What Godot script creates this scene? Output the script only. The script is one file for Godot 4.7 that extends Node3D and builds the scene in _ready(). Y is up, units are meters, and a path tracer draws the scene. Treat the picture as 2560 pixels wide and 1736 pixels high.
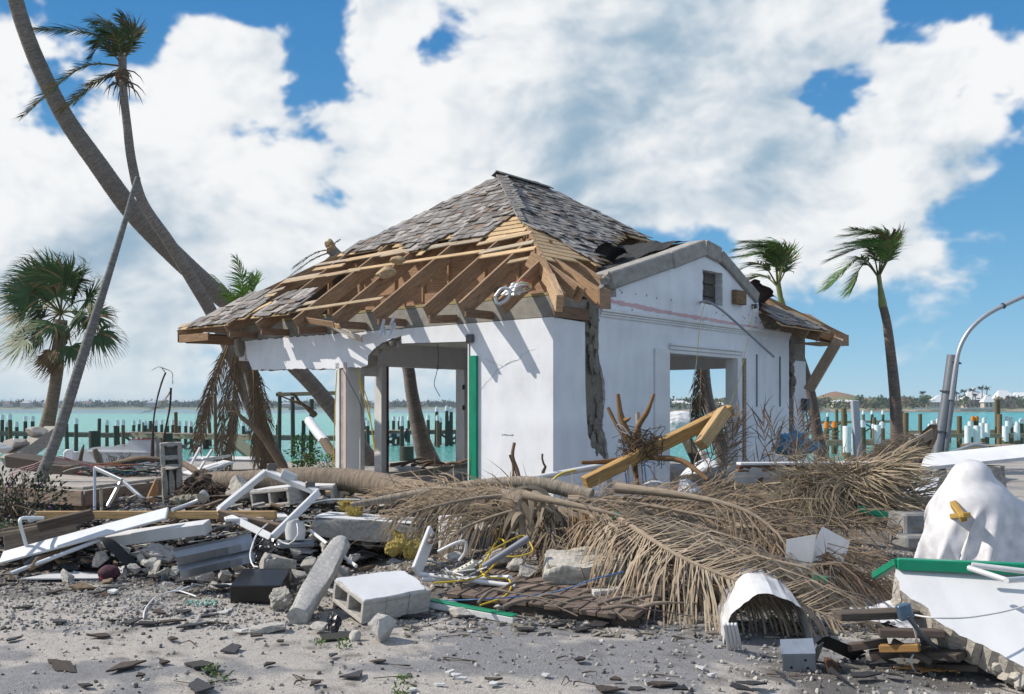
extends Node3D
# A storm-wrecked waterfront house with its heap of debris. Units are metres, y is up.
# A photo pixel gives a direction only: at() takes the pixel and a distance that comes from the ground or the thing touched.
const F := 2374.0
const CX := 1280.0
const HY := 1017.0
const EYE := 1.7
const WATER := -0.8

var rng := RandomNumberGenerator.new()
var names := {}
var M := {}
var tex := {}
var nz := FastNoiseLite.new()
var ico_v := []
var ico_f := []


class MB:
	var v := PackedVector3Array()
	var n := PackedVector3Array()
	var c := PackedColorArray()
	var t := PackedVector2Array()
	var ix := PackedInt32Array()
	var col := Color(1, 1, 1)

	func tri(p0: Vector3, p1: Vector3, p2: Vector3, u0 := Vector2.ZERO, u1 := Vector2.ZERO, u2 := Vector2.ZERO) -> void:
		var nn := (p2 - p0).cross(p1 - p0).normalized()
		var k := v.size()
		v.push_back(p0); v.push_back(p1); v.push_back(p2)
		n.push_back(nn); n.push_back(nn); n.push_back(nn)
		c.push_back(col); c.push_back(col); c.push_back(col)
		t.push_back(u0); t.push_back(u1); t.push_back(u2)
		ix.push_back(k); ix.push_back(k + 1); ix.push_back(k + 2)

	func quad(p0: Vector3, p1: Vector3, p2: Vector3, p3: Vector3, u0 := Vector2.ZERO, u1 := Vector2.ZERO, u2 := Vector2.ZERO, u3 := Vector2.ZERO) -> void:
		var nn := (p2 - p0).cross(p1 - p3).normalized()
		if nn == Vector3.ZERO:
			nn = Vector3.UP
		var k := v.size()
		v.push_back(p0); v.push_back(p1); v.push_back(p2); v.push_back(p3)
		for i in 4:
			n.push_back(nn)
			c.push_back(col)
		t.push_back(u0); t.push_back(u1); t.push_back(u2); t.push_back(u3)
		ix.push_back(k); ix.push_back(k + 1); ix.push_back(k + 2)
		ix.push_back(k); ix.push_back(k + 2); ix.push_back(k + 3)

	func tri_to(p0: Vector3, p1: Vector3, p2: Vector3, d: Vector3, u0 := Vector2.ZERO, u1 := Vector2.ZERO, u2 := Vector2.ZERO) -> void:
		if (p2 - p0).cross(p1 - p0).dot(d) < 0.0:
			tri(p0, p2, p1, u0, u2, u1)
		else:
			tri(p0, p1, p2, u0, u1, u2)

	func quad_to(p0: Vector3, p1: Vector3, p2: Vector3, p3: Vector3, d: Vector3, u0 := Vector2.ZERO, u1 := Vector2.ZERO, u2 := Vector2.ZERO, u3 := Vector2.ZERO) -> void:
		if (p2 - p0).cross(p1 - p3).dot(d) < 0.0:
			quad(p3, p2, p1, p0, u3, u2, u1, u0)
		else:
			quad(p0, p1, p2, p3, u0, u1, u2, u3)

	func mesh(off: Vector3) -> ArrayMesh:
		var a := []
		a.resize(Mesh.ARRAY_MAX)
		var vv := v
		if off != Vector3.ZERO:
			vv = PackedVector3Array()
			vv.resize(v.size())
			for i in v.size():
				vv[i] = v[i] - off
		a[Mesh.ARRAY_VERTEX] = vv
		a[Mesh.ARRAY_NORMAL] = n
		a[Mesh.ARRAY_COLOR] = c
		a[Mesh.ARRAY_TEX_UV] = t
		a[Mesh.ARRAY_INDEX] = ix
		var m := ArrayMesh.new()
		if ix.size():
			m.add_surface_from_arrays(Mesh.PRIMITIVE_TRIANGLES, a)
		return m


# ---------- positions ----------
func at(px: float, py: float, d: float) -> Vector3:
	return Vector3((px - CX) * d / F, EYE + (HY - py) * d / F, -d)


func on(px: float, py: float, y := 0.0) -> Vector3:
	return at(px, py, (EYE - y) * F / (py - HY))


func on_ground(px: float, py: float) -> Vector3:
	var d := 3.0
	while d < 60.0:
		var p := at(px, py, d)
		if p.y <= gh(p.x, -p.z):
			return p
		d += 0.03
	return at(px, py, 60.0)


# Height of the land: level road, a low bank of rubble where the heap lies, then the house plot.
func gh(x: float, d: float) -> float:
	var h := 0.28 * smoothstep(8.6, 11.5, d + clampf(-x, 0.0, 3.0) * -0.35)
	var heap := exp(-pow((x - 1.6) / 2.6, 4.0)) * smoothstep(8.0, 9.3, d) * (1.0 - smoothstep(10.6, 11.8, d))
	h += 0.30 * heap
	h += 0.025 * nz.get_noise_2d(x * 40.0, d * 40.0) * smoothstep(7.4, 8.8, d)
	return h - 1.6 * smoothstep(24.6, 26.0, d)


func R(a: float, b: float) -> float:
	return rng.randf_range(a, b)


func tint(c: Color, k: float) -> Color:
	var f := 1.0 + R(-k, k)
	return Color(c.r * f * (1.0 + R(-k, k) * 0.15), c.g * f, c.b * f * (1.0 + R(-k, k) * 0.15))


# ---------- nodes ----------
func numbered(called: String) -> String:
	if not names.has(called):
		names[called] = 0
		return called
	names[called] += 1
	return "%s_%03d" % [called, names[called]]


func tag(o: Node3D, label: String, category: String, group := "", kind := "") -> void:
	if label:
		o.set_meta("label", label)
	if category:
		o.set_meta("category", category)
	if group:
		o.set_meta("group", group)
	if kind:
		o.set_meta("kind", kind)


func thing(called: String, label: String, category: String, where: Vector3, group := "") -> Node3D:
	var o := Node3D.new()
	o.name = numbered(called)
	add_child(o)
	o.position = where
	tag(o, label, category, group)
	return o


# A mesh built in world coordinates, hung under a thing that stands at its own base.
func part(parent: Node3D, called: String, mb: MB, m: Material, kind := "") -> MeshInstance3D:
	var o := MeshInstance3D.new()
	o.name = called
	var off := parent.position
	if parent.get_parent() != self and parent != self:
		off += (parent.get_parent() as Node3D).position
	o.mesh = mb.mesh(off)
	o.material_override = m
	parent.add_child(o, true)
	if kind:
		o.set_meta("kind", kind)
	return o


func single(called: String, label: String, category: String, mb: MB, m: Material, group := "", kind := "") -> MeshInstance3D:
	if mb.ix.is_empty():
		return null
	var o := MeshInstance3D.new()
	o.name = numbered(called)
	var lo := Vector3(INF, INF, INF)
	var hi := -lo
	for p in mb.v:
		lo = lo.min(p)
		hi = hi.max(p)
	var base := Vector3((lo.x + hi.x) / 2, lo.y, (lo.z + hi.z) / 2)
	o.mesh = mb.mesh(base)
	o.material_override = m
	add_child(o)
	o.position = base
	tag(o, label, category, group, kind)
	return o


# ---------- shapes ----------
func frame(p: Vector3, q: Vector3, roll := 0.0, up := Vector3.UP) -> Transform3D:
	var x := (q - p).normalized()
	var z := x.cross(up)
	if z.length() < 0.05:
		z = x.cross(Vector3.FORWARD)
	z = z.normalized()
	var y := z.cross(x)
	var b := Basis(x, y, z)
	if roll != 0.0:
		b = Basis(x, roll) * b
	return Transform3D(b, (p + q) / 2)


# A box with its edges broken by chamfers; uv run along the grain in metres.
func cbox(mb: MB, tr: Transform3D, size: Vector3, ch := 0.006, wob := 0.0) -> void:
	var h := size / 2
	var k := minf(ch, minf(h.x, minf(h.y, h.z)) * 0.45)
	var u0 := Vector2(rng.randf(), rng.randf()) * 7.0
	var cor := {}
	for sx in [-1, 1]:
		for sy in [-1, 1]:
			for sz in [-1, 1]:
				var s := Vector3(sx, sy, sz)
				var w := Vector3(R(-wob, wob), R(-wob, wob), R(-wob, wob)) if wob > 0 else Vector3.ZERO
				cor[[sx, sy, sz]] = [tr * (s * (h - Vector3(0, k, k)) + w), tr * (s * (h - Vector3(k, 0, k)) + w), tr * (s * (h - Vector3(k, k, 0)) + w), s * h]
	var ax := [tr.basis.x, tr.basis.y, tr.basis.z]
	for f in 3:
		for s in [-1, 1]:
			var p := []
			var uu := []
			for q in [[-1, -1], [1, -1], [1, 1], [-1, 1]]:
				var key := [0, 0, 0]
				key[f] = s
				key[(f + 1) % 3] = q[0]
				key[(f + 2) % 3] = q[1]
				var e: Array = cor[key]
				p.append(e[f])
				var l: Vector3 = e[3]
				uu.append(u0 + (Vector2(l.z, l.y) if f == 0 else (Vector2(l.x, l.z) if f == 1 else Vector2(l.x, l.y))))
			mb.quad_to(p[0], p[1], p[2], p[3], ax[f] * s, uu[0], uu[1], uu[2], uu[3])
	for f in 3:
		var g := (f + 1) % 3
		var e := (f + 2) % 3
		for s in [-1, 1]:
			for r in [-1, 1]:
				var k0 := [0, 0, 0]
				k0[f] = s
				k0[g] = r
				k0[e] = -1
				var k1 := k0.duplicate()
				k1[e] = 1
				var l0: Vector3 = cor[k0][3]
				var l1: Vector3 = cor[k1][3]
				mb.quad_to(cor[k0][f], cor[k1][f], cor[k1][g], cor[k0][g], ax[f] * s + ax[g] * r, u0 + Vector2(l0.x, l0.y), u0 + Vector2(l1.x, l1.y), u0 + Vector2(l1.x, l1.z), u0 + Vector2(l0.x, l0.z))
	for key in cor:
		var e: Array = cor[key]
		mb.tri_to(e[0], e[1], e[2], ax[0] * key[0] + ax[1] * key[1] + ax[2] * key[2], u0, u0, u0)


func box(mb: MB, tr: Transform3D, size: Vector3, wob := 0.0) -> void:
	var h := size / 2
	var u0 := Vector2(rng.randf(), rng.randf()) * 7.0
	var p := []
	for sx in [-1, 1]:
		for sy in [-1, 1]:
			for sz in [-1, 1]:
				var l := Vector3(sx, sy, sz) * h
				if wob > 0:
					l += Vector3(R(-wob, wob), R(-wob, wob), R(-wob, wob))
				p.append(l)
	var fs := [[0, 1, 3, 2, 0, -1], [4, 5, 7, 6, 0, 1], [0, 1, 5, 4, 1, -1], [2, 3, 7, 6, 1, 1], [0, 2, 6, 4, 2, -1], [1, 3, 7, 5, 2, 1]]
	for f in fs:
		var q := []
		var uu := []
		for i in 4:
			var l: Vector3 = p[f[i]]
			q.append(tr * l)
			uu.append(u0 + (Vector2(l.z, l.y) if f[4] == 0 else (Vector2(l.x, l.z) if f[4] == 1 else Vector2(l.x, l.y))))
		mb.quad_to(q[0], q[1], q[2], q[3], tr.basis[f[4]] * f[5], uu[0], uu[1], uu[2], uu[3])


func beam(mb: MB, p: Vector3, q: Vector3, w: float, h: float, roll := 0.0, ch := 0.006, up := Vector3.UP) -> void:
	cbox(mb, frame(p, q, roll, up), Vector3(p.distance_to(q), h, w), ch)


func tube(mb: MB, pts: Array, rads: Array, sides := 8, ring := 0.0, shade := 0.0, cap := true) -> void:
	var nrm := Vector3.UP
	var d0: Vector3 = (pts[1] - pts[0]).normalized()
	if absf(d0.dot(nrm)) > 0.9:
		nrm = Vector3.RIGHT
	nrm = (nrm - d0 * nrm.dot(d0)).normalized()
	var k := mb.v.size()
	var base := mb.col
	var run := 0.0
	var np := pts.size()
	for i in np:
		var d: Vector3 = (pts[mini(i + 1, np - 1)] - pts[maxi(i - 1, 0)]).normalized()
		nrm = (nrm - d * nrm.dot(d)).normalized()
		var bi := d.cross(nrm)
		if i > 0:
			run += pts[i].distance_to(pts[i - 1])
		var r: float = rads[i] if i < rads.size() else rads[-1]
		if ring > 0.0:
			r *= 1.0 + R(-ring, ring)
		var cc := base
		if shade > 0.0:
			cc = tint(base, shade)
		for j in sides + 1:
			var a := TAU * j / sides
			var o := nrm * cos(a) + bi * sin(a)
			mb.v.push_back(pts[i] + o * r)
			mb.n.push_back(o)
			mb.c.push_back(cc)
			mb.t.push_back(Vector2(run, float(j) / sides * r * 6.0))
	for i in np - 1:
		for j in sides:
			var a := k + i * (sides + 1) + j
			var b := a + sides + 1
			mb.ix.push_back(a); mb.ix.push_back(b); mb.ix.push_back(a + 1)
			mb.ix.push_back(a + 1); mb.ix.push_back(b); mb.ix.push_back(b + 1)
	if cap:
		for e in [0, np - 1]:
			var d: Vector3 = (pts[1] - pts[0]) if e == 0 else (pts[np - 1] - pts[np - 2])
			if e == 0:
				d = -d
			for j in sides:
				mb.tri_to(pts[e], mb.v[k + e * (sides + 1) + j], mb.v[k + e * (sides + 1) + j + 1], d)


func curve(pts: Array, step: float) -> Array:
	var c := Curve3D.new()
	for i in pts.size():
		var t: Vector3 = (pts[mini(i + 1, pts.size() - 1)] - pts[maxi(i - 1, 0)]) / 6.0
		c.add_point(pts[i], -t, t)
	var l := c.get_baked_length()
	var nn := maxi(2, int(l / step))
	var out := []
	for i in nn + 1:
		out.append(c.sample_baked(l * i / nn, true))
	return out


func wire(mb: MB, pts: Array, r := 0.006, step := 0.06, sides := 5) -> void:
	tube(mb, curve(pts, step), [r], sides)


# A flat outline (in the xy plane of TR) given thickness along z: faces into one mesh, the cut edge into another.
func slab(face: MB, edge: MB, poly: PackedVector2Array, tr: Transform3D, thick: float, rough := 0.0) -> void:
	var ids := Geometry2D.triangulate_polygon(poly)
	var z := tr.basis.z
	for i in range(0, ids.size(), 3):
		var a := poly[ids[i]]
		var b := poly[ids[i + 1]]
		var c := poly[ids[i + 2]]
		face.tri_to(tr * Vector3(a.x, a.y, 0), tr * Vector3(b.x, b.y, 0), tr * Vector3(c.x, c.y, 0), -z, a, b, c)
		face.tri_to(tr * Vector3(a.x, a.y, thick), tr * Vector3(b.x, b.y, thick), tr * Vector3(c.x, c.y, thick), z, a, b, c)
	var cw := Geometry2D.is_polygon_clockwise(poly)
	for i in poly.size():
		var a := poly[i]
		var b := poly[(i + 1) % poly.size()]
		var e := b - a
		if e.length() < 0.0001:
			continue
		var o := Vector2(e.y, -e.x).normalized() * (-1.0 if cw else 1.0)
		var d := tr.basis.x * o.x + tr.basis.y * o.y
		if rough <= 0.0 or e.length() > 0.9:
			edge.quad_to(tr * Vector3(a.x, a.y, 0), tr * Vector3(b.x, b.y, 0), tr * Vector3(b.x, b.y, thick), tr * Vector3(a.x, a.y, thick), d, Vector2(0, 0), Vector2(e.length(), 0), Vector2(e.length(), thick), Vector2(0, thick))
		else:
			var ma := rug(a, 7.0) * rough
			var mbb := rug(b, 7.0) * rough
			var m0 := Vector3(a.x + o.x * ma, a.y + o.y * ma, thick * 0.5)
			var m1 := Vector3(b.x + o.x * mbb, b.y + o.y * mbb, thick * 0.5)
			edge.quad_to(tr * Vector3(a.x, a.y, 0), tr * Vector3(b.x, b.y, 0), tr * m1, tr * m0, d)
			edge.quad_to(tr * m0, tr * m1, tr * Vector3(b.x, b.y, thick), tr * Vector3(a.x, a.y, thick), d)


func rug(a: Vector2, k: float) -> float:
	return nz.get_noise_2d(a.x * 90.0 * k, a.y * 90.0 * k)


# Adds ragged points along the sides of an outline that are marked as broken.
func ragged(poly: Array, amp: float, step := 0.06) -> PackedVector2Array:
	var out := PackedVector2Array()
	for i in poly.size():
		var a: Vector2 = poly[i][0]
		var b: Vector2 = poly[(i + 1) % poly.size()][0]
		out.push_back(a)
		if poly[i][1]:
			var l := a.distance_to(b)
			var m := int(l / step)
			var o := (b - a).orthogonal().normalized()
			for j in range(1, m):
				out.push_back(a.lerp(b, (j + R(-0.3, 0.3)) / m) + o * R(-amp, amp))
	return out


func ico(level: int) -> Array:
	var g := (1.0 + sqrt(5.0)) / 2.0
	var v := [Vector3(-1, g, 0), Vector3(1, g, 0), Vector3(-1, -g, 0), Vector3(1, -g, 0), Vector3(0, -1, g), Vector3(0, 1, g), Vector3(0, -1, -g), Vector3(0, 1, -g), Vector3(g, 0, -1), Vector3(g, 0, 1), Vector3(-g, 0, -1), Vector3(-g, 0, 1)]
	for i in v.size():
		v[i] = v[i].normalized()
	var f := [[0, 11, 5], [0, 5, 1], [0, 1, 7], [0, 7, 10], [0, 10, 11], [1, 5, 9], [5, 11, 4], [11, 10, 2], [10, 7, 6], [7, 1, 8], [3, 9, 4], [3, 4, 2], [3, 2, 6], [3, 6, 8], [3, 8, 9], [4, 9, 5], [2, 4, 11], [6, 2, 10], [8, 6, 7], [9, 8, 1]]
	for l in level:
		var mid := {}
		var nf := []
		for q in f:
			var m := []
			for e in 3:
				var a: int = mini(q[e], q[(e + 1) % 3])
				var b: int = maxi(q[e], q[(e + 1) % 3])
				var key := a * 10000 + b
				if not mid.has(key):
					mid[key] = v.size()
					v.append(((v[a] + v[b]) / 2).normalized())
				m.append(mid[key])
			nf.append([q[0], m[0], m[2]])
			nf.append([q[1], m[1], m[0]])
			nf.append([q[2], m[2], m[1]])
			nf.append([m[0], m[1], m[2]])
		f = nf
	return [v, f]


# An angular stone: a ball cut by random planes, then roughened.
func rock(mb: MB, centre: Vector3, rad: Vector3, rot := Basis(), cuts := 9, level := 2, rough := 0.05) -> void:
	var pl := []
	for i in cuts:
		pl.append([Vector3(R(-1, 1), R(-1, 1), R(-1, 1)).normalized(), R(0.42, 0.8)])
	var vs: Array = ico_v[level]
	var out := []
	var so := Vector3(R(-50, 50), R(-50, 50), R(-50, 50))
	for p: Vector3 in vs:
		var q := p
		for c in pl:
			var over: float = q.dot(c[0]) - c[1]
			if over > 0:
				q -= c[0] * over * 0.95
		q *= 1.0 + rough * nz.get_noise_3dv(p * 160.0 + so) + rough * 0.6 * nz.get_noise_3dv(p * 520.0 + so)
		out.append(centre + rot * (q * rad))
	for f in ico_f[level]:
		mb.tri_to(out[f[0]], out[f[1]], out[f[2]], (out[f[0]] + out[f[1]] + out[f[2]]) / 3.0 - centre)


# A block whose faces are broken and worn: every face a small grid, pushed about by noise.
func rough_box(mb: MB, tr: Transform3D, size: Vector3, rough: float, n := 9) -> void:
	var so := Vector3(R(-90, 90), R(-90, 90), R(-90, 90))
	var h := size / 2
	for f in 3:
		for s in [-1, 1]:
			var p := []
			for i in n + 1:
				for j in n + 1:
					var l := Vector3.ZERO
					l[f] = s
					l[(f + 1) % 3] = i * 2.0 / n - 1.0
					l[(f + 2) % 3] = j * 2.0 / n - 1.0
					var q := l * h
					# round the arrises a little, then break them
					var e := (absf(l.x) + absf(l.y) + absf(l.z) - 1.0) / 2.0
					q -= l * rough * pow(e, 6.0) * (0.8 + 1.5 * absf(nz.get_noise_3dv(q * 300.0 + so)))
					var w := Vector3(nz.get_noise_3dv(q * 260.0 + so), nz.get_noise_3dv(q * 260.0 + so * 2.0), nz.get_noise_3dv(q * 260.0 - so))
					p.append(tr * (q + w * rough * 0.5))
			for i in n:
				for j in n:
					var k := i * (n + 1) + j
					mb.quad_to(p[k], p[k + 1], p[k + n + 2], p[k + n + 1], tr.basis[f] * s)


func rand_basis() -> Basis:
	return Basis(Vector3(R(-1, 1), R(-1, 1), R(-1, 1)).normalized(), R(0, TAU))


# One blade of a leaf: a narrow strip that bends towards BEND and narrows to a tip.
func blade(mb: MB, p: Vector3, d: Vector3, nrm: Vector3, length: float, w: float, bend: Vector3, seg := 3) -> void:
	var k := mb.v.size()
	var dir := d
	var q := p
	for i in seg + 1:
		var s := float(i) / seg
		var side := dir.cross(nrm).normalized()
		var ww := w * (1.0 - pow(s, 2.2)) * (0.55 + 0.45 * minf(1.0, s * 5.0)) * 0.5
		if i == seg:
			ww = w * 0.03
		var nn := side.cross(dir).normalized()
		mb.v.push_back(q - side * ww)
		mb.v.push_back(q + side * ww)
		mb.n.push_back(nn); mb.n.push_back(nn)
		mb.c.push_back(mb.col); mb.c.push_back(mb.col)
		mb.t.push_back(Vector2(s * length, 0)); mb.t.push_back(Vector2(s * length, w))
		q += dir * length / seg
		dir = (dir + bend / seg).normalized()
	for i in seg:
		var a := k + i * 2
		mb.ix.push_back(a); mb.ix.push_back(a + 2); mb.ix.push_back(a + 1)
		mb.ix.push_back(a + 2); mb.ix.push_back(a + 3); mb.ix.push_back(a + 1)


# A feather frond: o = {len, curve, n, leaf, w, droop, rake, r, col, dry, lift, start}
func frond(stem: MB, leaf: MB, base: Vector3, dir: Vector3, up: Vector3, o: Dictionary) -> void:
	var seg := 16
	var pts := [base]
	var ds := [dir.normalized()]
	var d := dir.normalized()
	var p := base
	if o.has("path"):
		var cv := curve(o.path, 0.02)
		pts = []
		ds = []
		for i in seg + 1:
			pts.append(cv[int(float(i) / seg * (cv.size() - 1))])
		for i in seg + 1:
			ds.append((pts[mini(i + 1, seg)] - pts[maxi(i - 1, 0)]).normalized())
	for i in (0 if o.has("path") else seg):
		p += d * float(o.len) / seg
		d = (d + Vector3(o.curve) / seg).normalized()
		if o.has("floor") and p.y < gh(p.x, -p.z) + 0.04:
			p.y = gh(p.x, -p.z) + 0.04
			d.y = maxf(d.y, 0.0)
		pts.append(p)
		ds.append(d)
	var rad := []
	var r0: float = o.get("r", 0.02)
	for i in seg + 1:
		rad.append(r0 * lerpf(1.0, 0.16, pow(float(i) / seg, 0.7)))
	stem.col = o.get("stem", Color(0.3, 0.22, 0.13))
	tube(stem, pts, rad, 6)
	var nn: int = o.n
	var start: float = o.get("start", 0.16)
	for i in nn:
		var s := start + (1.0 - start) * (i + R(-0.3, 0.3)) / nn
		s = clampf(s, 0.02, 0.995)
		var fi := s * seg
		var k := mini(int(fi), seg - 1)
		var q: Vector3 = pts[k].lerp(pts[k + 1], fi - k)
		var dd: Vector3 = ds[k]
		var side := dd.cross(up).normalized()
		var uu := side.cross(dd).normalized()
		var ss := (s - start) / (1.0 - start)
		var ll: float = float(o.leaf) * (0.35 + 0.65 * sin(PI * clampf(0.12 + 0.78 * ss, 0, 1))) * R(0.75, 1.1)
		var rake: float = lerpf(o.get("rake", 0.5), o.get("rake", 0.5) + 0.9, ss)
		for sg in [-1.0, 1.0]:
			if R(0, 1) < o.get("gap", 0.06):
				continue
			var ld: Vector3 = (side * sg + dd * (rake + R(-0.15, 0.15)) + uu * (o.get("lift", 0.1) + R(-0.2, 0.2))).normalized()
			leaf.col = tint(o.col, 0.28)
			if R(0, 1) < o.get("dry", 0.0):
				leaf.col = tint(Color(0.20, 0.135, 0.075), 0.3)
			var wd: float = o.get("wild", 0.25)
			ld = (ld + Vector3(R(-wd, wd), R(-wd, wd), R(-wd, wd)) * 0.35).normalized()
			var bend: Vector3 = Vector3(o.droop) * R(0.6, 1.4) + Vector3(R(-wd, wd), R(-wd, wd), R(-wd, wd))
			blade(leaf, q, ld, uu, ll, float(o.w) * R(0.7, 1.15), bend, 3)


# ---------- textures and materials ----------
func layer(sz: Vector2i, l: Array, s: int) -> PackedByteArray:
	# l = [frequency, stretch x, stretch y, weight, noise type]
	var f := FastNoiseLite.new()
	f.seed = s
	f.noise_type = l[4]
	f.frequency = l[0]
	f.fractal_octaves = 4 if l[4] != FastNoiseLite.TYPE_CELLULAR else 1
	if l[4] == FastNoiseLite.TYPE_CELLULAR:
		f.fractal_type = FastNoiseLite.FRACTAL_NONE
		f.cellular_return_type = FastNoiseLite.RETURN_DISTANCE
	var im := f.get_seamless_image(int(sz.x / l[1]), int(sz.y / l[2]), false, false, 0.1, true)
	im.convert(Image.FORMAT_L8)
	im.resize(sz.x, sz.y, Image.INTERPOLATE_CUBIC)
	return im.get_data()


func grey(called: String, sz: Vector2i, layers: Array, lo: float, hi: float, power := 1.0) -> void:
	var data := []
	var tot := 0.0
	for i in layers.size():
		data.append(layer(sz, layers[i], 11 + i * 7 + called.length()))
		tot += layers[i][3]
	var out := PackedByteArray()
	out.resize(sz.x * sz.y)
	var mn := INF
	var mx := -INF
	var vals := PackedFloat32Array()
	vals.resize(out.size())
	for i in out.size():
		var s := 0.0
		for k in layers.size():
			s += data[k][i] * float(layers[k][3])
		vals[i] = s
		mn = minf(mn, s)
		mx = maxf(mx, s)
	for i in out.size():
		var q := pow((vals[i] - mn) / (mx - mn), power)
		out[i] = int(255.0 * lerpf(lo, hi, q))
	tex[called] = ImageTexture.create_from_image(Image.create_from_data(sz.x, sz.y, false, Image.FORMAT_L8, out))


func mat(called: String, t: String, sc: Vector3, tri: bool, rough: float, bump := "", bs := 0.0, metal := 0.0) -> StandardMaterial3D:
	var m := StandardMaterial3D.new()
	m.resource_name = called
	m.vertex_color_use_as_albedo = true
	m.roughness = rough
	m.metallic = metal
	m.cull_mode = BaseMaterial3D.CULL_DISABLED
	if t:
		m.albedo_texture = tex[t]
	if bump:
		m.heightmap_enabled = true
		m.heightmap_texture = tex[bump]
		m.heightmap_scale = bs
	m.uv1_scale = sc
	if tri:
		m.uv1_triplanar = true
		m.uv1_world_triplanar = true
	M[called] = m
	return m


func materials() -> void:
	var S := FastNoiseLite.TYPE_SIMPLEX_SMOOTH
	var C := FastNoiseLite.TYPE_CELLULAR
	var V := FastNoiseLite.TYPE_VALUE
	grey("wood", Vector2i(512, 256), [[0.05, 16, 1, 1.0, S], [0.16, 10, 1, 0.6, S], [0.02, 3, 2, 0.5, S], [0.35, 6, 1, 0.25, V]], 0.55, 1.0, 0.8)
	grey("conc", Vector2i(512, 512), [[0.012, 1, 1, 1.0, S], [0.06, 1, 1, 0.6, S], [0.3, 1, 1, 0.5, V]], 0.62, 1.0, 0.8)
	grey("rubble", Vector2i(512, 512), [[0.05, 1, 1, 0.8, C], [0.03, 1, 1, 0.8, S], [0.16, 1, 1, 0.7, S], [0.4, 1, 1, 0.4, V]], 0.6, 1.0, 0.8)
	grey("paint", Vector2i(512, 512), [[0.008, 1, 1, 1.0, S], [0.03, 1, 4, 0.7, S], [0.3, 1, 1, 0.35, V]], 0.84, 1.0, 0.6)
	grey("grit", Vector2i(1024, 1024), [[0.12, 1, 1, 0.9, C], [0.45, 1, 1, 1.0, V], [0.05, 1, 1, 0.55, S], [0.015, 1, 1, 0.5, S]], 0.50, 1.0, 0.7)
	grey("bark", Vector2i(512, 256), [[0.14, 1, 6, 1.0, S], [0.3, 1, 3, 0.5, V], [0.03, 1, 1, 0.6, S]], 0.45, 1.0, 0.9)
	grey("fibre", Vector2i(256, 256), [[0.2, 12, 1, 1.0, S], [0.04, 2, 2, 0.5, S]], 0.6, 1.0, 0.8)
	grey("felt", Vector2i(256, 256), [[0.4, 1, 1, 1.0, V], [0.04, 1, 1, 0.8, S]], 0.45, 1.0, 1.0)
	grey("wave", Vector2i(1024, 1024), [[0.02, 1, 1, 1.0, S], [0.06, 1, 1, 0.35, S]], 0.0, 1.0, 1.0)
	grey("fold", Vector2i(256, 256), [[0.02, 1, 1, 1.0, S], [0.5, 1, 1, 0.15, V]], 0.75, 1.0, 1.0)
	mat("wood", "wood", Vector3(1.1, 2.6, 1), false, 0.8, "wood", 0.25)
	mat("board", "wood", Vector3(0.9, 3.2, 1), false, 0.75, "wood", 0.12)
	mat("conc", "conc", Vector3(0.9, 0.9, 0.9), true, 0.92, "rubble", 0.5)
	mat("broken", "rubble", Vector3(1.5, 1.5, 1.5), true, 0.95, "rubble", 3.2)
	mat("stone", "rubble", Vector3(1.1, 1.1, 1.1), true, 0.95, "rubble", 1.6)
	mat("paint", "paint", Vector3(0.32, 0.32, 0.32), true, 0.62, "conc", 0.06)
	mat("gloss", "paint", Vector3(0.7, 0.7, 0.7), true, 0.32)
	mat("ground", "grit", Vector3(0.55, 0.55, 0.55), true, 0.95, "grit", 1.6)
	mat("sand", "grit", Vector3(1.5, 1.5, 1.5), true, 0.95, "grit", 0.6)
	mat("bark", "bark", Vector3(1.6, 1.2, 1), false, 0.9, "bark", 1.0)
	mat("root", "fibre", Vector3(4, 4, 4), true, 0.95, "fibre", 1.5)
	mat("stick", "fibre", Vector3(2, 6, 1), false, 0.9, "fibre", 0.4)
	mat("felt", "felt", Vector3(3, 3, 3), true, 0.85, "felt", 0.3)
	mat("metal", "paint", Vector3(1.5, 1.5, 1.5), true, 0.42, "fold", 0.15, 0.55)
	mat("cloth", "fold", Vector3(1.2, 1.2, 1.2), true, 0.85, "fold", 1.0)
	mat("sheeting", "fold", Vector3(1.2, 1.2, 1.2), true, 0.6)
	mat("plastic", "", Vector3.ONE, false, 0.4)
	mat("fluff", "grit", Vector3(2.5, 2.5, 2.5), true, 1.0, "grit", 4.0)
	var g := mat("leaf", "", Vector3.ONE, false, 0.62)
	g.backlight_enabled = true
	g.backlight = Color(0.22, 0.34, 0.06)
	var d := mat("dry", "fibre", Vector3(1.5, 8, 1), false, 0.75)
	d.backlight_enabled = true
	d.backlight = Color(0.24, 0.17, 0.09)
	mat("ink", "", Vector3.ONE, false, 0.6).albedo_color = Color(0.02, 0.05, 0.2)
	mat("far", "", Vector3.ONE, false, 0.9)
	var w := mat("water", "", Vector3(0.09, 0.09, 0.09), true, 0.16, "wave", 30.0)
	w.metallic_specular = 0.34
	var gl := StandardMaterial3D.new()
	gl.albedo_color = Color(0.8, 0.9, 0.9, 0.12)
	gl.transparency = BaseMaterial3D.TRANSPARENCY_ALPHA
	gl.roughness = 0.05
	M["glass"] = gl
	for l in 4:
		var e := ico(l)
		ico_v.append(e[0])
		ico_f.append(e[1])


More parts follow.
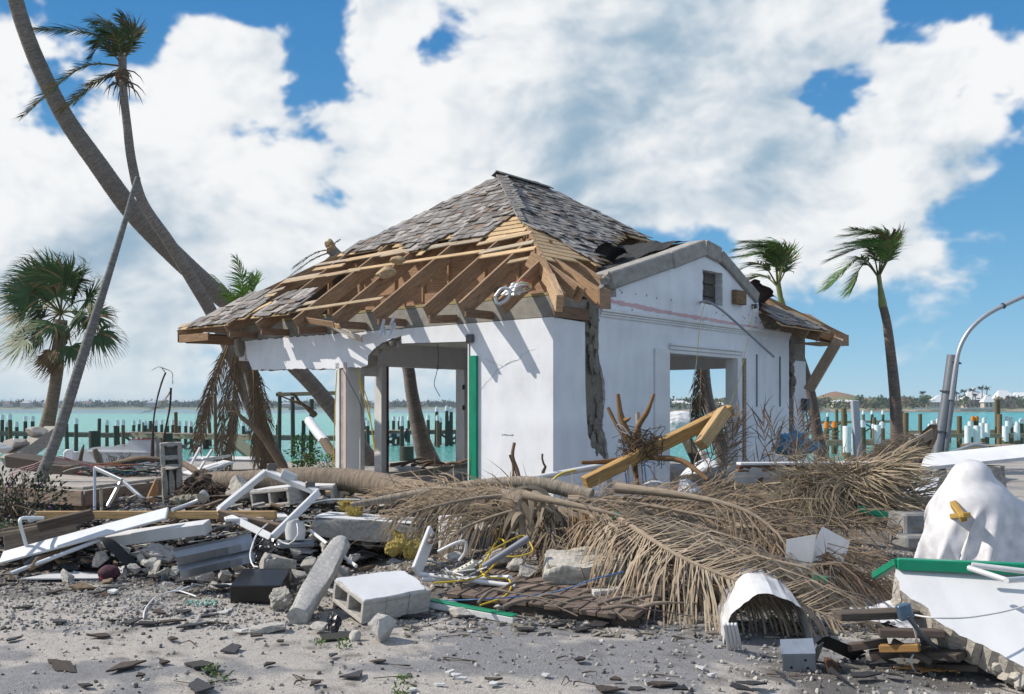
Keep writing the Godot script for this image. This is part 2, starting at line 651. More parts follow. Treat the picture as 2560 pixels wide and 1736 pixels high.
# ---------- sky ----------
# How much of the sky is cloud, and how bright the cloud, on a coarse grid over azimuth and height; noise breaks it up.
const COVER := [
	[.45, .15, .0, .05, .1, .15, .85, .55, 1., 1., 1., 1., 1., .9, .1, .3, .15],
	[.85, .3, .0, .85, .85, .05, .75, .3, 1., 1., 1., 1., 1., .95, .5, .95, .5],
	[.85, .3, .45, 1., .9, .1, .9, .85, 1., 1., 1., 1., .95, .55, .75, 1., .7],
	[.8, .4, .8, 1., .85, .6, .9, .8, 1., 1., 1., 1., .75, .25, .85, .95, .5],
	[.95, .9, 1., 1., .75, .7, .95, 1., 1., 1., 1., .95, .8, .6, .9, .8, .25],
	[1., 1., 1., 1., .8, .6, .85, 1., 1., 1., .9, .8, .85, .9, .75, .45, .2],
	[1., 1., 1., 1., .95, .9, .9, .95, .9, .75, .3, .3, .75, .85, .65, .45, .25],
	[1., 1., 1., 1., .95, .95, .9, .9, .8, .6, .5, .45, .6, .55, .5, .4, .3],
	[.95, .95, .95, .9, .9, .9, .85, .8, .65, .5, .45, .42, .42, .4, .4, .4, .38],
	[.75, .75, .7, .7, .65, .6, .55, .5, .45, .4, .4, .3, .3, .3, .35, .4, .3],
	[.55, .55, .55, .5, .5, .5, .5, .45, .4, .4, .4, .35, .35, .35, .35, .35, .35]]
const BRIGHT := [
	[.8, .8, .8, .8, .9, .9, .9, 1., .95, .6, .5, .45, .45, .5, .7, .9, .9],
	[.9, .9, .9, 1., .95, .9, 1., 1., 1., .5, .3, .4, .5, .5, .8, 1., .9],
	[.9, .9, .9, 1., 1., .9, 1., 1., .9, .35, .3, .5, .5, .6, .8, 1., .9],
	[.95, .95, 1., 1., .9, .8, .95, .95, .85, .35, .45, .6, .5, .6, .85, .9, .8],
	[.95, .9, .9, .85, .8, .8, .9, 1., .9, .35, .65, .65, .5, .7, .9, .45, .6],
	[.85, .75, .7, .8, .75, .85, .8, 1., .85, .4, .55, .6, .6, .75, .9, .45, .6],
	[.8, .6, .5, .6, .7, .8, .8, .9, .8, .6, .7, .9, .8, .8, .8, .8, .8],
	[.6, .45, .55, .8, .6, .55, .6, .7, .8, .8, .8, .8, .9, .8, .8, .8, .8],
	[.5, .6, .7, .7, .6, .6, .6, .65, .7, .7, .7, .8, .8, .8, .8, .8, .8],
	[.6, .6, .65, .65, .6, .6, .65, .65, .7, .7, .7, .8, .8, .8, .8, .8, .8],
	[.65, .65, .65, .65, .65, .65, .65, .65, .7, .7, .7, .8, .8, .8, .8, .8, .8]]


func grid(g: Array, x: float, y: float) -> float:
	x = clampf(x, 0.0, 15.999)
	y = clampf(y, 0.0, 9.999)
	var i := int(x)
	var j := int(y)
	var u := x - i
	var v := y - j
	u = u * u * (3 - 2 * u)
	v = v * v * (3 - 2 * v)
	return lerpf(lerpf(g[j][i], g[j][i + 1], u), lerpf(g[j + 1][i], g[j + 1][i + 1], u), v)


func sky_colour(az: float, el: float, na: FastNoiseLite, nb: FastNoiseLite) -> Color:
	var hgt := clampf(sin(el), 0.0, 1.0)
	var blue := Color(0.018, 0.165, 0.50).lerp(Color(0.24, 0.60, 0.88), pow(1.0 - hgt, 3.2))
	blue = blue.lerp(Color(0.52, 0.72, 0.82), pow(1.0 - hgt, 16.0))
	var dir := Vector3(sin(az) * cos(el), sin(el), -cos(az) * cos(el))
	var q := dir * 100.0
	q.y *= 1.5
	var warp := Vector3(nb.get_noise_3dv(q * 0.9), nb.get_noise_3dv(q * 0.9 + Vector3(71, 3, 9)), nb.get_noise_3dv(q * 0.9 + Vector3(5, 91, 2)))
	var n1 := na.get_noise_3dv(q + warp * 7.0)
	var n2 := nb.get_noise_3dv(q * 1.3 + warp * 3.0 + Vector3(31, 17, 5))
	var out_c := 0.52 + 0.35 * nb.get_noise_3dv(q * 0.35) - 0.25 * pow(1.0 - hgt, 8.0)
	var out_b := 0.75 + 0.3 * nb.get_noise_3dv(q * 0.3 + Vector3(9, 9, 40))
	var cov := out_c
	var bri := out_b
	if cos(az) > 0.3:
		var gx := (tan(az) * F + CX) / 160.0
		var gy := (HY - tan(el) / cos(az) * F) / 100.0
		var far := maxf(maxf(-gx, gx - 16.0), -gy * 0.8)
		var k := 1.0 - smoothstep(0.0, 4.0, far)
		cov = lerpf(out_c, grid(COVER, gx + warp.x * 0.35, gy + warp.y * 0.4), k)
		bri = lerpf(out_b, grid(BRIGHT, gx + warp.y * 0.4, gy + warp.x * 0.4), k)
	var n3 := na.get_noise_3dv(q * 3.1 + warp * 9.0 + Vector3(3, 50, 8))
	var puff := 0.5 - absf(na.get_noise_3dv(q * 2.0 + warp * 8.0 + Vector3(60, 7, 1))) * 2.2
	var edge := cov + (0.62 * n1 + 0.34 * n3 + 0.16 * puff) * (0.35 + 0.65 * hgt / 0.3 if hgt < 0.3 else 1.0)
	var a := smoothstep(0.40, 0.68, edge)
	# a billow is bright on the side where the cloud thins towards the sun
	var off := Vector3(-2.6, 2.4, 0.0)
	var lit := n1 - na.get_noise_3dv(q + off + warp * 7.0) + 0.35 * (n3 - na.get_noise_3dv(q * 3.1 + off * 1.6 + warp * 9.0 + Vector3(3, 50, 8)))
	var b := smoothstep(-0.5, 0.95, (bri - 0.36) * 1.4 + 0.55 * n2 + 0.6 * lit + 0.15 * puff + 0.15 * n3)
	var cl := Color(0.31, 0.46, 0.60).lerp(Color(0.98, 0.99, 1.0), b)
	cl = cl.lerp(Color(0.66, 0.77, 0.83), pow(1.0 - hgt, 14.0) * 0.8)
	return blue.lerp(cl, a)


func sky() -> Sky:
	var na := FastNoiseLite.new()
	na.seed = 5
	na.frequency = 0.055
	na.fractal_octaves = 6
	na.fractal_gain = 0.56
	var nb := FastNoiseLite.new()
	nb.seed = 9
	nb.frequency = 0.03
	nb.fractal_octaves = 5
	var w := 1024
	var h := 512
	var im := Image.create(w, h, false, Image.FORMAT_RGBF)
	for y in h:
		var el := PI / 2 - (y + 0.5) / h * PI
		if el < -0.02:
			im.fill_rect(Rect2i(0, y, w, h - y), Color(0.3, 0.36, 0.36))
			break
		for x in w:
			im.set_pixel(x, y, sky_colour((x + 0.5) / w * TAU, el, na, nb))
	w *= 4
	h *= 4
	im.resize(w, h, Image.INTERPOLATE_CUBIC)
	# the same field again, finer, for the part of the sky where its detail can be seen
	for y in range(int(h * 0.18), int(h * 0.5) + 2):
		var el := PI / 2 - (y + 0.5) / h * PI
		for x in range(-400, 400):
			im.set_pixel((x + w) % w, y, sky_colour((x + 0.5) / w * TAU, el, na, nb))
	var m := PanoramaSkyMaterial.new()
	m.panorama = ImageTexture.create_from_image(im)
	var s := Sky.new()
	s.sky_material = m
	return s


func _ready() -> void:
	rng.seed = 20190901
	nz.seed = 3
	nz.frequency = 0.01
	# camera: eye height, the lens shifted up so that uprights stay upright
	var cam := Camera3D.new()
	cam.name = "camera"
	cam.projection = Camera3D.PROJECTION_FRUSTUM
	cam.near = 0.1
	cam.far = 6000.0
	cam.size = 2.0 * 0.1 * 868.0 / F
	cam.frustum_offset = Vector2(0, 0.1 * (HY - 868.0) / F)
	cam.position = Vector3(0, EYE, 0)
	add_child(cam)
	cam.current = true
	var env := Environment.new()
	env.background_mode = Environment.BG_SKY
	env.sky = sky()
	env.background_energy_multiplier = 0.85
	env.tonemap_mode = Environment.TONE_MAPPER_LINEAR
	env.tonemap_exposure = 1.12
	env.fog_enabled = true
	env.fog_light_color = Color(0.78, 0.86, 0.92)
	env.fog_density = 0.00028
	env.sdfgi_enabled = true
	env.ssao_enabled = true
	env.ssil_enabled = true
	var we := WorldEnvironment.new()
	we.name = "environment"
	we.environment = env
	add_child(we)
	var sun := DirectionalLight3D.new()
	sun.name = "sun"
	sun.light_energy = 1.5
	sun.light_color = Color(1.0, 0.965, 0.91)
	sun.light_angular_distance = 0.5
	sun.shadow_enabled = true
	add_child(sun)
	sun.look_at_from_position(Vector3.ZERO, Vector3(1.75, -1.55, 0.18))
	print("sky done ", Time.get_ticks_msec())
	materials()
	print("materials done ", Time.get_ticks_msec())
	ground()
	house()
	print("house done ", Time.get_ticks_msec())
	plants()
	print("plants done ", Time.get_ticks_msec())
	harbour()
	print("harbour done ", Time.get_ticks_msec())
	debris()
	print("debris done ", Time.get_ticks_msec())


# ---------- ground and water ----------
func steps(a: Array) -> PackedFloat32Array:
	# [[from, to, step], ...]
	var out := PackedFloat32Array()
	for s in a:
		var x: float = s[0]
		while x < s[1] - 0.0001:
			out.push_back(x)
			x += s[2]
	out.push_back(a[-1][1])
	return out


func sheet(mb: MB, xs: PackedFloat32Array, ds: PackedFloat32Array, height: Callable, colour: Callable) -> void:
	var nx := xs.size()
	var nd := ds.size()
	var hh := PackedFloat32Array()
	hh.resize(nx * nd)
	for j in nd:
		for i in nx:
			hh[j * nx + i] = height.call(xs[i], ds[j])
	for j in nd:
		for i in nx:
			var h := hh[j * nx + i]
			mb.v.push_back(Vector3(xs[i], h, -ds[j]))
			var i0 := maxi(i - 1, 0)
			var i1 := mini(i + 1, nx - 1)
			var j0 := maxi(j - 1, 0)
			var j1 := mini(j + 1, nd - 1)
			var sx := (hh[j * nx + i1] - hh[j * nx + i0]) / (xs[i1] - xs[i0])
			var sd := (hh[j1 * nx + i] - hh[j0 * nx + i]) / (ds[j1] - ds[j0])
			mb.n.push_back(Vector3(-sx, 1, sd).normalized())
			mb.c.push_back(colour.call(xs[i], ds[j]))
			mb.t.push_back(Vector2(xs[i], ds[j]))
	for j in nd - 1:
		for i in nx - 1:
			var a := j * nx + i
			mb.ix.push_back(a); mb.ix.push_back(a + nx); mb.ix.push_back(a + 1)
			mb.ix.push_back(a + 1); mb.ix.push_back(a + nx); mb.ix.push_back(a + nx + 1)


func ground_height(x: float, d: float) -> float:
	var h := gh(x, d)
	return h + 0.018 * nz.get_noise_2d(x * 120.0, d * 120.0) + 0.007 * nz.get_noise_2d(x * 700.0 + 40, d * 700.0)


func ground_colour(x: float, d: float) -> Color:
	var sand := Color(0.54, 0.505, 0.465)
	var tar := Color(0.255, 0.26, 0.28)
	var dirt := Color(0.115, 0.105, 0.095)
	# tar shows through the sand in patches; black granules off torn roofing lie thick at one end of the heap
	var p := nz.get_noise_2d(x * 55.0 + 300, d * 95.0) + 0.45 * nz.get_noise_2d(x * 260.0, d * 260.0 + 90) + 0.25 * nz.get_noise_2d(x * 900.0, d * 900.0)
	p += 0.7 * exp(-pow((x + 3.1) / 1.1, 2.0) - pow((d - 5.6) / 0.5, 2.0))
	p += 0.55 * exp(-pow((x + 0.9) / 0.9, 2.0) - pow((d - 6.15) / 0.4, 2.0)) + 0.5 * exp(-pow((x - 0.6) / 1.2, 2.0) - pow((d - 6.6) / 0.5, 2.0))
	p += 0.35 * smoothstep(-0.3, 1.2, x) * (1.0 - smoothstep(7.6, 8.4, d)) - 0.18
	var c := sand.lerp(tar, clampf(smoothstep(0.02, 0.2, p) * 0.85, 0, 1))
	var q := nz.get_noise_2d(x * 150.0 + 700, d * 150.0) + 0.6 * nz.get_noise_2d(x * 600.0 + 20, d * 600.0)
	var gran := smoothstep(0.0, 0.5, q + 1.1 * exp(-pow((x - 2.6) / 1.1, 2.0) - pow((d - 6.1) / 0.7, 2.0)) + 0.45 * exp(-pow((x - 0.5) / 1.6, 2.0) - pow((d - 7.4) / 0.35, 2.0)) + 0.55 * exp(-pow((x + 2.2) / 2.0, 2.0) - pow((d - 8.7) / 0.5, 2.0)) - 0.28)
	c = c.lerp(dirt, gran * 0.8)
	var k := smoothstep(8.0, 8.8, d) * (1.0 - smoothstep(12.0, 14.0, d))
	return c.lerp(Color(0.17, 0.145, 0.12), k * clampf(0.65 + q, 0, 1))


func sea_colour(x: float, d: float) -> Color:
	var near := Color(0.085, 0.36, 0.32)
	var mid := Color(0.12, 0.46, 0.39).lerp(Color(0.035, 0.36, 0.37), smoothstep(0.0, 0.3, x / d))
	var deep := Color(0.06, 0.19, 0.23)
	var r := d + 90.0 * nz.get_noise_2d(x * 0.6, d * 0.4)
	var c := near.lerp(mid, smoothstep(40.0, 110.0, r))
	return c.lerp(deep, smoothstep(260.0, 420.0, r) * (1.0 - smoothstep(0.1, 0.4, x / d)))


func ground() -> void:
	var g := MB.new()
	sheet(g, steps([[-80, -20, 10], [-20, -6, 0.7], [-6, 6, 0.075], [6, 20, 0.7], [20, 80, 10]]), steps([[-30, 3, 3], [3, 4.6, 0.3], [4.6, 11, 0.075], [11, 24, 0.35], [24, 27, 0.2]]), ground_height, ground_colour)
	var o := single("ground", "", "", g, M.ground, "", "structure")
	tag(o, "pale sand and broken tar lying under the storm debris", "ground")
	var s := MB.new()
	sheet(s, steps([[-3000, -400, 260], [-400, 400, 20], [400, 3000, 260]]), steps([[20, 100, 5], [100, 700, 25], [700, 4000, 300]]), func(_x, _d): return WATER, sea_colour)
	o = single("sea", "", "", s, M.water, "", "structure")
	tag(o, "turquoise shallow harbour water behind the ruined house", "sea")


# ---------- the house ----------
var HT: Transform3D
var HI: Transform3D
const AX := 3.9
const BX := 3.4
const BY := 4.74
const EV := 3.12
const KL := 0.72
const KR := 0.64
const BACK := 8.16
const SIDE := 7.8


func H(a: float, y: float, b: float) -> Vector3:
	return HT * Vector3(a, y, b)


func hit(px: float, py: float, origin: Vector3, normal: Vector3) -> Vector3:
	# local point where the sight line meets a plane of the house
	var e := Vector3(0, EYE, 0)
	var d := at(px, py, 1.0) - e
	var o := HT * origin
	var n := HT.basis * normal
	return HI * (e + d * ((o - e).dot(n) / d.dot(n)))


func w1(px: float, py: float) -> Vector2:
	var p := hit(px, py, Vector3.ZERO, Vector3.BACK)
	return Vector2(p.x, p.y)


func w2(px: float, py: float) -> Vector2:
	var p := hit(px, py, Vector3.ZERO, Vector3.RIGHT)
	return Vector2(p.z, p.y)


func rl(px: float, py: float) -> Vector3:
	return hit(px, py, Vector3(0, EV, -0.6), Vector3(0, 1, -KL))


func rr(px: float, py: float) -> Vector3:
	return hit(px, py, Vector3(-0.6, EV, 0), Vector3(-KR, 1, 0))


func proj(p: Vector3) -> Vector2:
	return Vector2(CX + p.x / -p.z * F, HY - (p.y - EYE) / -p.z * F)


func yl(b: float) -> float:
	return EV + KL * (b + 0.6)


func yr(a: float) -> float:
	return EV + KR * (a + 0.6)


func hbox(mb: MB, lo: Vector3, hi: Vector3, ch := 0.006) -> void:
	cbox(mb, HT * Transform3D(Basis(), (lo + hi) / 2), hi - lo, ch)


func hbeam(mb: MB, p: Vector3, q: Vector3, w: float, h: float, up := Vector3.UP, ch := 0.004) -> void:
	beam(mb, HT * p, HT * q, w, h, 0.0, ch, HT.basis * up)


const WHITE := Color(0.80, 0.825, 0.875)
const CONC := Color(0.40, 0.375, 0.335)
const LUMBER := Color(0.72, 0.50, 0.27)
const RAFTER := Color(0.40, 0.25, 0.145)


func pv(a: Array) -> PackedVector2Array:
	var o := PackedVector2Array()
	for p in a:
		o.push_back(p)
	return o


func one(parent: Node3D, called: String, c: Color, m: Material, f: Callable) -> MeshInstance3D:
	var mb := MB.new()
	mb.col = c
	f.call(mb)
	return part(parent, called, mb, m)


func house() -> void:
	HT = Transform3D(Basis(Vector3(-0.7600, 0, -0.6499), Vector3.UP, Vector3(0.6499, 0, -0.7600)), Vector3(0.55, 0, -12.7))
	HI = HT.affine_inverse()
	var h := thing("ruined_house", "storm-wrecked white concrete house with half-stripped hipped shingle roof", "house", HT.origin)
	walls(h)
	roof(h)
	house_details(h)


func walls(h: Node3D) -> void:
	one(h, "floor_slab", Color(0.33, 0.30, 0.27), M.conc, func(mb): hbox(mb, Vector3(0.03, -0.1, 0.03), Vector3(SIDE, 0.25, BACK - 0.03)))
	# the front wall with its torn lintel
	var face := MB.new()
	var edge := MB.new()
	face.col = WHITE
	edge.col = CONC
	var j := w1(1176, 854)
	var P := []
	for e in [[Vector2(0, -0.1), 0], [Vector2(0, 2.9), 0], [Vector2(w1(1010, 812).x, 2.9), 1], [Vector2(7.15, 2.9), 1], [w1(616, 890), 1], [w1(630, 925), 1], [w1(700, 924), 1], [w1(770, 922), 1], [w1(840, 922), 1], [w1(905, 918), 1], [w1(919, 912), 1], [w1(920, 890), 1], [w1(938, 870), 1], [w1(958, 856), 1], [w1(985, 846), 1], [w1(1003, 840), 1], [w1(1004, 859), 0], [j, 0], [Vector2(j.x, -0.1), 0]]:
		P.append([e[0], e[1] == 1])
	slab(face, edge, ragged(P, 0.012, 0.05), HT, 0.2, 0.05)
	part(h, "front_wall", face, M.paint)
	var fe := part(h, "broken_edge", edge, M.broken)
	fe.set_meta("label", "rough grey concrete where the front lintel tore off")
	# lumps of torn concrete along the break
	for e in [[1, 975, 850, 0.09], [1, 950, 862, 0.08], [1, 1000, 832, 0.07], [1, 930, 880, 0.07], [1, 1015, 820, 0.05], [1, 640, 920, 0.06], [1, 720, 922, 0.05], [1, 985, 862, 0.06]]:
		var mb := MB.new()
		mb.col = tint(CONC, 0.1)
		var q := w1(e[1], e[2])
		rock(mb, H(q.x, q.y, 0.10), Vector3(e[3] * 1.4, e[3], e[3] * 1.1), rand_basis())
		part(h, "concrete_lump", mb, M.broken)
	# ring beam over the white wall, both visible sides
	one(h, "ring_beam", Color(0.36, 0.34, 0.30), M.conc, func(mb):
		hbox(mb, Vector3(0.012, 2.9, 0.02), Vector3(7.3, 3.2, 0.2), 0.012))
	one(h, "ring_beam", Color(0.36, 0.34, 0.30), M.conc, func(mb): hbox(mb, Vector3(0.012, 2.905, 0.2), Vector3(0.2, 3.2, 0.9), 0.012))
	one(h, "ring_beam", Color(0.36, 0.34, 0.30), M.conc, func(mb): hbox(mb, Vector3(0.012, 2.6, 7.5), Vector3(0.2, 3.2, BACK), 0.012))
	# post that still stands under the lintel
	var post := MB.new()
	post.col = Color(0.50, 0.47, 0.41)
	hbox(post, Vector3(4.29, 0.2, 0.02), Vector3(4.46, 2.42, 0.25), 0.012)
	part(h, "post", post, M.conc)
	one(h, "post_casing", Color(0.78, 0.78, 0.78), M.paint, func(mb): hbox(mb, Vector3(4.262, 0.2, 0.0), Vector3(4.29, 2.42, 0.27), 0.004))
	one(h, "post_casing", Color(0.78, 0.78, 0.78), M.paint, func(mb): hbox(mb, Vector3(4.46, 0.2, 0.0), Vector3(4.56, 2.42, 0.27), 0.004))
	one(h, "pink_strip", Color(0.62, 0.47, 0.47), M.paint, func(mb): hbox(mb, Vector3(4.27, 0.2, -0.016), Vector3(4.34, 2.42, -0.002), 0.003))
	# the green trim of the missing door and the white strip beside it
	one(h, "door_trim", Color(0.0, 0.25, 0.135), M.gloss, func(mb): hbox(mb, Vector3(1.36, 0.1, -0.045), Vector3(1.502, 2.43, -0.003), 0.004))
	one(h, "door_jamb", Color(0.8, 0.8, 0.8), M.paint, func(mb): hbox(mb, Vector3(1.533, 0.1, -0.01), Vector3(1.56, 2.60, 0.12), 0.004))
	# end pier face beside the gable
	var p2 := MB.new()
	var e2 := MB.new()
	p2.col = WHITE
	e2.col = WHITE
	var g2 := HT * Transform3D(Basis(Vector3.BACK, Vector3.UP, Vector3.RIGHT), Vector3.ZERO)  # x runs along b, z inwards
	slab(p2, e2, pv([Vector2(-0.003, -0.1), Vector2(-0.003, 2.895), w2(1462, 806), w2(1463, 960), w2(1466, 1040), w2(1470, 1090), w2(1484, 1120), w2(1506, 1143), Vector2(1.25, 0.85), Vector2(1.25, -0.1)]), g2 * Transform3D(Basis(), Vector3(0, 0, -0.003)), 0.19)
	part(h, "pier_wall", p2, M.paint)
	part(h, "pier_wall_edge", e2, M.paint)
	# the torn strip where a cross wall was ripped away
	var sc := MB.new()
	var sc2 := MB.new()
	sc.col = Color(0.30, 0.27, 0.22)
	sc2.col = sc.col
	slab(sc, sc2, pv([w2(1455, 1160), Vector2(0.70, 3.2), Vector2(1.10, 3.2), w2(1540, 1160)]), g2 * Transform3D(Basis(), Vector3(0, 0, 0.045)), 0.12)
	part(h, "torn_strip", sc, M.broken)
	for k in 26:
		var mb := MB.new()
		mb.col = tint(Color(0.30, 0.275, 0.23), 0.18)
		var yy := R(0.95, 3.1)
		var q := R(0.80, 1.04) + (0.08 if yy < 2.3 else 0.0)
		rock(mb, H(R(-0.01, 0.04), yy, q), Vector3(0.03, R(0.06, 0.16), R(0.06, 0.11)), HT.basis, 8, 2, 0.3)
		part(h, "torn_block", mb, M.broken)
	# gable wall in two halves, meeting over the vent hole
	var m := 4.365
	var top := w2(1752, 633)
	var dl := w2(1674, 884)
	var dr := w2(1840, 901)
	var vt := 3.98
	var vb := 3.42
	var gw := MB.new()
	var ge := MB.new()
	gw.col = WHITE
	ge.col = Color(0.7, 0.7, 0.7)
	var A := []
	for e in [[Vector2(1.62, -0.1), 0], [w2(1522, 1150), 1], [w2(1516, 1100), 1], [w2(1506, 1070), 1], [w2(1509, 1030), 1], [w2(1514, 1000), 1], [w2(1511, 950), 1], [w2(1499, 905), 1], [w2(1496, 880), 0], [w2(1498, 745), 0], [w2(1541, 743), 1], [w2(1541, 717), 0], [top, 0], [Vector2(m, top.y - 0.04), 0], [Vector2(m, vt), 1], [Vector2(4.03, vt), 1], [Vector2(4.02, vb), 1], [Vector2(m, vb), 0], [Vector2(m, dl.y), 0], [dl, 0], [Vector2(dl.x, -0.1), 0]]:
		A.append([e[0], e[1] == 1])
	slab(gw, ge, ragged(A, 0.015, 0.05), g2, 0.2, 0.0)
	var B := []
	for e in [[Vector2(m, dl.y), 0], [Vector2(m, vb), 1], [Vector2(4.71, vb), 1], [Vector2(4.71, vt), 1], [Vector2(m, vt), 0], [Vector2(m, top.y - 0.04), 0], [w2(1895, 745), 1], [w2(1897, 790), 1], [w2(1911, 821), 0], [w2(1973, 833), 0], [Vector2(7.38, -0.1), 0], [Vector2(dr.x, -0.1), 0], [Vector2(dr.x, dl.y), 0]]:
		B.append([e[0], e[1] == 1])
	slab(gw, ge, ragged(B, 0.015, 0.05), g2, 0.2, 0.0)
	part(h, "gable_wall", gw, M.paint)
	part(h, "gable_wall_edge", ge, M.paint)
	# the vent hole shows the blockwork behind it
	for k in 6:
		one(h, "concrete_block", tint(Color(0.17, 0.155, 0.14), 0.2), M.stone, func(mb): hbox(mb, Vector3(0.14, 3.36 + 0.215 * (k / 2), 3.95 + 0.40 * (k % 2)), Vector3(0.24, 3.36 + 0.205 + 0.215 * (k / 2), 4.34 + 0.41 * (k % 2)), 0.012))
	# coping: a thick grey concrete band in three lengths
	var c0 := w2(1523, 682)
	var c1 := w2(1677, 632)
	var c2 := w2(1762, 602)
	var c3 := w2(1800, 622)
	var c4 := w2(1893, 730)
	for e in [[c0, c1, 0.26], [c1, c2, 0.27], [c2, c3, 0.28], [c3, c4, 0.22]]:
		var p: Vector2 = e[0]
		var q: Vector2 = e[1]
		one(h, "coping", tint(Color(0.42, 0.40, 0.37), 0.08), M.conc, func(mb): hbeam(mb, Vector3(0.12, p.y - 0.12, p.x + 0.012), Vector3(0.12, q.y - 0.12, q.x - 0.012), 0.34, e[2], Vector3.UP, 0.02))
	for k in 7:
		var mb := MB.new()
		mb.col = tint(CONC, 0.12)
		var q := w2(1512 + R(-12, 22), 690 + k * 8.0)
		rock(mb, H(R(0.0, 0.05), q.y, q.x), Vector3(0.06, 0.07, R(0.06, 0.13)), HT.basis, 8, 2, 0.1)
		part(h, "concrete_lump", mb, M.broken)
	for k in 9:
		var mb := MB.new()
		mb.col = tint(CONC, 0.12)
		var q := w2(1902 + k * 9.5, 812 + k * 2.0 + R(-6, 0))
		rock(mb, H(R(0.04, 0.08), q.y, q.x), Vector3(0.06, 0.06, R(0.08, 0.12)), HT.basis, 8, 2, 0.1)
		part(h, "concrete_lump", mb, M.broken)
	# cornice, chair rail, door casing
	for e in [[3.055, 3.115, 0.055], [3.02, 3.054, 0.035], [2.985, 3.019, 0.02]]:
		one(h, "moulding", Color(0.78, 0.78, 0.79), M.paint, func(mb): hbox(mb, Vector3(-e[2], e[0], 1.075), Vector3(-0.002, e[1], 7.37), 0.008))
	for e in [[1.64, 2.40], [5.62, 7.36]]:
		one(h, "chair_rail", Color(0.78, 0.78, 0.79), M.paint, func(mb): hbox(mb, Vector3(-0.022, 1.155, e[0]), Vector3(-0.002, 1.195, e[1]), 0.006))
	for e in [[2.66, 2.70, 0.05], [2.60, 2.658, 0.035], [2.542, 2.598, 0.02]]:
		one(h, "door_casing", Color(0.76, 0.76, 0.77), M.paint, func(mb): hbox(mb, Vector3(-e[2], e[0], dl.x - 0.02), Vector3(-0.002, e[1], dr.x + 0.2), 0.006))
	one(h, "door_casing", Color(0.78, 0.78, 0.79), M.paint, func(mb): hbox(mb, Vector3(-0.03, 0.2, w2(1635, 900).x), Vector3(-0.002, 2.6, dl.x - 0.03), 0.006))
	one(h, "door_casing", Color(0.74, 0.74, 0.75), M.paint, func(mb): hbox(mb, Vector3(-0.035, 0.2, dr.x + 0.01), Vector3(-0.002, 2.541, dr.x + 0.18), 0.006))
	one(h, "bare_stud", Color(0.42, 0.28, 0.2), M.board, func(mb): hbox(mb, Vector3(-0.03, 0.2, dr.x + 0.24), Vector3(-0.002, 2.56, dr.x + 0.34), 0.004))
	for px in [1890, 1948]:
		one(h, "metal_strip", Color(0.20, 0.20, 0.21), M.metal, func(mb): hbox(mb, Vector3(-0.012, 1.7, w2(px, 950).x), Vector3(-0.002, 2.65, w2(px + 3.5, 950).x), 0.002))
	# a ragged stripe of older pink paint above the cornice
	var pk := MB.new()
	pk.col = Color(0.66, 0.42, 0.44)
	var PK := []
	for e in [[w2(1500, 743), 1], [w2(1600, 763), 1], [w2(1700, 783), 1], [w2(1800, 800), 1], [w2(1893, 818), 0], [w2(1893, 822), 1], [w2(1800, 808), 1], [w2(1700, 792), 1], [w2(1600, 774), 1], [w2(1500, 753), 0]]:
		PK.append([e[0], e[1] == 1])
	slab(pk, pk, ragged(PK, 0.012, 0.07), g2 * Transform3D(Basis(), Vector3(0, 0, -0.004)), 0.003)
	part(h, "pink_paint_stripe", pk, M.paint)
	# far pier of this side
	one(h, "torn_strip", Color(0.30, 0.27, 0.22), M.broken, func(mb):
		for k in 14:
			rock(mb, H(R(0.0, 0.05), 0.2 + k * 0.2, 7.50 + R(-0.05, 0.05)), Vector3(0.08, 0.16, R(0.09, 0.13)), HT.basis, 8, 2, 0.1))
	one(h, "pier_wall", WHITE, M.paint, func(mb): hbox(mb, Vector3(0, -0.1, 7.60), Vector3(0.2, 2.6, BACK), 0.006))
	# inner and far walls: headers, jambs, solid ends
	var inner := Color(0.76, 0.76, 0.77)
	one(h, "side_header", inner, M.paint, func(mb): hbox(mb, Vector3(SIDE - 0.2, 2.57, 0.3), Vector3(SIDE, 3.2, BACK)))
	one(h, "rear_header", inner, M.paint, func(mb): hbox(mb, Vector3(0.2, 2.5, BACK - 0.2), Vector3(SIDE - 0.2, 3.2, BACK)))
	one(h, "rear_wall", inner, M.paint, func(mb): hbox(mb, Vector3(0.2, 0.25, BACK - 0.2), Vector3(1.1, 2.5, BACK)))
	one(h, "rear_wall", inner, M.paint, func(mb): hbox(mb, Vector3(4.7, 0.25, BACK - 0.2), Vector3(SIDE - 0.2, 2.5, BACK)))
	one(h, "side_wall", inner, M.paint, func(mb): hbox(mb, Vector3(SIDE - 0.2, 0.25, 6.62), Vector3(SIDE, 2.57, BACK)))
	one(h, "side_jamb", Color(0.76, 0.76, 0.77), M.paint, func(mb):
		hbox(mb, Vector3(SIDE - 0.22, 0.25, 3.68), Vector3(SIDE, 2.57, 3.84))
		hbox(mb, Vector3(SIDE - 0.26, 0.25, 3.66), Vector3(SIDE - 0.22, 2.57, 3.75)))
	one(h, "bare_stud", Color(0.16, 0.07, 0.04), M.board, func(mb): hbox(mb, Vector3(SIDE - 0.2, 0.25, 3.84), Vector3(SIDE, 2.57, 3.93)))
	one(h, "side_jamb", Color(0.76, 0.76, 0.77), M.paint, func(mb): hbox(mb, Vector3(SIDE - 0.2, 0.25, 3.12), Vector3(SIDE, 2.57, 3.24)))
	one(h, "side_panel", Color(0.76, 0.76, 0.77), M.paint, func(mb): hbox(mb, Vector3(SIDE - 0.1, 2.35, 3.24), Vector3(SIDE - 0.04, 2.57, 3.68)))
	one(h, "side_jamb", Color(0.76, 0.76, 0.77), M.paint, func(mb): hbox(mb, Vector3(SIDE - 0.28, 0.25, 6.22), Vector3(SIDE, 2.57, 6.36)))
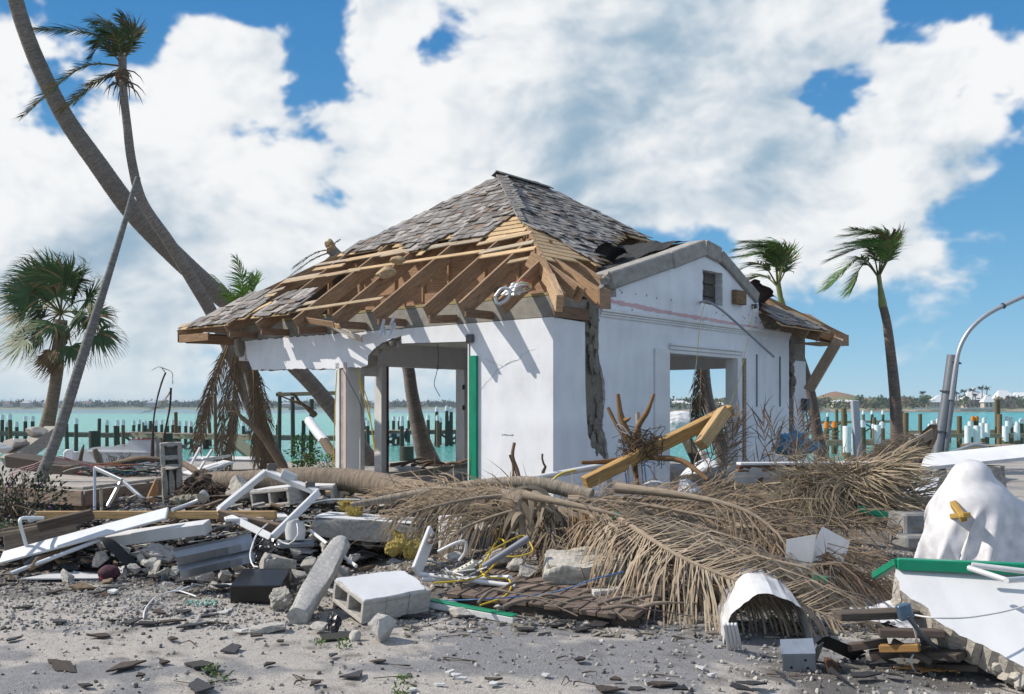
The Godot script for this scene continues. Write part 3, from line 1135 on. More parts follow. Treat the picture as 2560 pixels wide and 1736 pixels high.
	one(h, "side_jamb", Color(0.76, 0.76, 0.77), M.paint, func(mb): hbox(mb, Vector3(SIDE - 0.2, 0.25, 6.36), Vector3(SIDE, 2.57, 6.5)))
	for yy in [2.1, 1.62]:
		one(h, "hinge", Color(0.05, 0.05, 0.05), M.metal, func(mb): hbox(mb, Vector3(SIDE - 0.30, yy, 6.17), Vector3(SIDE - 0.26, yy + 0.11, 6.22), 0.004))
	one(h, "ceiling", Color(0.76, 0.76, 0.76), M.paint, func(mb): hbox(mb, Vector3(0.2, 3.06, 0.2), Vector3(SIDE - 0.2, 3.08, BACK - 0.2), 0.002))
	# doors of the missing entrance: small fittings on the lintel
	one(h, "light_fitting", Color(0.12, 0.12, 0.125), M.metal, func(mb): hbox(mb, Vector3(1.43, 2.62, -0.06), Vector3(1.56, 2.74, -0.002), 0.015))
	# hairline cracks in the render of the pier
	for cr in [[[1340, 873], [1322, 878], [1305, 888], [1297, 900], [1275, 908], [1258, 917], [1243, 925], [1232, 942], [1215, 958], [1203, 974]], [[1258, 917], [1240, 908], [1225, 905], [1213, 896]], [[1297, 900], [1280, 903], [1262, 913]]]:
		var mb := MB.new()
		mb.col = Color(0.28, 0.28, 0.29)
		for i in cr.size() - 1:
			var p := w1(cr[i][0], cr[i][1])
			var q := w1(cr[i + 1][0], cr[i + 1][1])
			hbeam(mb, Vector3(p.x, p.y, -0.0005), Vector3(q.x, q.y, -0.0005), 0.003, R(0.003, 0.006), Vector3.BACK, 0.0005)
		part(h, "crack", mb, M.paint)
	var sp := MB.new()
	sp.col = Color(0.05, 0.05, 0.05)
	for k in 8:
		var p := w1(1258 + k * 3.6, 1089 + R(-1, 1))
		hbox(sp, Vector3(p.x, p.y, -0.004), Vector3(p.x + R(0.012, 0.03), p.y + R(0.006, 0.014), -0.001), 0.001)
	part(h, "scuff_mark", sp, M.felt)
	# pock marks in the gable where fixings were torn out
	for e in [[1551, 726], [1555, 732], [1590, 735], [1617, 740], [1642, 746], [1678, 751], [1791, 782], [1808, 789], [1858, 792], [1862, 797], [1877, 812], [1890, 796], [1889, 805], [1894, 823], [1872, 788], [1905, 788], [1580, 775], [1668, 800], [1700, 806], [1745, 815]]:
		var mb := MB.new()
		mb.col = Color(0.16, 0.15, 0.14)
		var p := w2(e[0], e[1])
		rock(mb, H(0.006, p.y, p.x), Vector3(0.016, R(0.014, 0.035), R(0.012, 0.022)), HT.basis, 5, 1, 0.1)
		part(h, "pock_mark", mb, M.broken)


# ---------- roof ----------
func shingle(lst: Array, p: Vector3, along: Vector3, up: Vector3, w: float, lift: float, c: Color, twist := 0.0) -> void:
	lst.append([p, along, up, w, lift, c, twist])


func shingle_mesh(mb: MB, s: Array) -> void:
	var along: Vector3 = HT.basis * (s[1] as Vector3)
	var up: Vector3 = HT.basis * (s[2] as Vector3)
	along = (along - up * along.dot(up)).normalized()
	var nrm := up.cross(along).normalized()
	if nrm.y < 0:
		nrm = -nrm
	var b := Basis(along, nrm, along.cross(nrm))
	b = Basis(nrm, s[6]) * Basis(along, s[4] * (1.0 if b.z.dot(up) > 0 else -1.0)) * b
	mb.col = s[5]
	box(mb, Transform3D(b, HT * (s[0] as Vector3)), Vector3(s[3], 0.014, 0.40), 0.0035)


func cover(lst: Array, polys: Array, face: int) -> void:
	# lays courses over one roof face wherever the outlines say that shingles are left
	var up := (Vector3(0, KL, 1) if face == 0 else Vector3(1, KR, 0)).normalized()
	var along := Vector3(1, 0, 0) if face == 0 else Vector3(0, 0, 1)
	var nrm := (Vector3(0, 1, -KL) if face == 0 else Vector3(-KR, 1, 0)).normalized()
	var span := 4.0 / up.z if face == 0 else 4.5 / up.x
	var n := int(span / 0.165)
	for i in n + 1:
		var s := i * 0.165
		var e := s * (up.z if face == 0 else up.x) - 0.6   # b or a on the face
		var f := (e + 0.6) / (4.0 if face == 0 else 4.5)
		var x0 := -0.6 + f * (4.5 if face == 0 else 4.0)
		var x1 := (8.4 - f * 4.5) if face == 0 else (BACK + 0.6 - f * (BACK + 0.6 - BY))
		var x := x0 + R(-0.05, 0.05)
		while x < x1:
			var w := R(0.09, 0.22)
			var mid := x + w / 2
			var p := Vector3(mid, yl(e), e) if face == 0 else Vector3(e, yr(e), mid)
			var q := proj(HT * p)
			var inside := false
			for poly in polys:
				inside = inside or Geometry2D.is_point_in_polygon(q, poly)
			var fm := f + 0.2 * (up.z if face == 0 else up.x) / (4.0 if face == 0 else 4.5)
			if mid < -0.6 + fm * (4.5 if face == 0 else 4.0) or (face == 0 and mid > 8.4 - fm * 4.5):
				inside = false
			if inside and R(0, 1) > 0.025:
				var jit := R(-0.025, 0.02)
				var c := Color(0.27, 0.25, 0.235)
				var k := R(0, 1)
				if k < 0.30:
					c = Color(0.44, 0.41, 0.385)
				elif k < 0.45:
					c = Color(0.15, 0.125, 0.11)
				elif k < 0.55:
					c = Color(0.27, 0.20, 0.15)
				var lift := R(0.03, 0.085)
				if R(0, 1) < 0.2:
					lift += R(0.03, 0.13)
				shingle(lst, p + up * (0.20 + jit) + nrm * (0.030 + R(0, 0.012)), along, up, w - R(0.004, 0.012), lift, tint(c, 0.14), R(-0.035, 0.035))
			x += w
	# boards under those shingles
	return


func roof(h: Node3D) -> void:
	var shl := []
	var PL := [pv([Vector2(1250, 434), Vector2(1274, 490), Vector2(1300, 533), Vector2(1288, 547), Vector2(1225, 580), Vector2(1198, 603), Vector2(1132, 612), Vector2(1120, 598), Vector2(1085, 615), Vector2(1050, 640), Vector2(1020, 634), Vector2(985, 612), Vector2(940, 630), Vector2(896, 640), Vector2(855, 645), Vector2(860, 600), Vector2(1000, 530), Vector2(1100, 490)]),
		pv([Vector2(420, 840), Vector2(450, 800), Vector2(560, 755), Vector2(600, 752), Vector2(645, 752), Vector2(628, 790), Vector2(590, 808), Vector2(480, 850)]),
		pv([Vector2(632, 800), Vector2(690, 757), Vector2(765, 746), Vector2(716, 796)])]
	cover(shl, PL, 0)
	var PR := [pv([Vector2(1240, 430), Vector2(1272, 490), Vector2(1292, 531), Vector2(1330, 578), Vector2(1388, 604), Vector2(1437, 632), Vector2(1494, 669), Vector2(1516, 655), Vector2(1545, 605), Vector2(1560, 588), Vector2(1600, 602), Vector2(1660, 612), Vector2(1500, 520), Vector2(1367, 460)]),
		pv([Vector2(1945, 780), Vector2(2010, 805), Vector2(2110, 850), Vector2(2080, 880), Vector2(1950, 812)])]
	cover(shl, PR, 1)
	# cap pieces down the near hip
	for i in 26:
		var f := 1.0 - i * 0.5 / 26.0
		var p := Vector3(lerpf(-0.6, AX, f), lerpf(EV, 6.0, f) + 0.055, lerpf(-0.6, BX, f))
		for s in [-1, 1]:
			if i < 20 or s > 0:
				shingle(shl, p + Vector3(0.035 * s, 0, -0.035 * s), (Vector3(1, 0.1, -1) if s > 0 else Vector3(1, -0.1, -1)).normalized(), Vector3(4.5, 2.88, 4.0).normalized(), 0.1, R(0.05, 0.1), tint(Color(0.33, 0.305, 0.285), 0.2), R(-0.05, 0.05))
	# the shingles that show largest are pieces of their own; the small rest is one part
	var order := []
	for i in shl.size():
		var p: Vector3 = HT * (shl[i][0] as Vector3)
		order.append([p.length() / (float(shl[i][3]) + 0.1), i])
	order.sort_custom(func(a, b): return a[0] < b[0])
	var rest := MB.new()
	for k in order.size():
		var s: Array = shl[order[k][1]]
		if k < 300:
			var mb := MB.new()
			shingle_mesh(mb, s)
			part(h, "shingle", mb, M.wood)
		else:
			shingle_mesh(rest, s)
	var rs := part(h, "small_shingles", rest, M.wood, "stuff")
	rs.set_meta("label", "weathered grey wooden shingles farther up the roof")
	# rafters of the front face
	var k := 0
	for e in [0.42, 1.14, 1.84, 2.93, 3.85, 4.86, 5.89, 6.84, 7.7]:
		var a: float = e
		k += 1
		var bm := minf((a + 0.6) * 4.0 / 4.5 - 0.6, (8.4 - a) * 4.0 / 4.5 - 0.6)
		if bm < 0.2:
			continue
		var c := tint(RAFTER, 0.12)
		var b0 := -0.56
		one(h, "rafter", c, M.wood, func(mb): hbeam(mb, Vector3(a, yl(b0) - 0.125, b0), Vector3(a, yl(bm) - 0.125, bm), 0.05, 0.23, Vector3(0, 1, -KL)))
		if a > 0.5:
			var drop: float = R(-0.01, 0.02) if k % 3 else 0.05
			one(h, "lookout", tint(Color(0.30, 0.19, 0.12), 0.15), M.wood, func(mb): hbeam(mb, Vector3(a - 0.045, 2.985 - drop, -0.55), Vector3(a - 0.045, 2.985, 0.01), 0.04, 0.115, Vector3.UP))
	# rafters of the gable side
	for e in [0.15, 0.75, 1.3, 1.9, 2.5, 5.6, 6.2, 6.9, 7.5]:
		var b: float = e
		var am := minf((b + 0.6) * 4.5 / 4.0 - 0.6, 3.85)
		if b > BY:
			am = (BACK + 0.6 - b) / (BACK + 0.6 - BY) * 4.5 - 0.6
		var a0 := -0.25 if b < 0.3 else (-0.56 if b > 6.5 else 0.1)
		one(h, "rafter", tint(RAFTER, 0.12), M.wood, func(mb): hbeam(mb, Vector3(a0, yr(a0) - 0.125, b), Vector3(am, yr(am) - 0.125, b), 0.045, 0.2, Vector3(-KR, 1, 0)))
	# hips and ridge
	for e in [[Vector3(-0.58, EV - 0.11, -0.58), Vector3(AX, 5.88, BX)], [Vector3(8.38, EV - 0.11, -0.58), Vector3(AX, 5.88, BX)], [Vector3(-0.58, EV - 0.11, BACK + 0.58), Vector3(AX, 5.88, BY)], [Vector3(AX, 5.88, BX), Vector3(AX, 5.88, BY)]]:
		one(h, "hip_rafter", tint(Color(0.42, 0.26, 0.14), 0.1), M.wood, func(mb): hbeam(mb, e[0], e[1], 0.05, 0.24))
	one(h, "ridge_cap", Color(0.17, 0.185, 0.185), M.felt, func(mb):
		hbeam(mb, Vector3(AX - 0.06, 6.07, BX - 0.12), Vector3(AX - 0.06, 6.06, BY + 0.1), 0.16, 0.02, Vector3(-0.55, 1, 0))
		hbeam(mb, Vector3(AX + 0.07, 6.07, BX - 0.12), Vector3(AX + 0.07, 6.06, BY + 0.1), 0.16, 0.02, Vector3(0.55, 1, 0)))
	# boards: under the shingles in rows, then the bare ones one by one
	for face in 2:
		var up := (Vector3(0, KL, 1) if face == 0 else Vector3(1, KR, 0)).normalized()
		var nrm := (Vector3(0, 1, -KL) if face == 0 else Vector3(-KR, 1, 0)).normalized()
		for i in 36:
			var e := -0.55 + i * 0.135
			if e > (3.3 if face == 0 else 3.8):
				break
			var f := (e + 0.6) / (4.0 if face == 0 else 4.5)
			var x0 := -0.6 + f * (4.5 if face == 0 else 4.0) + 0.02
			var x1 := ((8.4 - f * 4.5) if face == 0 else (BACK + 0.6 - f * (BACK + 0.6 - BY))) - 0.02
			var run := -100.0
			var x := x0
			var step := 0.08
			while x < x1 + step:
				var p := Vector3(x, yl(e), e) if face == 0 else Vector3(e, yr(e), x)
				var q := proj(HT * (p + up * -0.06))
				var ok := false
				if x < x1:
					for poly in (PL if face == 0 else PR):
						ok = ok or Geometry2D.is_point_in_polygon(q, poly)
					if face == 0 and i > 11 and x < 3.2 and Geometry2D.is_point_in_polygon(q, pv([Vector2(1300, 525), Vector2(1225, 580), Vector2(1200, 605), Vector2(1330, 590)])):
						ok = true
					if face == 1 and x < 2.2 and q.y > 500 and q.y < 655 and q.x < 1450:
						ok = true
				if ok and run < -50:
					run = x
				elif not ok and run > -50:
					var r0 := run - R(0.0, 0.14)
					var r1 := x + R(0.0, 0.12)
					r0 = maxf(r0, x0)
					r1 = minf(r1, x1)
					var pa := (Vector3(r0, yl(e), e) if face == 0 else Vector3(e, yr(e), r0)) + nrm * 0.005
					var pb := (Vector3(r1, yl(e), e) if face == 0 else Vector3(e, yr(e), r1)) + nrm * 0.005
					one(h, "sheathing_board", tint(LUMBER, 0.14), M.board, func(mb): hbeam(mb, pa, pb, 0.125, 0.02, nrm))
					run = -100.0
				x += step
	# bare boards left on the front face, each between two points on the slope
	var BB := [[1195, 612, 1330, 583, .09], [1201, 633, 1335, 607, .1], [1203, 645, 1340, 622, .1], [1272, 658, 1352, 642, .085], [790, 664, 1145, 608, .08], [870, 652, 1010, 625, .11], [955, 640, 1075, 617, .11], [1060, 625, 1150, 606, .1], [868, 678, 1210, 629, .075], [705, 708, 870, 681, .09], [712, 703, 800, 688, .1], [786, 676, 860, 664, .1], [718, 782, 957, 747, .075], [718, 770, 790, 756, .1], [575, 766, 660, 752, .1], [615, 752, 690, 738, .1], [660, 738, 712, 722, .1], [596, 800, 680, 758, .1], [820, 690, 905, 674, .1], [1130, 612, 1204, 600, .1], [560, 784, 640, 770, .09], [450, 818, 560, 790, .12]]
	for e in BB:
		var p := rl(e[0], e[1])
		var q := rl(e[2], e[3])
		var nr := Vector3(0, 1, -KL).normalized()
		k += 1
		one(h, "sheathing_board", tint([LUMBER, Color(0.58, 0.42, 0.25), Color(0.50, 0.40, 0.29)][k % 3], 0.16), M.board, func(mb): hbeam(mb, p + nr * R(0.006, 0.016), q + nr * R(0.006, 0.016), e[4] * 1.15, 0.022, nr))
	# far faces and the attic partition close the roof
	one(h, "rear_roof_deck", Color(0.44, 0.34, 0.25), M.board, func(mb):
		var ap := H(AX, 6.0, BX)
		var ar := H(AX, 6.0, BY)
		mb.tri_to(H(8.4, EV, -0.6), ap, H(8.4, EV, BACK + 0.6), HT.basis * Vector3(1, 1, 0), Vector2(0, 0), Vector2(4, 5), Vector2(9, 0))
		mb.tri_to(ap, ar, H(8.4, EV, BACK + 0.6), HT.basis * Vector3(1, 1, 0), Vector2(4, 5), Vector2(5, 5), Vector2(9, 0))
		mb.tri_to(ar, H(8.4, EV, BACK + 0.6), H(-0.6, EV, BACK + 0.6), HT.basis * Vector3(0, 1, 1), Vector2(4, 5), Vector2(9, 0), Vector2(0, 0)))
	one(h, "attic_partition", Color(0.46, 0.27, 0.15), M.board, func(mb): slab(mb, mb, pv([Vector2(0.9, 3.1), Vector2(7.0, 3.1), Vector2(6.0, 4.45), Vector2(1.8, 4.45)]), HT * Transform3D(Basis(), Vector3(0, 0, 1.55)), 0.02))
	for a in [1.0, 1.6, 2.3, 3.1, 3.7, 4.4, 5.3, 6.2]:
		one(h, "attic_stud", tint(Color(0.42, 0.25, 0.13), 0.15), M.wood, func(mb): hbeam(mb, Vector3(a, 3.09, 1.2), Vector3(a, yl(1.2) - 0.22, 1.2), 0.04, 0.09, Vector3.BACK))
	for a in [0.9, 2.0, 3.0]:
		one(h, "blocking", tint(Color(0.36, 0.2, 0.11), 0.15), M.wood, func(mb): hbeam(mb, Vector3(a, 3.33, 0.12), Vector3(a + 0.56, 3.33, 0.12), 0.04, 0.17, Vector3.UP))
	one(h, "wall_plate", Color(0.42, 0.33, 0.16), M.wood, func(mb): hbox(mb, Vector3(0.1, 3.2, 0.02), Vector3(6.9, 3.245, 0.16), 0.004))
	# eave end: fascia returns at the far corner
	one(h, "fascia", Color(0.20, 0.14, 0.10), M.wood, func(mb): hbeam(mb, Vector3(8.42, EV - 0.12, -0.6), Vector3(8.42, EV - 0.12, 3.2), 0.03, 0.2))
	one(h, "fascia", Color(0.36, 0.21, 0.11), M.wood, func(mb): hbeam(mb, Vector3(8.38, 2.96, -0.58), Vector3(7.4, 2.96, -0.58), 0.04, 0.14))
	one(h, "fascia", Color(0.34, 0.21, 0.12), M.wood, func(mb): hbeam(mb, Vector3(8.3, 2.96, -0.5), Vector3(7.55, 2.93, 0.2), 0.04, 0.16))
	# hip tail and the boxed rafters beside the gable
	one(h, "rafter_tail", Color(0.62, 0.42, 0.25), M.wood, func(mb): hbeam(mb, Vector3(-0.05, 3.36, -0.12), Vector3(-0.62, 2.98, -0.66), 0.09, 0.22))
	one(h, "rafter_tail", Color(0.55, 0.36, 0.2), M.wood, func(mb): hbeam(mb, Vector3(0.2, 3.5, 0.05), Vector3(-0.5, 3.05, -0.42), 0.04, 0.2))
	for e in [[0.22, 0.0], [0.64, 0.0]]:
		one(h, "rafter_tail", tint(Color(0.50, 0.31, 0.17), 0.1), M.wood, func(mb): hbeam(mb, Vector3(0.6, yr(0.6) - 0.12, e[0]), Vector3(-0.32, yr(-0.32) - 0.12, e[0]), 0.045, 0.22))
	one(h, "fascia", Color(0.44, 0.28, 0.17), M.wood, func(mb): hbeam(mb, Vector3(-0.35, 3.17, 0.56), Vector3(-0.35, 3.18, 0.82), 0.04, 0.27))
	one(h, "nailer", Color(0.26, 0.16, 0.10), M.wood, func(mb): hbox(mb, Vector3(-0.03, 2.9, 0.0), Vector3(0.012, 3.06, 0.78), 0.004))
	# the small gable roof: torn felt over boards
	var apex := w2(1768, 600)
	var foot := w2(1523, 682)
	var fl := MB.new()
	fl.col = Color(0.045, 0.044, 0.046)
	var nn := 22
	for i in nn:
		for j in nn:
			var q := []
			for d in [[0, 0], [1, 0], [1, 1], [0, 1]]:
				var u := float(i + d[0]) / nn
				var v := float(j + d[1]) / nn
				var bb := lerpf(foot.x - 0.25, apex.x, u)
				var yy := lerpf(foot.y - 0.16, apex.y, u)
				var deep: float = lerpf(0.32, (yy - EV) / KR - 0.6 + 0.25, v)
				yy += 0.10 * nz.get_noise_2d(bb * 90, deep * 110) + 0.04 * nz.get_noise_2d(bb * 380, deep * 300) + 0.05
				q.append(H(deep, yy, bb))
			fl.quad_to(q[0], q[1], q[2], q[3], Vector3.UP)
	part(h, "roofing_felt", fl, M.felt)
	one(h, "gable_roof_deck", Color(0.5, 0.38, 0.26), M.board, func(mb):
		var t := 1.6
		mb.quad_to(H(0.3, apex.y, apex.x), H(t, apex.y, apex.x), H(0.4, foot.y, 7.2), H(0.3, foot.y, 7.2), HT.basis * Vector3(0, 1, 1)))
	# torn flap of felt curling up at the valley, and another past the gable
	for e in [[0.95, 3.97, 2.35, 0.55, 0.30], [0.35, 3.62, 6.35, 0.8, 0.42]]:
		var mb := MB.new()
		mb.col = Color(0.045, 0.042, 0.044) if e[2] < 4 else Color(0.06, 0.03, 0.034)
		for i in 12:
			for j in 8:
				var q := []
				for d in [[0, 0], [1, 0], [1, 1], [0, 1]]:
					var u := float(i + d[0]) / 12.0
					var v := float(j + d[1]) / 8.0
					var wv := 0.05 * sin(u * 9.0) + 0.06 * nz.get_noise_2d(u * 300, v * 240 + e[2] * 99)
					q.append(H(e[0] - 0.35 * v + wv, e[1] + e[4] * sin(v * 2.0) - 0.25 * u * (0.4 if e[2] < 4 else 1.0), e[2] + (u - 0.5) * e[3] + 0.2 * v))
				mb.quad_to(q[0], q[1], q[2], q[3], Vector3.UP)
		part(h, "felt_flap", mb, M.felt)
	# far eave beyond the gable
	one(h, "sheathing_board", Color(0.5, 0.33, 0.17), M.board, func(mb): hbeam(mb, Vector3(-0.05, yr(-0.05) - 0.03, 7.2), Vector3(-0.05, yr(-0.05) - 0.03, 8.7), 0.5, 0.03, Vector3(-KR, 1, 0)))
	one(h, "soffit_board", Color(0.52, 0.33, 0.17), M.board, func(mb): hbeam(mb, Vector3(-0.3, 2.93, 7.6), Vector3(-0.3, 2.93, 8.7), 0.5, 0.02, Vector3.UP))
	one(h, "fascia", Color(0.45, 0.26, 0.12), M.wood, func(mb): hbeam(mb, Vector3(-0.1, 3.34, 6.9), Vector3(-0.5, 3.06, 8.3), 0.05, 0.2))
	one(h, "fascia", Color(0.40, 0.25, 0.14), M.wood, func(mb): hbeam(mb, Vector3(-0.12, 3.1, 7.5), Vector3(-0.5, 2.98, 8.4), 0.05, 0.1))
	one(h, "fascia", Color(0.40, 0.25, 0.14), M.wood, func(mb): hbeam(mb, Vector3(-0.62, 3.0, 8.1), Vector3(-0.62, 3.02, 8.76), 0.03, 0.22))
	one(h, "metal_strap", Color(0.35, 0.36, 0.38), M.metal, func(mb): hbox(mb, Vector3(-0.16, 3.18, 7.42), Vector3(-0.12, 3.36, 7.62), 0.004))
	# the board that dangles from the far eave
	one(h, "dangling_board", Color(0.46, 0.33, 0.22), M.wood, func(mb): beam(mb, at(2098, 846, 18.3), at(2022, 976, 18.2), 0.045, 0.22, 0.9))


func house_details(h: Node3D) -> void:
	one(h, "wood_block", Color(0.26, 0.155, 0.075), M.wood, func(mb):
		var p := w2(1829, 760)
		var q := w2(1854, 730)
		hbox(mb, Vector3(-0.1, p.y, p.x), Vector3(-0.002, q.y, q.x), 0.006))
	# grey conduit drooping out of the vent hole
	one(h, "conduit", Color(0.22, 0.24, 0.27), M.plastic, func(mb): wire(mb, [H(0.1, 3.44, 4.1), at(1768, 754, 14.9), at(1800, 772, 14.75), at(1850, 815, 14.7), at(1936, 893, 14.7)], 0.02, 0.08, 8))
	one(h, "yellow_cord", Color(0.62, 0.52, 0.12), M.plastic, func(mb):
		wire(mb, [at(1765, 753, 15.3), at(1752, 800, 15.1), at(1742, 900, 14.9)], 0.006)
		wire(mb, [at(1884, 765, 16.3), at(1874, 830, 16.0), at(1845, 960, 15.4), at(1815, 1030, 15.0)], 0.006))
	one(h, "string", Color(0.55, 0.55, 0.5), M.plastic, func(mb):
		wire(mb, [at(1742, 900, 14.9), at(1730, 1000, 14.6), at(1720, 1110, 14.3)], 0.006)
		wire(mb, [at(1884, 765, 16.3), at(1858, 800, 15.8), at(1838, 880, 15.5), at(1832, 990, 15.2), at(1806, 1050, 15.0)], 0.003))
	one(h, "bracket", Color(0.1, 0.1, 0.11), M.metal, func(mb):
		var p := w2(1880, 764)
		hbox(mb, Vector3(-0.1, p.y - 0.06, p.x - 0.02), Vector3(-0.002, p.y + 0.02, p.x + 0.03), 0.004))
	# crumpled foil duct and wires hanging at the eave
	var du := MB.new()
	du.col = Color(0.62, 0.63, 0.65)
	rock(du, at(1290, 718, 12.3), Vector3(0.17, 0.10, 0.08), Basis(Vector3.BACK, 0.5), 14, 3, 0.5)
	wire(du, [at(1238, 742, 12.2), at(1255, 722, 12.2), at(1275, 726, 12.2), at(1268, 748, 12.2), at(1245, 760, 12.2), at(1238, 744, 12.2)], 0.022, 0.03, 7)
	part(h, "foil_duct", du, M.metal)
	var wr := MB.new()
	for e in [[Color(0.5, 0.05, 0.04), 700], [Color(0.6, 0.5, 0.1), 706], [Color(0.6, 0.6, 0.6), 712]]:
		wr.col = e[0]
		wire(wr, [at(1285, e[1] + 6, 12.3), at(1310, e[1], 12.2), at(1330, e[1] + 8, 12.25), at(1300, e[1] + 22, 12.3)], 0.005)
	part(h, "loose_wire", wr, M.plastic)
	one(h, "hanging_wire", Color(0.05, 0.05, 0.05), M.plastic, func(mb):
		wire(mb, [at(1094, 860, 15), at(1096, 900, 15), at(1092, 930, 15), at(1085, 960, 15), at(1100, 992, 15)], 0.006)
		wire(mb, [at(1098, 915, 15), at(1090, 925, 15), at(1105, 920, 15)], 0.006)
		wire(mb, [at(858, 926, 15.2), at(880, 970, 15.3), at(900, 1010, 15.3), at(905, 1040, 15.3)], 0.006))
	one(h, "yellow_cord", Color(0.60, 0.46, 0.05), M.plastic, func(mb):
		wire(mb, [at(893, 925, 15.4), at(905, 980, 15.4), at(925, 1050, 15.4), at(940, 1130, 15.4)], 0.010)
		wire(mb, [at(895, 940, 15.3), at(918, 1000, 15.3), at(930, 1080, 15.3), at(936, 1130, 15.3)], 0.008)
		wire(mb, [at(842, 925, 15.2), at(838, 1000, 15.2), at(832, 1170, 15.2)], 0.008))
	one(h, "dangling_foil", Color(0.5, 0.5, 0.52), M.metal, func(mb):
		for k in 8:
			blade(mb, at(985 - (k % 2) * 25, 790 + (k % 4) * 8, 13.7), Vector3(R(-0.3, 0.3), -1, R(-0.3, 0.3)).normalized(), Vector3.BACK, R(0.1, 0.28), 0.05, Vector3(R(-0.6, 0.6), 0, R(-0.6, 0.6))))
	# paper nest balls on the battens
	for e in [[995, 660, 0.085], [968, 690, 0.11]]:
		var mb := MB.new()
		mb.col = Color(0.50, 0.36, 0.2)
		var p := rl(e[0], e[1])
		rock(mb, HT * p + Vector3(0, 0.04, 0.04), Vector3(e[2] * 1.6, e[2], e[2]), Basis(), 5, 2, 0.15)
		part(h, "torn_paper", mb, M.cloth)
	# loose splintered boards caught under the eave
	for e in [[800, 805, 850, 818, 0.09, LUMBER], [810, 808, 905, 848, 0.1, Color(0.7, 0.66, 0.6)], [760, 800, 835, 812, 0.1, RAFTER], [860, 832, 905, 850, 0.09, LUMBER]]:
		one(h, "loose_board", e[5], M.wood, func(mb): beam(mb, at(e[0], e[1], 15.6), at(e[2], e[3], 14.7), 0.02, e[4], 0.4))
	one(h, "cap_block", Color(0.45, 0.42, 0.37), M.broken, func(mb):
		rock(mb, at(600, 862, 17.5), Vector3(0.12, 0.26, 0.12), Basis(), 7, 2, 0.12)
		rock(mb, at(580, 830, 17.4), Vector3(0.10, 0.16, 0.12), Basis(), 7, 2, 0.12))
	one(h, "meter_box", Color(0.04, 0.045, 0.06), M.plastic, func(mb): hbox(mb, Vector3(-0.12, 1.62, 7.92), Vector3(-0.002, 1.86, 8.1), 0.02))
	one(h, "wall_wire", Color(0.05, 0.10, 0.22), M.plastic, func(mb):
		for k in 5:
			wire(mb, [H(-0.06, 1.65, 8.0), H(-0.14, 1.4 + R(-0.1, 0.1), 7.95 + R(-0.15, 0.15)), H(-0.1, 1.1, 8.0 + R(-0.2, 0.2)), H(-0.15, 0.8, 7.9 + R(-0.3, 0.2))], 0.008))


# ---------- palms and other plants ----------
func P3(a: Array) -> Vector3:
	return at(a[0], a[1], a[2])


func pts3(a: Array) -> Array:
	var o := []
	for e in a:
		o.append(P3(e))
	return o


# A ringed palm trunk through the given points; radii are given at the same points.
func trunk(parent: Node3D, a: Array, rads: Array, c: Color, step := 0.05, called := "trunk", deep := 0.0) -> void:
	var key := pts3(a)
	var line := curve(key, step)
	var mb := MB.new()
	mb.col = c
	var rr := []
	var ps := []
	var n := line.size()
	for i in n:
		var f := float(i) / (n - 1) * (rads.size() - 1)
		var k := mini(int(f), rads.size() - 2)
		var r: float = lerpf(rads[k], rads[k + 1], f - k)
		# each old leaf scar is a small step: wide, then drawn in
		ps.append(line[i])
		rr.append(r * (1.0 + R(0.0, 0.025)))
		if i < n - 1:
			ps.append(line[i].lerp(line[i + 1], 0.75))
			rr.append(r * (0.955 - deep + R(0, 0.02 + deep)))
	tube(mb, ps, rr, 14, 0.0, 0.16)
	part(parent, called, mb, M.bark)


const GREEN := Color(0.055, 0.115, 0.022)
const DRY := Color(0.24, 0.165, 0.095)


func feather(parent: Node3D, path: Array, o: Dictionary, called := "frond") -> void:
	var st := MB.new()
	var lf := MB.new()
	o["path"] = pts3(path)
	var up: Vector3 = o.get("up", Vector3.UP)
	frond(st, lf, Vector3.ZERO, Vector3.RIGHT, up, o)
	var f := part(parent, called, lf, M.leaf if not o.get("dead", false) else M.dry)
	part(f, "stem", st, M.stick)


func fan(parent: Node3D, base: Vector3, hub: Vector3, nrm: Vector3, rad: float, n: int, c: Color, droop: Vector3, dead := false) -> void:
	var lf := MB.new()
	var st := MB.new()
	st.col = Color(0.16, 0.15, 0.05) if not dead else DRY
	wire(st, [base, base.lerp(hub, 0.5) + Vector3(0, 0.08, 0), hub], 0.014, 0.1, 5)
	var d := (hub - base).normalized()
	var side := d.cross(nrm).normalized()
	var nn := side.cross(d).normalized()
	for i in n:
		var a := lerpf(-1.95, 1.95, float(i) / (n - 1)) + R(-0.04, 0.04)
		var dir := (d * cos(a) + side * sin(a) + nn * R(-0.12, 0.12)).normalized()
		lf.col = tint(c, 0.25)
		if R(0, 1) < 0.10:
			lf.col = tint(Color(0.22, 0.16, 0.07), 0.25)
		blade(lf, hub, dir, nn, rad * R(0.8, 1.08) * (1.0 - 0.12 * absf(a)), 0.055, droop * R(0.7, 1.4) + Vector3(R(-0.2, 0.2), R(-0.2, 0.2), R(-0.2, 0.2)), 4)
		# the tips fray into threads
		blade(lf, hub + dir * rad * 0.6 + droop * 0.12 * rad, (dir + droop * 0.5).normalized(), nn, rad * 0.55, 0.012, droop * 2.0, 2)
	var f := part(parent, "fan_leaf", lf, M.leaf if not dead else M.dry)
	part(f, "stalk", st, M.stick)


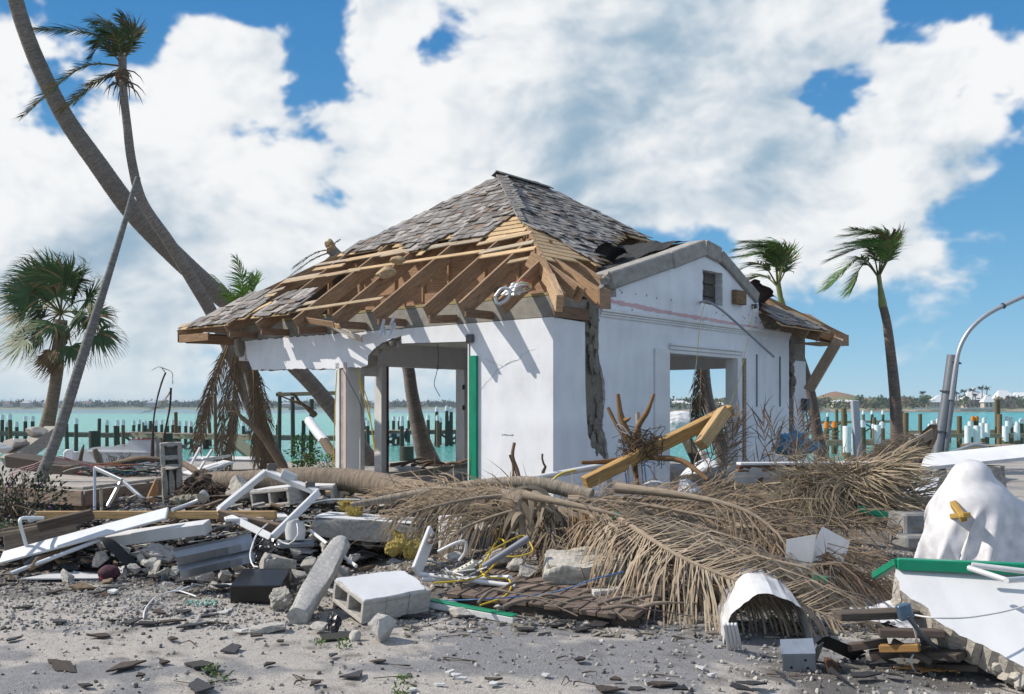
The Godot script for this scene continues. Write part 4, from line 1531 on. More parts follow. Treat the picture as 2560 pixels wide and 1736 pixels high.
func plants() -> void:
	var bark := Color(0.37, 0.325, 0.29)
	# the great leaning trunk that passes behind the eave and out of the top of the view
	var t := thing("leaning_palm", "thick ringed palm trunk leaning far over behind the eave corner", "palm", at(940, 1190, 23.2))
	trunk(t, [[950, 1200, 23.2], [880, 1088, 23.0], [800, 985, 22.8], [735, 915, 22.5], [660, 843, 22.3], [590, 774, 22.0], [520, 715, 21.7], [430, 632, 21.3], [330, 528, 20.8], [240, 405, 20.3], [160, 290, 20.0], [95, 160, 19.7], [50, 40, 19.4], [25, -60, 19.2], [5, -160, 19.1]], [.28, .21, .19, .185, .2, .22, .22, .225, .222, .21, .195, .178, .16, .15, .14], bark, 0.055)
	for e in [[[5, -160, 19.1], [-80, -230, 19.2], [-220, -180, 19.3]], [[5, -160, 19.1], [-40, -260, 19.5], [-160, -300, 20.0]], [[5, -160, 19.1], [20, -260, 18.8], [-60, -340, 18.5]]]:
		feather(t, e, {"len": 2.0, "n": 40, "leaf": 0.5, "w": 0.03, "droop": Vector3(-0.6, -0.9, 0), "col": GREEN, "dry": 0.3, "r": 0.02})
	# the slimmer curved palm that still has its crown
	t = thing("curved_palm", "tall slender palm with wind-torn crown and slim curved trunk", "palm", at(690, 1165, 21.5))
	trunk(t, [[694, 1172, 21.5], [652, 1068, 21.3], [622, 1005, 21.2], [575, 880, 21.0], [530, 785, 20.8], [480, 700, 20.5], [420, 602, 20.2], [356, 505, 20.0], [330, 410, 19.8], [318, 320, 19.7], [308, 225, 19.6], [305, 138, 19.6]], [.24, .16, .15, .145, .14, .138, .13, .11, .1, .09, .08, .085], bark, 0.05)
	var wind := Vector3(-0.9, -0.5, 0.0)
	for e in [[[[304, 150, 19.6], [235, 85, 19.4], [84, 73, 19.2]], .42, .25], [[[303, 165, 19.6], [200, 170, 19.3], [53, 292, 19.0]], .42, .75], [[[303, 175, 19.6], [240, 205, 19.5], [155, 276, 19.4]], .40, .8], [[[308, 150, 19.6], [332, 90, 19.5], [302, 42, 19.3]], .42, .35], [[[304, 150, 19.6], [270, 60, 19.8], [225, 55, 20.0]], .42, .15], [[[306, 150, 19.6], [300, 75, 19.9], [240, 72, 20.1]], .45, .1], [[[306, 155, 19.6], [340, 95, 19.8], [330, 62, 20.0]], .4, .2], [[[300, 155, 19.6], [255, 110, 19.3], [228, 145, 19.2]], .42, .15], [[[306, 150, 19.6], [285, 90, 19.1], [235, 110, 19.0]], .44, .15]]:
		feather(t, e[0], {"n": 70, "leaf": e[1], "w": 0.03, "droop": wind * R(0.8, 1.3), "col": Color(0.035, 0.07, 0.018), "dry": e[2], "r": 0.022, "stem": Color(0.2, 0.19, 0.07)})
	var sk := MB.new()
	for k in 26:
		sk.col = tint(Color(0.12, 0.085, 0.05), 0.4)
		var b := at(305 + R(-14, 14), 180 + R(0, 35), 19.6 + R(-0.1, 0.1))
		blade(sk, b, Vector3(R(-0.9, 0.7), R(-0.5, 0.3), R(-0.5, 0.5)).normalized(), Vector3.BACK, R(0.25, 0.75), 0.035, Vector3(R(-0.5, 0.3), -2.2, 0), 4)
	part(t, "dead_skirt", sk, M.dry)
	one(t, "crown_boot", Color(0.17, 0.12, 0.08), M.root, func(mb): rock(mb, at(306, 195, 19.6), Vector3(0.14, 0.28, 0.14), Basis(), 6, 2, 0.25))
	# fan palm
	t = thing("fan_palm", "fan palm with tousled green crown and tan trunk by the shore", "palm", at(118, 1066, 20.0))
	trunk(t, [[116, 1070, 20.0], [130, 1005, 20.0], [142, 930, 20.0], [148, 850, 20.0], [152, 800, 20.0]], [.15, .125, .12, .125, .13], Color(0.33, 0.265, 0.19), 0.05)
	var cr := at(152, 785, 20.0)
	for e in [[70, 735], [62, 780], [85, 700], [120, 700], [160, 705], [195, 715], [215, 750], [70, 820], [100, 840], [225, 790], [110, 770], [140, 740], [180, 745], [130, 810], [190, 790], [95, 745], [50, 745], [150, 690], [100, 800], [60, 850]]:
		var hub := at(e[0], e[1], 20.0 + R(-0.45, 0.45))
		fan(t, cr, hub, Vector3(R(-0.4, 0.4), 0.6, R(0.3, 1.0)).normalized(), R(0.58, 0.74), 44, Color(0.05, 0.10, 0.03), Vector3(-0.75, -0.55, 0.0))
	fan(t, cr, at(245, 838, 19.9), Vector3(0.2, 0.5, 1).normalized(), 0.6, 30, Color(0.045, 0.085, 0.028), Vector3(0.5, -1.5, 0))
	fan(t, cr, at(178, 868, 19.8), Vector3(0.2, 0.3, 1).normalized(), 0.5, 26, Color(0.04, 0.08, 0.025), Vector3(0.1, -1.4, 0))
	for e in [[118, 895], [128, 880], [140, 905]]:
		fan(t, cr, at(e[0], e[1], 19.85), Vector3(-0.3, 0.2, 1).normalized(), 0.42, 24, Color(0.26, 0.17, 0.085), Vector3(-1.6, -1.2, 0), true)
	one(t, "crown_boot", Color(0.13, 0.085, 0.055), M.root, func(mb): rock(mb, at(152, 835, 20.0), Vector3(0.17, 0.3, 0.17), Basis(), 6, 2, 0.4))
	# dead grey stem leaning across
	t = thing("dead_palm", "bare grey palm stem with snapped top leaning across the view", "tree trunk", at(76, 1262, 13.4))
	trunk(t, [[72, 1275, 13.4], [104, 1190, 13.4], [150, 1070, 13.45], [205, 895, 13.5], [262, 715, 13.6], [310, 560, 13.7], [334, 475, 13.75], [345, 442, 13.75]], [.105, .078, .075, .07, .062, .05, .04, .036], Color(0.33, 0.325, 0.315), 0.07)
	# palm whose crown was torn off, rising behind the front slope
	t = thing("topless_palm", "palm behind the open doorway with torn-off crown above the roof", "palm", at(1078, 1168, 22.6))
	trunk(t, [[1080, 1178, 22.6], [1058, 1115, 22.5], [1042, 1050, 22.5], [1028, 975, 22.5], [1018, 910, 22.5], [985, 800, 22.5], [915, 700, 22.5], [850, 645, 22.5], [826, 622, 22.5]], [.30, .21, .165, .15, .145, .14, .135, .13, .13], bark, 0.055)
	for e in [[[[828, 630, 22.5], [780, 650, 22.4], [705, 705, 22.2]], .4], [[[826, 625, 22.5], [790, 632, 22.3], [735, 668, 22.2]], .35], [[[828, 640, 22.5], [790, 670, 22.4], [740, 712, 22.2]], .4], [[[826, 625, 22.5], [838, 608, 22.5], [848, 600, 22.5]], .1]]:
		feather(t, e[0], {"n": 36, "leaf": e[1], "w": 0.03, "droop": Vector3(-0.4, -1.0, 0), "col": Color(0.13, 0.095, 0.075), "dead": true, "r": 0.02, "rake": 0.9})
	for e in [[-6, 20], [4, 26], [-2, 10], [8, 14]]:
		one(t, "torn_boot", Color(0.5, 0.36, 0.2), M.root, func(mb): rock(mb, at(824 + e[0], 632 - e[1], 22.4), Vector3(0.10, 0.12, 0.08), rand_basis(), 6, 1, 0.3))
	# palm that leans behind the eave corner with a long skirt of hanging dead fronds
	t = thing("skirted_palm", "palm by the eave corner with long dead fronds hanging down", "palm", at(672, 1165, 20.4))
	trunk(t, [[680, 1172, 20.4], [655, 1080, 20.2], [630, 960, 20.0], [606, 870, 19.8], [596, 800, 19.7]], [.2, .14, .13, .125, .12], bark, 0.05)
	for e in [[[570, 855, 19.2], [520, 985, 19.1], [482, 1128, 19.0]], [[572, 860, 19.2], [530, 990, 19.0], [497, 1120, 18.9]], [[588, 862, 19.2], [560, 1010, 19.1], [545, 1176, 19.0]], [[592, 862, 19.3], [582, 1010, 19.1], [572, 1180, 19.0]], [[604, 870, 19.3], [590, 1010, 19.2], [560, 1170, 19.1]], [[628, 900, 19.4], [645, 1020, 19.2], [655, 1176, 19.0]], [[640, 915, 19.4], [665, 1040, 19.2], [672, 1165, 19.1]], [[634, 905, 19.4], [635, 1040, 19.1], [640, 1160, 18.9]]]:
		feather(t, e, {"n": 90, "leaf": 0.42, "w": 0.018, "droop": Vector3(-0.1, -1.7, 0), "col": Color(0.29, 0.195, 0.12), "dead": true, "r": 0.028, "rake": 1.7, "wild": 0.5, "up": Vector3(0.3, 0.1, 1), "start": 0.06}, "dead_frond")
	for e in [[[[600, 780, 19.7], [606, 710, 19.6], [590, 645, 19.5]], .38, .1], [[[598, 785, 19.7], [575, 735, 19.5], [535, 690, 19.4]], .3, .1], [[[604, 780, 19.7], [630, 735, 19.7], [636, 690, 19.8]], .36, .0], [[[600, 775, 19.7], [585, 745, 19.3], [556, 745, 19.2]], .36, .0], [[[602, 775, 19.7], [615, 740, 19.2], [600, 712, 19.1]], .36, .0]]:
		feather(t, e[0], {"n": 40, "leaf": e[1], "w": 0.03, "droop": Vector3(-0.9, -0.7, 0), "col": Color(0.12, 0.24, 0.03), "dry": e[2], "r": 0.02, "stem": Color(0.3, 0.28, 0.06)})
	# two windblown palms past the gable
	royal("windblown_palm", "windblown palm leaning behind the gable with green crownshaft", [[2056, 1165, 21.5], [2043, 1085, 21.5], [2030, 1000, 21.5], [2012, 930, 21.5], [1985, 850, 21.5], [1962, 790, 21.5]], [.17, .135, .12, .11, .105, .1], [[1962, 792, 21.5], [1952, 745, 21.5], [1945, 705, 21.5]], [
		[[1945, 712, 21.5], [1960, 630, 21.3], [1880, 612, 20.9]], [[1945, 712, 21.5], [1955, 618, 21.7], [1855, 605, 21.9]], [[1944, 712, 21.5], [1925, 640, 21.1], [1822, 645, 20.8]], [[1943, 714, 21.5], [1900, 660, 21.2], [1815, 690, 20.9]], [[1945, 712, 21.5], [1945, 620, 22.1], [1840, 625, 22.4]], [[1946, 712, 21.5], [1968, 650, 21.9], [1905, 622, 22.3]], [[1943, 716, 21.5], [1905, 690, 21.8], [1835, 712, 22.0]], [[1944, 712, 21.5], [1935, 625, 20.9], [1870, 640, 20.5]]])
	royal("windblown_palm", "lone windblown palm beside the bent lamp post with straight trunk", [[2247, 1160, 20.5], [2243, 1085, 20.5], [2238, 990, 20.5], [2228, 890, 20.5], [2218, 810, 20.5], [2208, 766, 20.5]], [.175, .135, .12, .11, .098, .085], [[2208, 768, 20.5], [2202, 725, 20.5], [2197, 688, 20.5]], [
		[[2198, 692, 20.5], [2232, 600, 20.3], [2130, 572, 20.0]], [[2198, 692, 20.5], [2225, 590, 20.8], [2105, 590, 21.0]], [[2198, 692, 20.5], [2190, 612, 20.2], [2080, 628, 19.9]], [[2197, 694, 20.5], [2170, 620, 20.7], [2075, 650, 20.9]], [[2197, 694, 20.5], [2150, 645, 20.3], [2064, 722, 20.1]], [[2197, 694, 20.5], [2160, 660, 20.6], [2125, 730, 20.6]], [[2198, 692, 20.5], [2222, 610, 21.2], [2150, 600, 21.6]], [[2199, 690, 20.5], [2222, 620, 19.9], [2160, 610, 19.5]], [[2198, 692, 20.5], [2205, 610, 20.6], [2110, 610, 20.4]]])
	# palm seen through the gable doorway
	t = thing("doorway_palm", "ringed palm trunk with dead frond seen through the gable doorway", "palm", at(1812, 1165, 23.0))
	trunk(t, [[1822, 1180, 23.0], [1795, 1090, 23.0], [1772, 1010, 23.0], [1763, 950, 23.0], [1758, 880, 23.0], [1754, 840, 23.0]], [.24, .18, .15, .14, .135, .13], bark, 0.055)
	for e in [[[1752, 880, 22.8], [1745, 960, 22.7], [1735, 1060, 22.6]], [[1756, 880, 22.7], [1752, 970, 22.6], [1748, 1090, 22.5]]]:
		feather(t, e, {"n": 50, "leaf": 0.4, "w": 0.026, "droop": Vector3(0, -1.6, 0), "col": Color(0.16, 0.11, 0.075), "dead": true, "r": 0.025, "rake": 1.0, "up": Vector3(0, 0.1, 1)}, "dead_frond")
	# bare saplings by the shore
	t = thing("bare_sapling", "thin bare sapling with curled dry tip before the dock", "sapling", at(380, 1150, 18.0))
	one(t, "stem", Color(0.10, 0.075, 0.06), M.stick, func(mb): tube(mb, curve(pts3([[380, 1160, 18], [383, 1060, 18], [392, 1000, 18], [406, 950, 18], [414, 932, 18]]), 0.1), [0.045, 0.04, 0.036, 0.034, 0.03, 0.028, 0.024, 0.02, 0.016], 7, 0.1))
	feather(t, [[414, 935, 18], [400, 918, 18], [378, 926, 18]], {"n": 12, "leaf": 0.08, "w": 0.012, "droop": Vector3(0, -1, 0), "col": DRY, "dead": true, "r": 0.01}, "dry_tip")
	feather(t, [[405, 920, 18], [428, 930, 18], [431, 962, 18]], {"n": 12, "leaf": 0.08, "w": 0.012, "droop": Vector3(0, -1, 0), "col": DRY, "dead": true, "r": 0.01}, "dry_tip")
	t = thing("bare_sapling", "thin dark sapling with one dead drooping frond before the dock", "sapling", at(404, 1150, 18.2))
	one(t, "stem", Color(0.11, 0.075, 0.055), M.stick, func(mb): tube(mb, curve(pts3([[400, 1160, 18.2], [412, 1080, 18.2], [424, 1020, 18.2], [427, 970, 18.2]]), 0.1), [0.045, 0.04, 0.036, 0.034, 0.03, 0.026, 0.022, 0.02], 7, 0.1))
	feather(t, [[427, 975, 18.2], [400, 1015, 18.1], [350, 1034, 18.0]], {"n": 26, "leaf": 0.2, "w": 0.02, "droop": Vector3(-0.5, -0.8, 0), "col": Color(0.14, 0.10, 0.07), "dead": true, "r": 0.014}, "dead_frond")
	# the crooked bough propped by the skirted palm
	t = thing("crooked_bough", "crooked bare bough propped against the skirted palm", "branch", at(712, 1178, 17.0))
	one(t, "bough", Color(0.27, 0.19, 0.12), M.stick, func(mb): tube(mb, curve(pts3([[715, 1180, 17], [690, 1142, 17], [660, 1098, 17], [630, 1066, 17], [600, 1040, 17], [585, 1012, 17], [562, 1000, 17]]), 0.06), [0.085, 0.08, 0.075, 0.08, 0.07, 0.065, 0.07, 0.06, 0.06, 0.065, 0.055, 0.05, 0.055, 0.05, 0.05, 0.045, 0.05, 0.045, 0.04, 0.04, 0.045, 0.035, 0.03, 0.03, 0.025], 9, 0.06, 0.15))
	one(t, "twig", Color(0.27, 0.19, 0.12), M.stick, func(mb): tube(mb, curve(pts3([[598, 1038, 17], [585, 1030, 17], [572, 1030, 17]]), 0.06), [0.03, 0.02, 0.015], 6))
	t = thing("crooked_bough", "forked bare bough behind the hanging dead fronds", "branch", at(775, 1030, 19.0))
	one(t, "bough", Color(0.25, 0.18, 0.12), M.stick, func(mb): tube(mb, curve(pts3([[790, 1040, 19], [765, 1018, 19], [748, 1005, 19], [738, 990, 19], [727, 984, 19]]), 0.06), [0.05, 0.06, 0.055, 0.05, 0.04, 0.035, 0.03], 8, 0.08, 0.12))
	one(t, "twig", Color(0.25, 0.18, 0.12), M.stick, func(mb): tube(mb, curve(pts3([[752, 1010, 19], [730, 1002, 19], [705, 992, 19], [690, 985, 19]]), 0.06), [0.035, 0.03, 0.025, 0.02, 0.015], 7, 0.08))
	# living shrubs on the plot
	shrub("green_shrub", "bright green leafy shrub beside the standing post", on_ground(745, 1185) + Vector3(0, 0, -0.6), Vector3(0.34, 0.42, 0.3), 420, 0.075, Color(0.07, 0.19, 0.03))
	shrub("green_shrub", "small green shrub between post and bough", on_ground(800, 1188) + Vector3(0, 0, -0.5), Vector3(0.2, 0.22, 0.2), 160, 0.06, Color(0.07, 0.17, 0.03))
	shrub("dark_shrub", "dark tangled shrub with small purple flowers by the deck", at(40, 1330, 10.8), Vector3(0.62, 0.36, 0.4), 900, 0.05, Color(0.03, 0.04, 0.022))
	shrub("grass_tuft", "green grass tuft at the foot of the tangled shrub", at(45, 1358, 10.2), Vector3(0.4, 0.12, 0.2), 220, 0.08, Color(0.06, 0.12, 0.02))


func shrub(called: String, label: String, base: Vector3, rad: Vector3, n: int, leaf: float, c: Color) -> void:
	var t := thing(called, label, "shrub" if called != "grass_tuft" else "grass", base)
	var lf := MB.new()
	var tw := MB.new()
	tw.col = Color(0.13, 0.09, 0.06)
	for k in 9:
		var tip := base + Vector3(R(-1, 1) * rad.x, R(0.6, 1.7) * rad.y, R(-1, 1) * rad.z)
		tube(tw, curve([base + Vector3(R(-0.1, 0.1) * rad.x, -0.04, 0), base.lerp(tip, 0.5) + Vector3(R(-0.1, 0.1), 0.05, 0), tip], 0.07), [0.012, 0.01, 0.008, 0.006], 5)
	for k in n:
		var q := Vector3(R(-1, 1), R(-1, 1), R(-1, 1))
		if q.length() > 1:
			q = q.normalized() * R(0.6, 1.0)
		q *= 1.0 + 0.35 * nz.get_noise_3dv(q * 180.0 + base * 40.0)
		lf.col = tint(c, 0.4)
		if called == "dark_shrub" and R(0, 1) < 0.05:
			lf.col = Color(0.14, 0.03, 0.2)
		var d := (q + Vector3(R(-0.6, 0.6), R(-0.2, 0.9), R(-0.6, 0.6))).normalized()
		blade(lf, base + Vector3(0, rad.y, 0) + q * rad, d, Vector3(R(-1, 1), R(0, 1), R(-1, 1)).normalized(), leaf * R(0.7, 1.3), leaf * (0.6 if called != "grass_tuft" else 0.12), Vector3(0, -0.6, 0), 2)
	part(t, "foliage", lf, M.leaf, "stuff")
	part(t, "stems", tw, M.stick, "stuff")


func royal(called: String, label: String, tr: Array, rads: Array, shaft: Array, fr: Array) -> void:
	var t := thing(called, label, "palm", P3(tr[0]))
	trunk(t, tr, rads, Color(0.27, 0.215, 0.185), 0.05)
	one(t, "crownshaft", Color(0.22, 0.25, 0.085), M.gloss, func(mb): tube(mb, curve(pts3(shaft), 0.06), [rads[-1] * 1.05, rads[-1] * 1.08, rads[-1], rads[-1] * 0.9, rads[-1] * 0.85, rads[-1] * 0.8, rads[-1] * 0.7, rads[-1] * 0.6], 12))
	for i in fr.size():
		feather(t, fr[i], {"n": 84, "leaf": 0.52, "w": 0.032, "droop": Vector3(-1.5, -0.75, 0), "col": Color(0.075, 0.18, 0.025), "dry": 0.10 if i % 3 else 0.6, "r": 0.024, "stem": Color(0.18, 0.2, 0.06), "rake": 0.6, "start": 0.25})


# ---------- harbour: pilings, docks, far shores ----------
func piling(px: float, top: float, d: float, w: float, kind: int, sleeve := 0.0) -> void:
	# kind 0 green timber with white cap, 1 bare, 2 orange cap, 3 white sleeve; w is the width in metres
	var labels := ["green-stained mooring piling with white conical cap standing in the harbour", "bare mooring piling without a cap standing in the harbour", "mooring piling with bright orange cap standing in the harbour", "mooring piling wrapped in a long white plastic sleeve"]
	var groups := ["white-capped mooring pilings", "bare mooring pilings", "orange-capped mooring pilings", "white-sleeved mooring pilings"]
	var p := at(px, top, d)
	var t := thing("mooring_piling", labels[kind], "piling", Vector3(p.x, WATER, p.z), groups[kind])
	var lean := Vector3(R(-0.02, 0.02), 0, R(-0.02, 0.02))
	var foot := Vector3(p.x, WATER - 0.6, p.z) - lean * 3.0
	var c := Color(0.075, 0.085, 0.06)
	if px > 1900 or kind == 3:
		c = Color(0.24, 0.17, 0.09) if R(0, 1) < 0.6 else Color(0.14, 0.14, 0.07)
	elif R(0, 1) < 0.2:
		c = Color(0.17, 0.11, 0.06)
	c = tint(c, 0.2)
	one(t, "post", c, M.stick, func(mb): tube(mb, [foot, foot.lerp(p, 0.5), p], [w * 0.54, w * 0.52, w * 0.5], 10, 0.02))
	if kind == 0 or kind == 2:
		one(t, "cap", Color(0.72, 0.75, 0.78) if kind == 0 else Color(0.72, 0.22, 0.02), M.plastic, func(mb):
			var b := p - Vector3(0, 0.24, 0)
			tube(mb, [b, p + Vector3(0, 0.01, 0), p + Vector3(0, 0.10, 0)], [w * 0.56, w * 0.56, w * 0.12], 10))
	elif kind == 3:
		one(t, "sleeve", Color(0.74, 0.75, 0.77), M.plastic, func(mb):
			var q := []
			var r := []
			for i in 9:
				q.append(p + Vector3(0, 0.02 - sleeve * i / 8.0, 0))
				r.append(w * (0.56 + 0.02 * (i % 2)))
			tube(mb, q, r, 12))


func dock(label: String, a: Vector3, b: Vector3, wide: float, c: Color, planks: int, brace: bool) -> void:
	# stringers, cross planks and cross braces between two points at deck level
	var t := thing("timber_dock", label, "dock", Vector3(a.x, WATER, a.z))
	var d := (b - a).normalized()
	var s := d.cross(Vector3.UP).normalized()
	for k in [-0.5, 0.5]:
		one(t, "stringer", tint(c, 0.15), M.wood, func(mb): beam(mb, a + s * wide * k, b + s * wide * k, 0.12, 0.24))
	var l := a.distance_to(b)
	for i in planks:
		if R(0, 1) < 0.25:
			continue
		one(t, "plank", tint(Color(0.42, 0.34, 0.26), 0.2), M.wood, func(mb): beam(mb, a + d * l * (i + 0.5) / planks - s * wide * R(0.5, 0.62) + Vector3(0, 0.145, 0), a + d * l * (i + 0.5) / planks + s * wide * R(0.5, 0.62) + Vector3(0, 0.145, 0), l / planks * R(0.8, 0.95), 0.045))
	if brace:
		var n := int(l / 3.2)
		for i in n:
			var p := a + d * (l * (i + 0.5) / n)
			for k in [-1, 1]:
				one(t, "brace", tint(Color(0.08, 0.10, 0.075), 0.2), M.wood, func(mb): beam(mb, p + d * 1.0 * k + s * wide * 0.5, p - d * 1.0 * k + s * wide * 0.5 + Vector3(0, -1.15, 0), 0.06, 0.14))
			one(t, "leg", tint(Color(0.07, 0.09, 0.06), 0.2), M.stick, func(mb): tube(mb, [p + d * 1.05 + Vector3(0, 0.1, 0), p + d * 1.05 + Vector3(0, -1.7, 0)], [0.11, 0.11], 8))


func harbour() -> void:
	# left-hand basin: [px, top, kind, distance]
	for e in [[5, 1040, 0, 56], [24, 1039, 0, 52], [16, 1059, 0, 62], [41, 1058, 0, 58], [63, 1044, 0, 57], [81, 1044, 0, 57], [165, 1050, 0, 55], [190, 1050, 0, 53], [248, 1047, 1, 60], [267, 1054, 0, 60], [293, 1055, 0, 54], [288, 1065, 1, 53], [307, 1053, 0, 55], [334, 1054, 0, 62], [348, 1052, 0, 66], [359, 1056, 1, 64], [363, 1055, 0, 64], [369, 1064, 0, 70], [376, 1053, 1, 60], [389, 1055, 0, 58], [404, 1053, 0, 64], [418, 1056, 0, 60], [432, 1053, 0, 58], [439, 1031, 1, 57], [448, 1056, 0, 62], [464, 1056, 0, 60], [477, 1057, 0, 58], [512, 1059, 0, 57], [523, 1056, 1, 60], [537, 984, 1, 55], [608, 1056, 0, 60], [613, 1071, 0, 74], [621, 1070, 0, 74], [693, 1053, 0, 60], [699, 980, 1, 50], [731, 992, 1, 48], [759, 1052, 1, 50], [779, 998, 1, 48], [895, 1045, 0, 66], [906, 1045, 0, 66], [913, 1047, 0, 66], [919, 1055, 0, 54], [969, 1044, 0, 66], [984, 1044, 0, 66], [997, 1045, 0, 70], [1005, 1043, 0, 56], [1004, 1055, 0, 54], [1022, 1043, 0, 66], [1070, 1041, 0, 60], [1092, 1020, 0, 60], [1094, 1042, 0, 58], [1101, 1047, 0, 62], [1117, 1018, 0, 60], [1122, 1043, 0, 62], [1128, 1021, 0, 60], [1168, 1046, 0, 64]]:
		piling(e[0], e[1], e[3], 0.21, e[2])
	# stubs near the sea wall
	for e in [[236, 1078, 36, 0.42], [419, 1084, 40, 0.42], [1016, 1117, 30, 0.45], [772, 1135, 28, 0.35]]:
		piling(e[0], e[1], e[2], e[3], 1)
	# the far basin
	for e in [[2046, 1035, 0, 75, .2], [2070, 1035, 0, 75, .2], [2067, 1059, 2, 46, .26], [2087, 1058, 2, 50, .28], [2092, 1024, 1, 60, .2], [2110, 1021, 1, 48, .28], [2116, 1028, 0, 90, .2], [2157, 1056, 0, 44, .27], [2159, 1029, 0, 75, .22], [2181, 1029, 0, 75, .22], [2186, 1044, 1, 60, .26], [2185, 1062, 0, 60, .26], [2206, 1059, 0, 46, .26], [2208, 1029, 0, 75, .22], [2245, 1052, 2, 60, .2], [2257, 1029, 1, 75, .2], [2265, 1032, 1, 52, .3], [2301, 1035, 1, 62, .24], [2340, 1052, 1, 75, .2], [2345, 1050, 0, 64, .22], [2374, 1050, 1, 66, .2], [2399, 1041, 1, 58, .3], [2433, 1044, 2, 62, .22], [2442, 1044, 2, 62, .26], [2461, 1048, 0, 60, .24], [2492, 1000, 1, 60, .24], [2497, 1000, 1, 60, .22], [2500, 1036, 1, 58, .28], [2518, 1045, 0, 60, .24], [2555, 1050, 0, 60, .24], [2553, 1050, 0, 66, .24]]:
		piling(e[0], e[1], e[3], e[4], e[2])
	for e in [[2118, 1067, 38, .30, 1.06], [2132, 1086, 40, .14, .9], [2194, 1064, 44, .26, .88], [2294, 1087, 46, .24, .5], [2325, 1061, 56, .2, .5], [2332, 1053, 60, .2, .5], [2420, 1066, 42, .24, .84], [2427, 1055, 50, .24, .82], [2443, 1066, 42, .25, .8], [2455, 1059, 48, .24, .78], [2469, 1060, 50, .22, .72], [2514, 1067, 46, .25, .75], [2520, 1054, 54, .24, .7], [2529, 1043, 60, .2, .7], [2543, 1065, 46, .24, .74], [2544, 1056, 56, .22, .6]]:
		piling(e[0], e[1], e[2], e[3], 3, e[4])
	var wd := Color(0.55, 0.41, 0.27)
	var dk := Color(0.22, 0.195, 0.155)
	dock("dark timber dock with missing planks beyond the fan palm", at(-60, 1083, 56), at(310, 1089, 56), 1.4, dk, 0, false)
	dock("pale planked dock on cross-braced legs behind the saplings", at(308, 1087, 58), at(660, 1096, 55), 1.6, wd, 40, true)
	dock("timber dock with numbered berth signs seen through the doorway", at(880, 1083, 60), at(1180, 1080, 66), 1.5, dk, 22, true)
	dock("low grey dock frame behind the leaning palm", at(640, 1094, 52), at(850, 1096, 52), 1.4, Color(0.3, 0.26, 0.21), 0, false)
	dock("near bare dock frame of brown beams past the house", at(2036, 1108, 44), at(2300, 1105, 46), 1.2, wd, 0, false)
	dock("long bare dock frame behind the bent lamp post", at(2250, 1088, 57), at(2600, 1090, 58), 1.2, wd, 0, false)
	dock("farther bare dock frame before the villas", at(2240, 1082, 68), at(2600, 1078, 70), 1.2, wd, 0, false)
	dock("distant narrow dock on crossed legs out in the basin", at(2030, 1057, 95), at(2225, 1054, 95), 0.8, Color(0.5, 0.4, 0.28), 0, true)
	dock("near broken dock walkway behind the white tarp", at(2425, 1118, 38), at(2600, 1128, 36), 1.5, Color(0.26, 0.22, 0.15), 10, false)
	dock("small bare dock frame seen through the gable doorway", at(1650, 1062, 80), at(1850, 1058, 80), 0.8, wd, 0, true)
	# high cross rail of a boat lift behind the house
	var t := thing("boat_lift", "tall boat lift rail on green posts behind the house", "boat lift", at(700, 1140, 50) * Vector3(1, 0, 1) + Vector3(0, WATER, 0))
	one(t, "rail", Color(0.45, 0.30, 0.19), M.wood, func(mb): beam(mb, at(690, 987, 49), at(840, 983, 49), 0.15, 0.2))
	one(t, "cradle_beam", Color(0.5, 0.45, 0.4), M.metal, func(mb): beam(mb, at(722, 1022, 49), at(790, 1020, 49), 0.2, 0.16))
	# berth number signs
	for e in [[972, "412", "over the dock braces"], [998, "414", "beside the black motor"]]:
		var s := thing("berth_sign", "small white berth number plate reading %s %s" % [e[1], e[2]], "sign", at(e[0], 1092, 57.6))
		one(s, "plate", Color(0.72, 0.76, 0.8), M.plastic, func(mb): beam(mb, at(e[0] - 5.5, 1088.5, 57.5), at(e[0] + 5.5, 1088.5, 57.5), 0.02, 0.15))
		var tm := TextMesh.new()
		tm.text = e[1]
		tm.font_size = 12
		tm.pixel_size = 0.012
		tm.depth = 0.01
		var o := MeshInstance3D.new()
		o.name = "number"
		o.mesh = tm
		o.material_override = M.ink
		s.add_child(o)
		o.position = at(e[0], 1088.5, 57.45) - s.position
	one(thing("sign_board", "dark blue board under the berth numbers on the dock", "board", at(985, 1096, 57.8)), "board", Color(0.05, 0.07, 0.1), M.wood, func(mb): beam(mb, at(965, 1090, 57.7), at(1004, 1090, 57.7), 0.04, 0.24))
	shores()


func clump(mb: MB, c: Vector3, rad: Vector3, n: int, s: float, col: Color) -> void:
	for k in n:
		var q := Vector3(R(-1, 1), R(-1, 1), R(-1, 1))
		if q.length() > 1.0:
			q = q.normalized() * R(0.5, 1.0)
		q *= 1.0 + 0.5 * nz.get_noise_3dv(q * 150.0 + c)
		mb.col = tint(col, 0.4)
		var d := Vector3(R(-1, 1), R(-0.3, 1), R(-1, 1)).normalized() * s * R(0.6, 1.4)
		var e := d.cross(Vector3(R(-1, 1), R(-1, 1), R(-1, 1))).normalized() * s * R(0.3, 0.7)
		var p := c + q * rad
		mb.tri_to(p, p + d + e, p + d - e, Vector3(R(-1, 1), 1, R(-1, 1)))


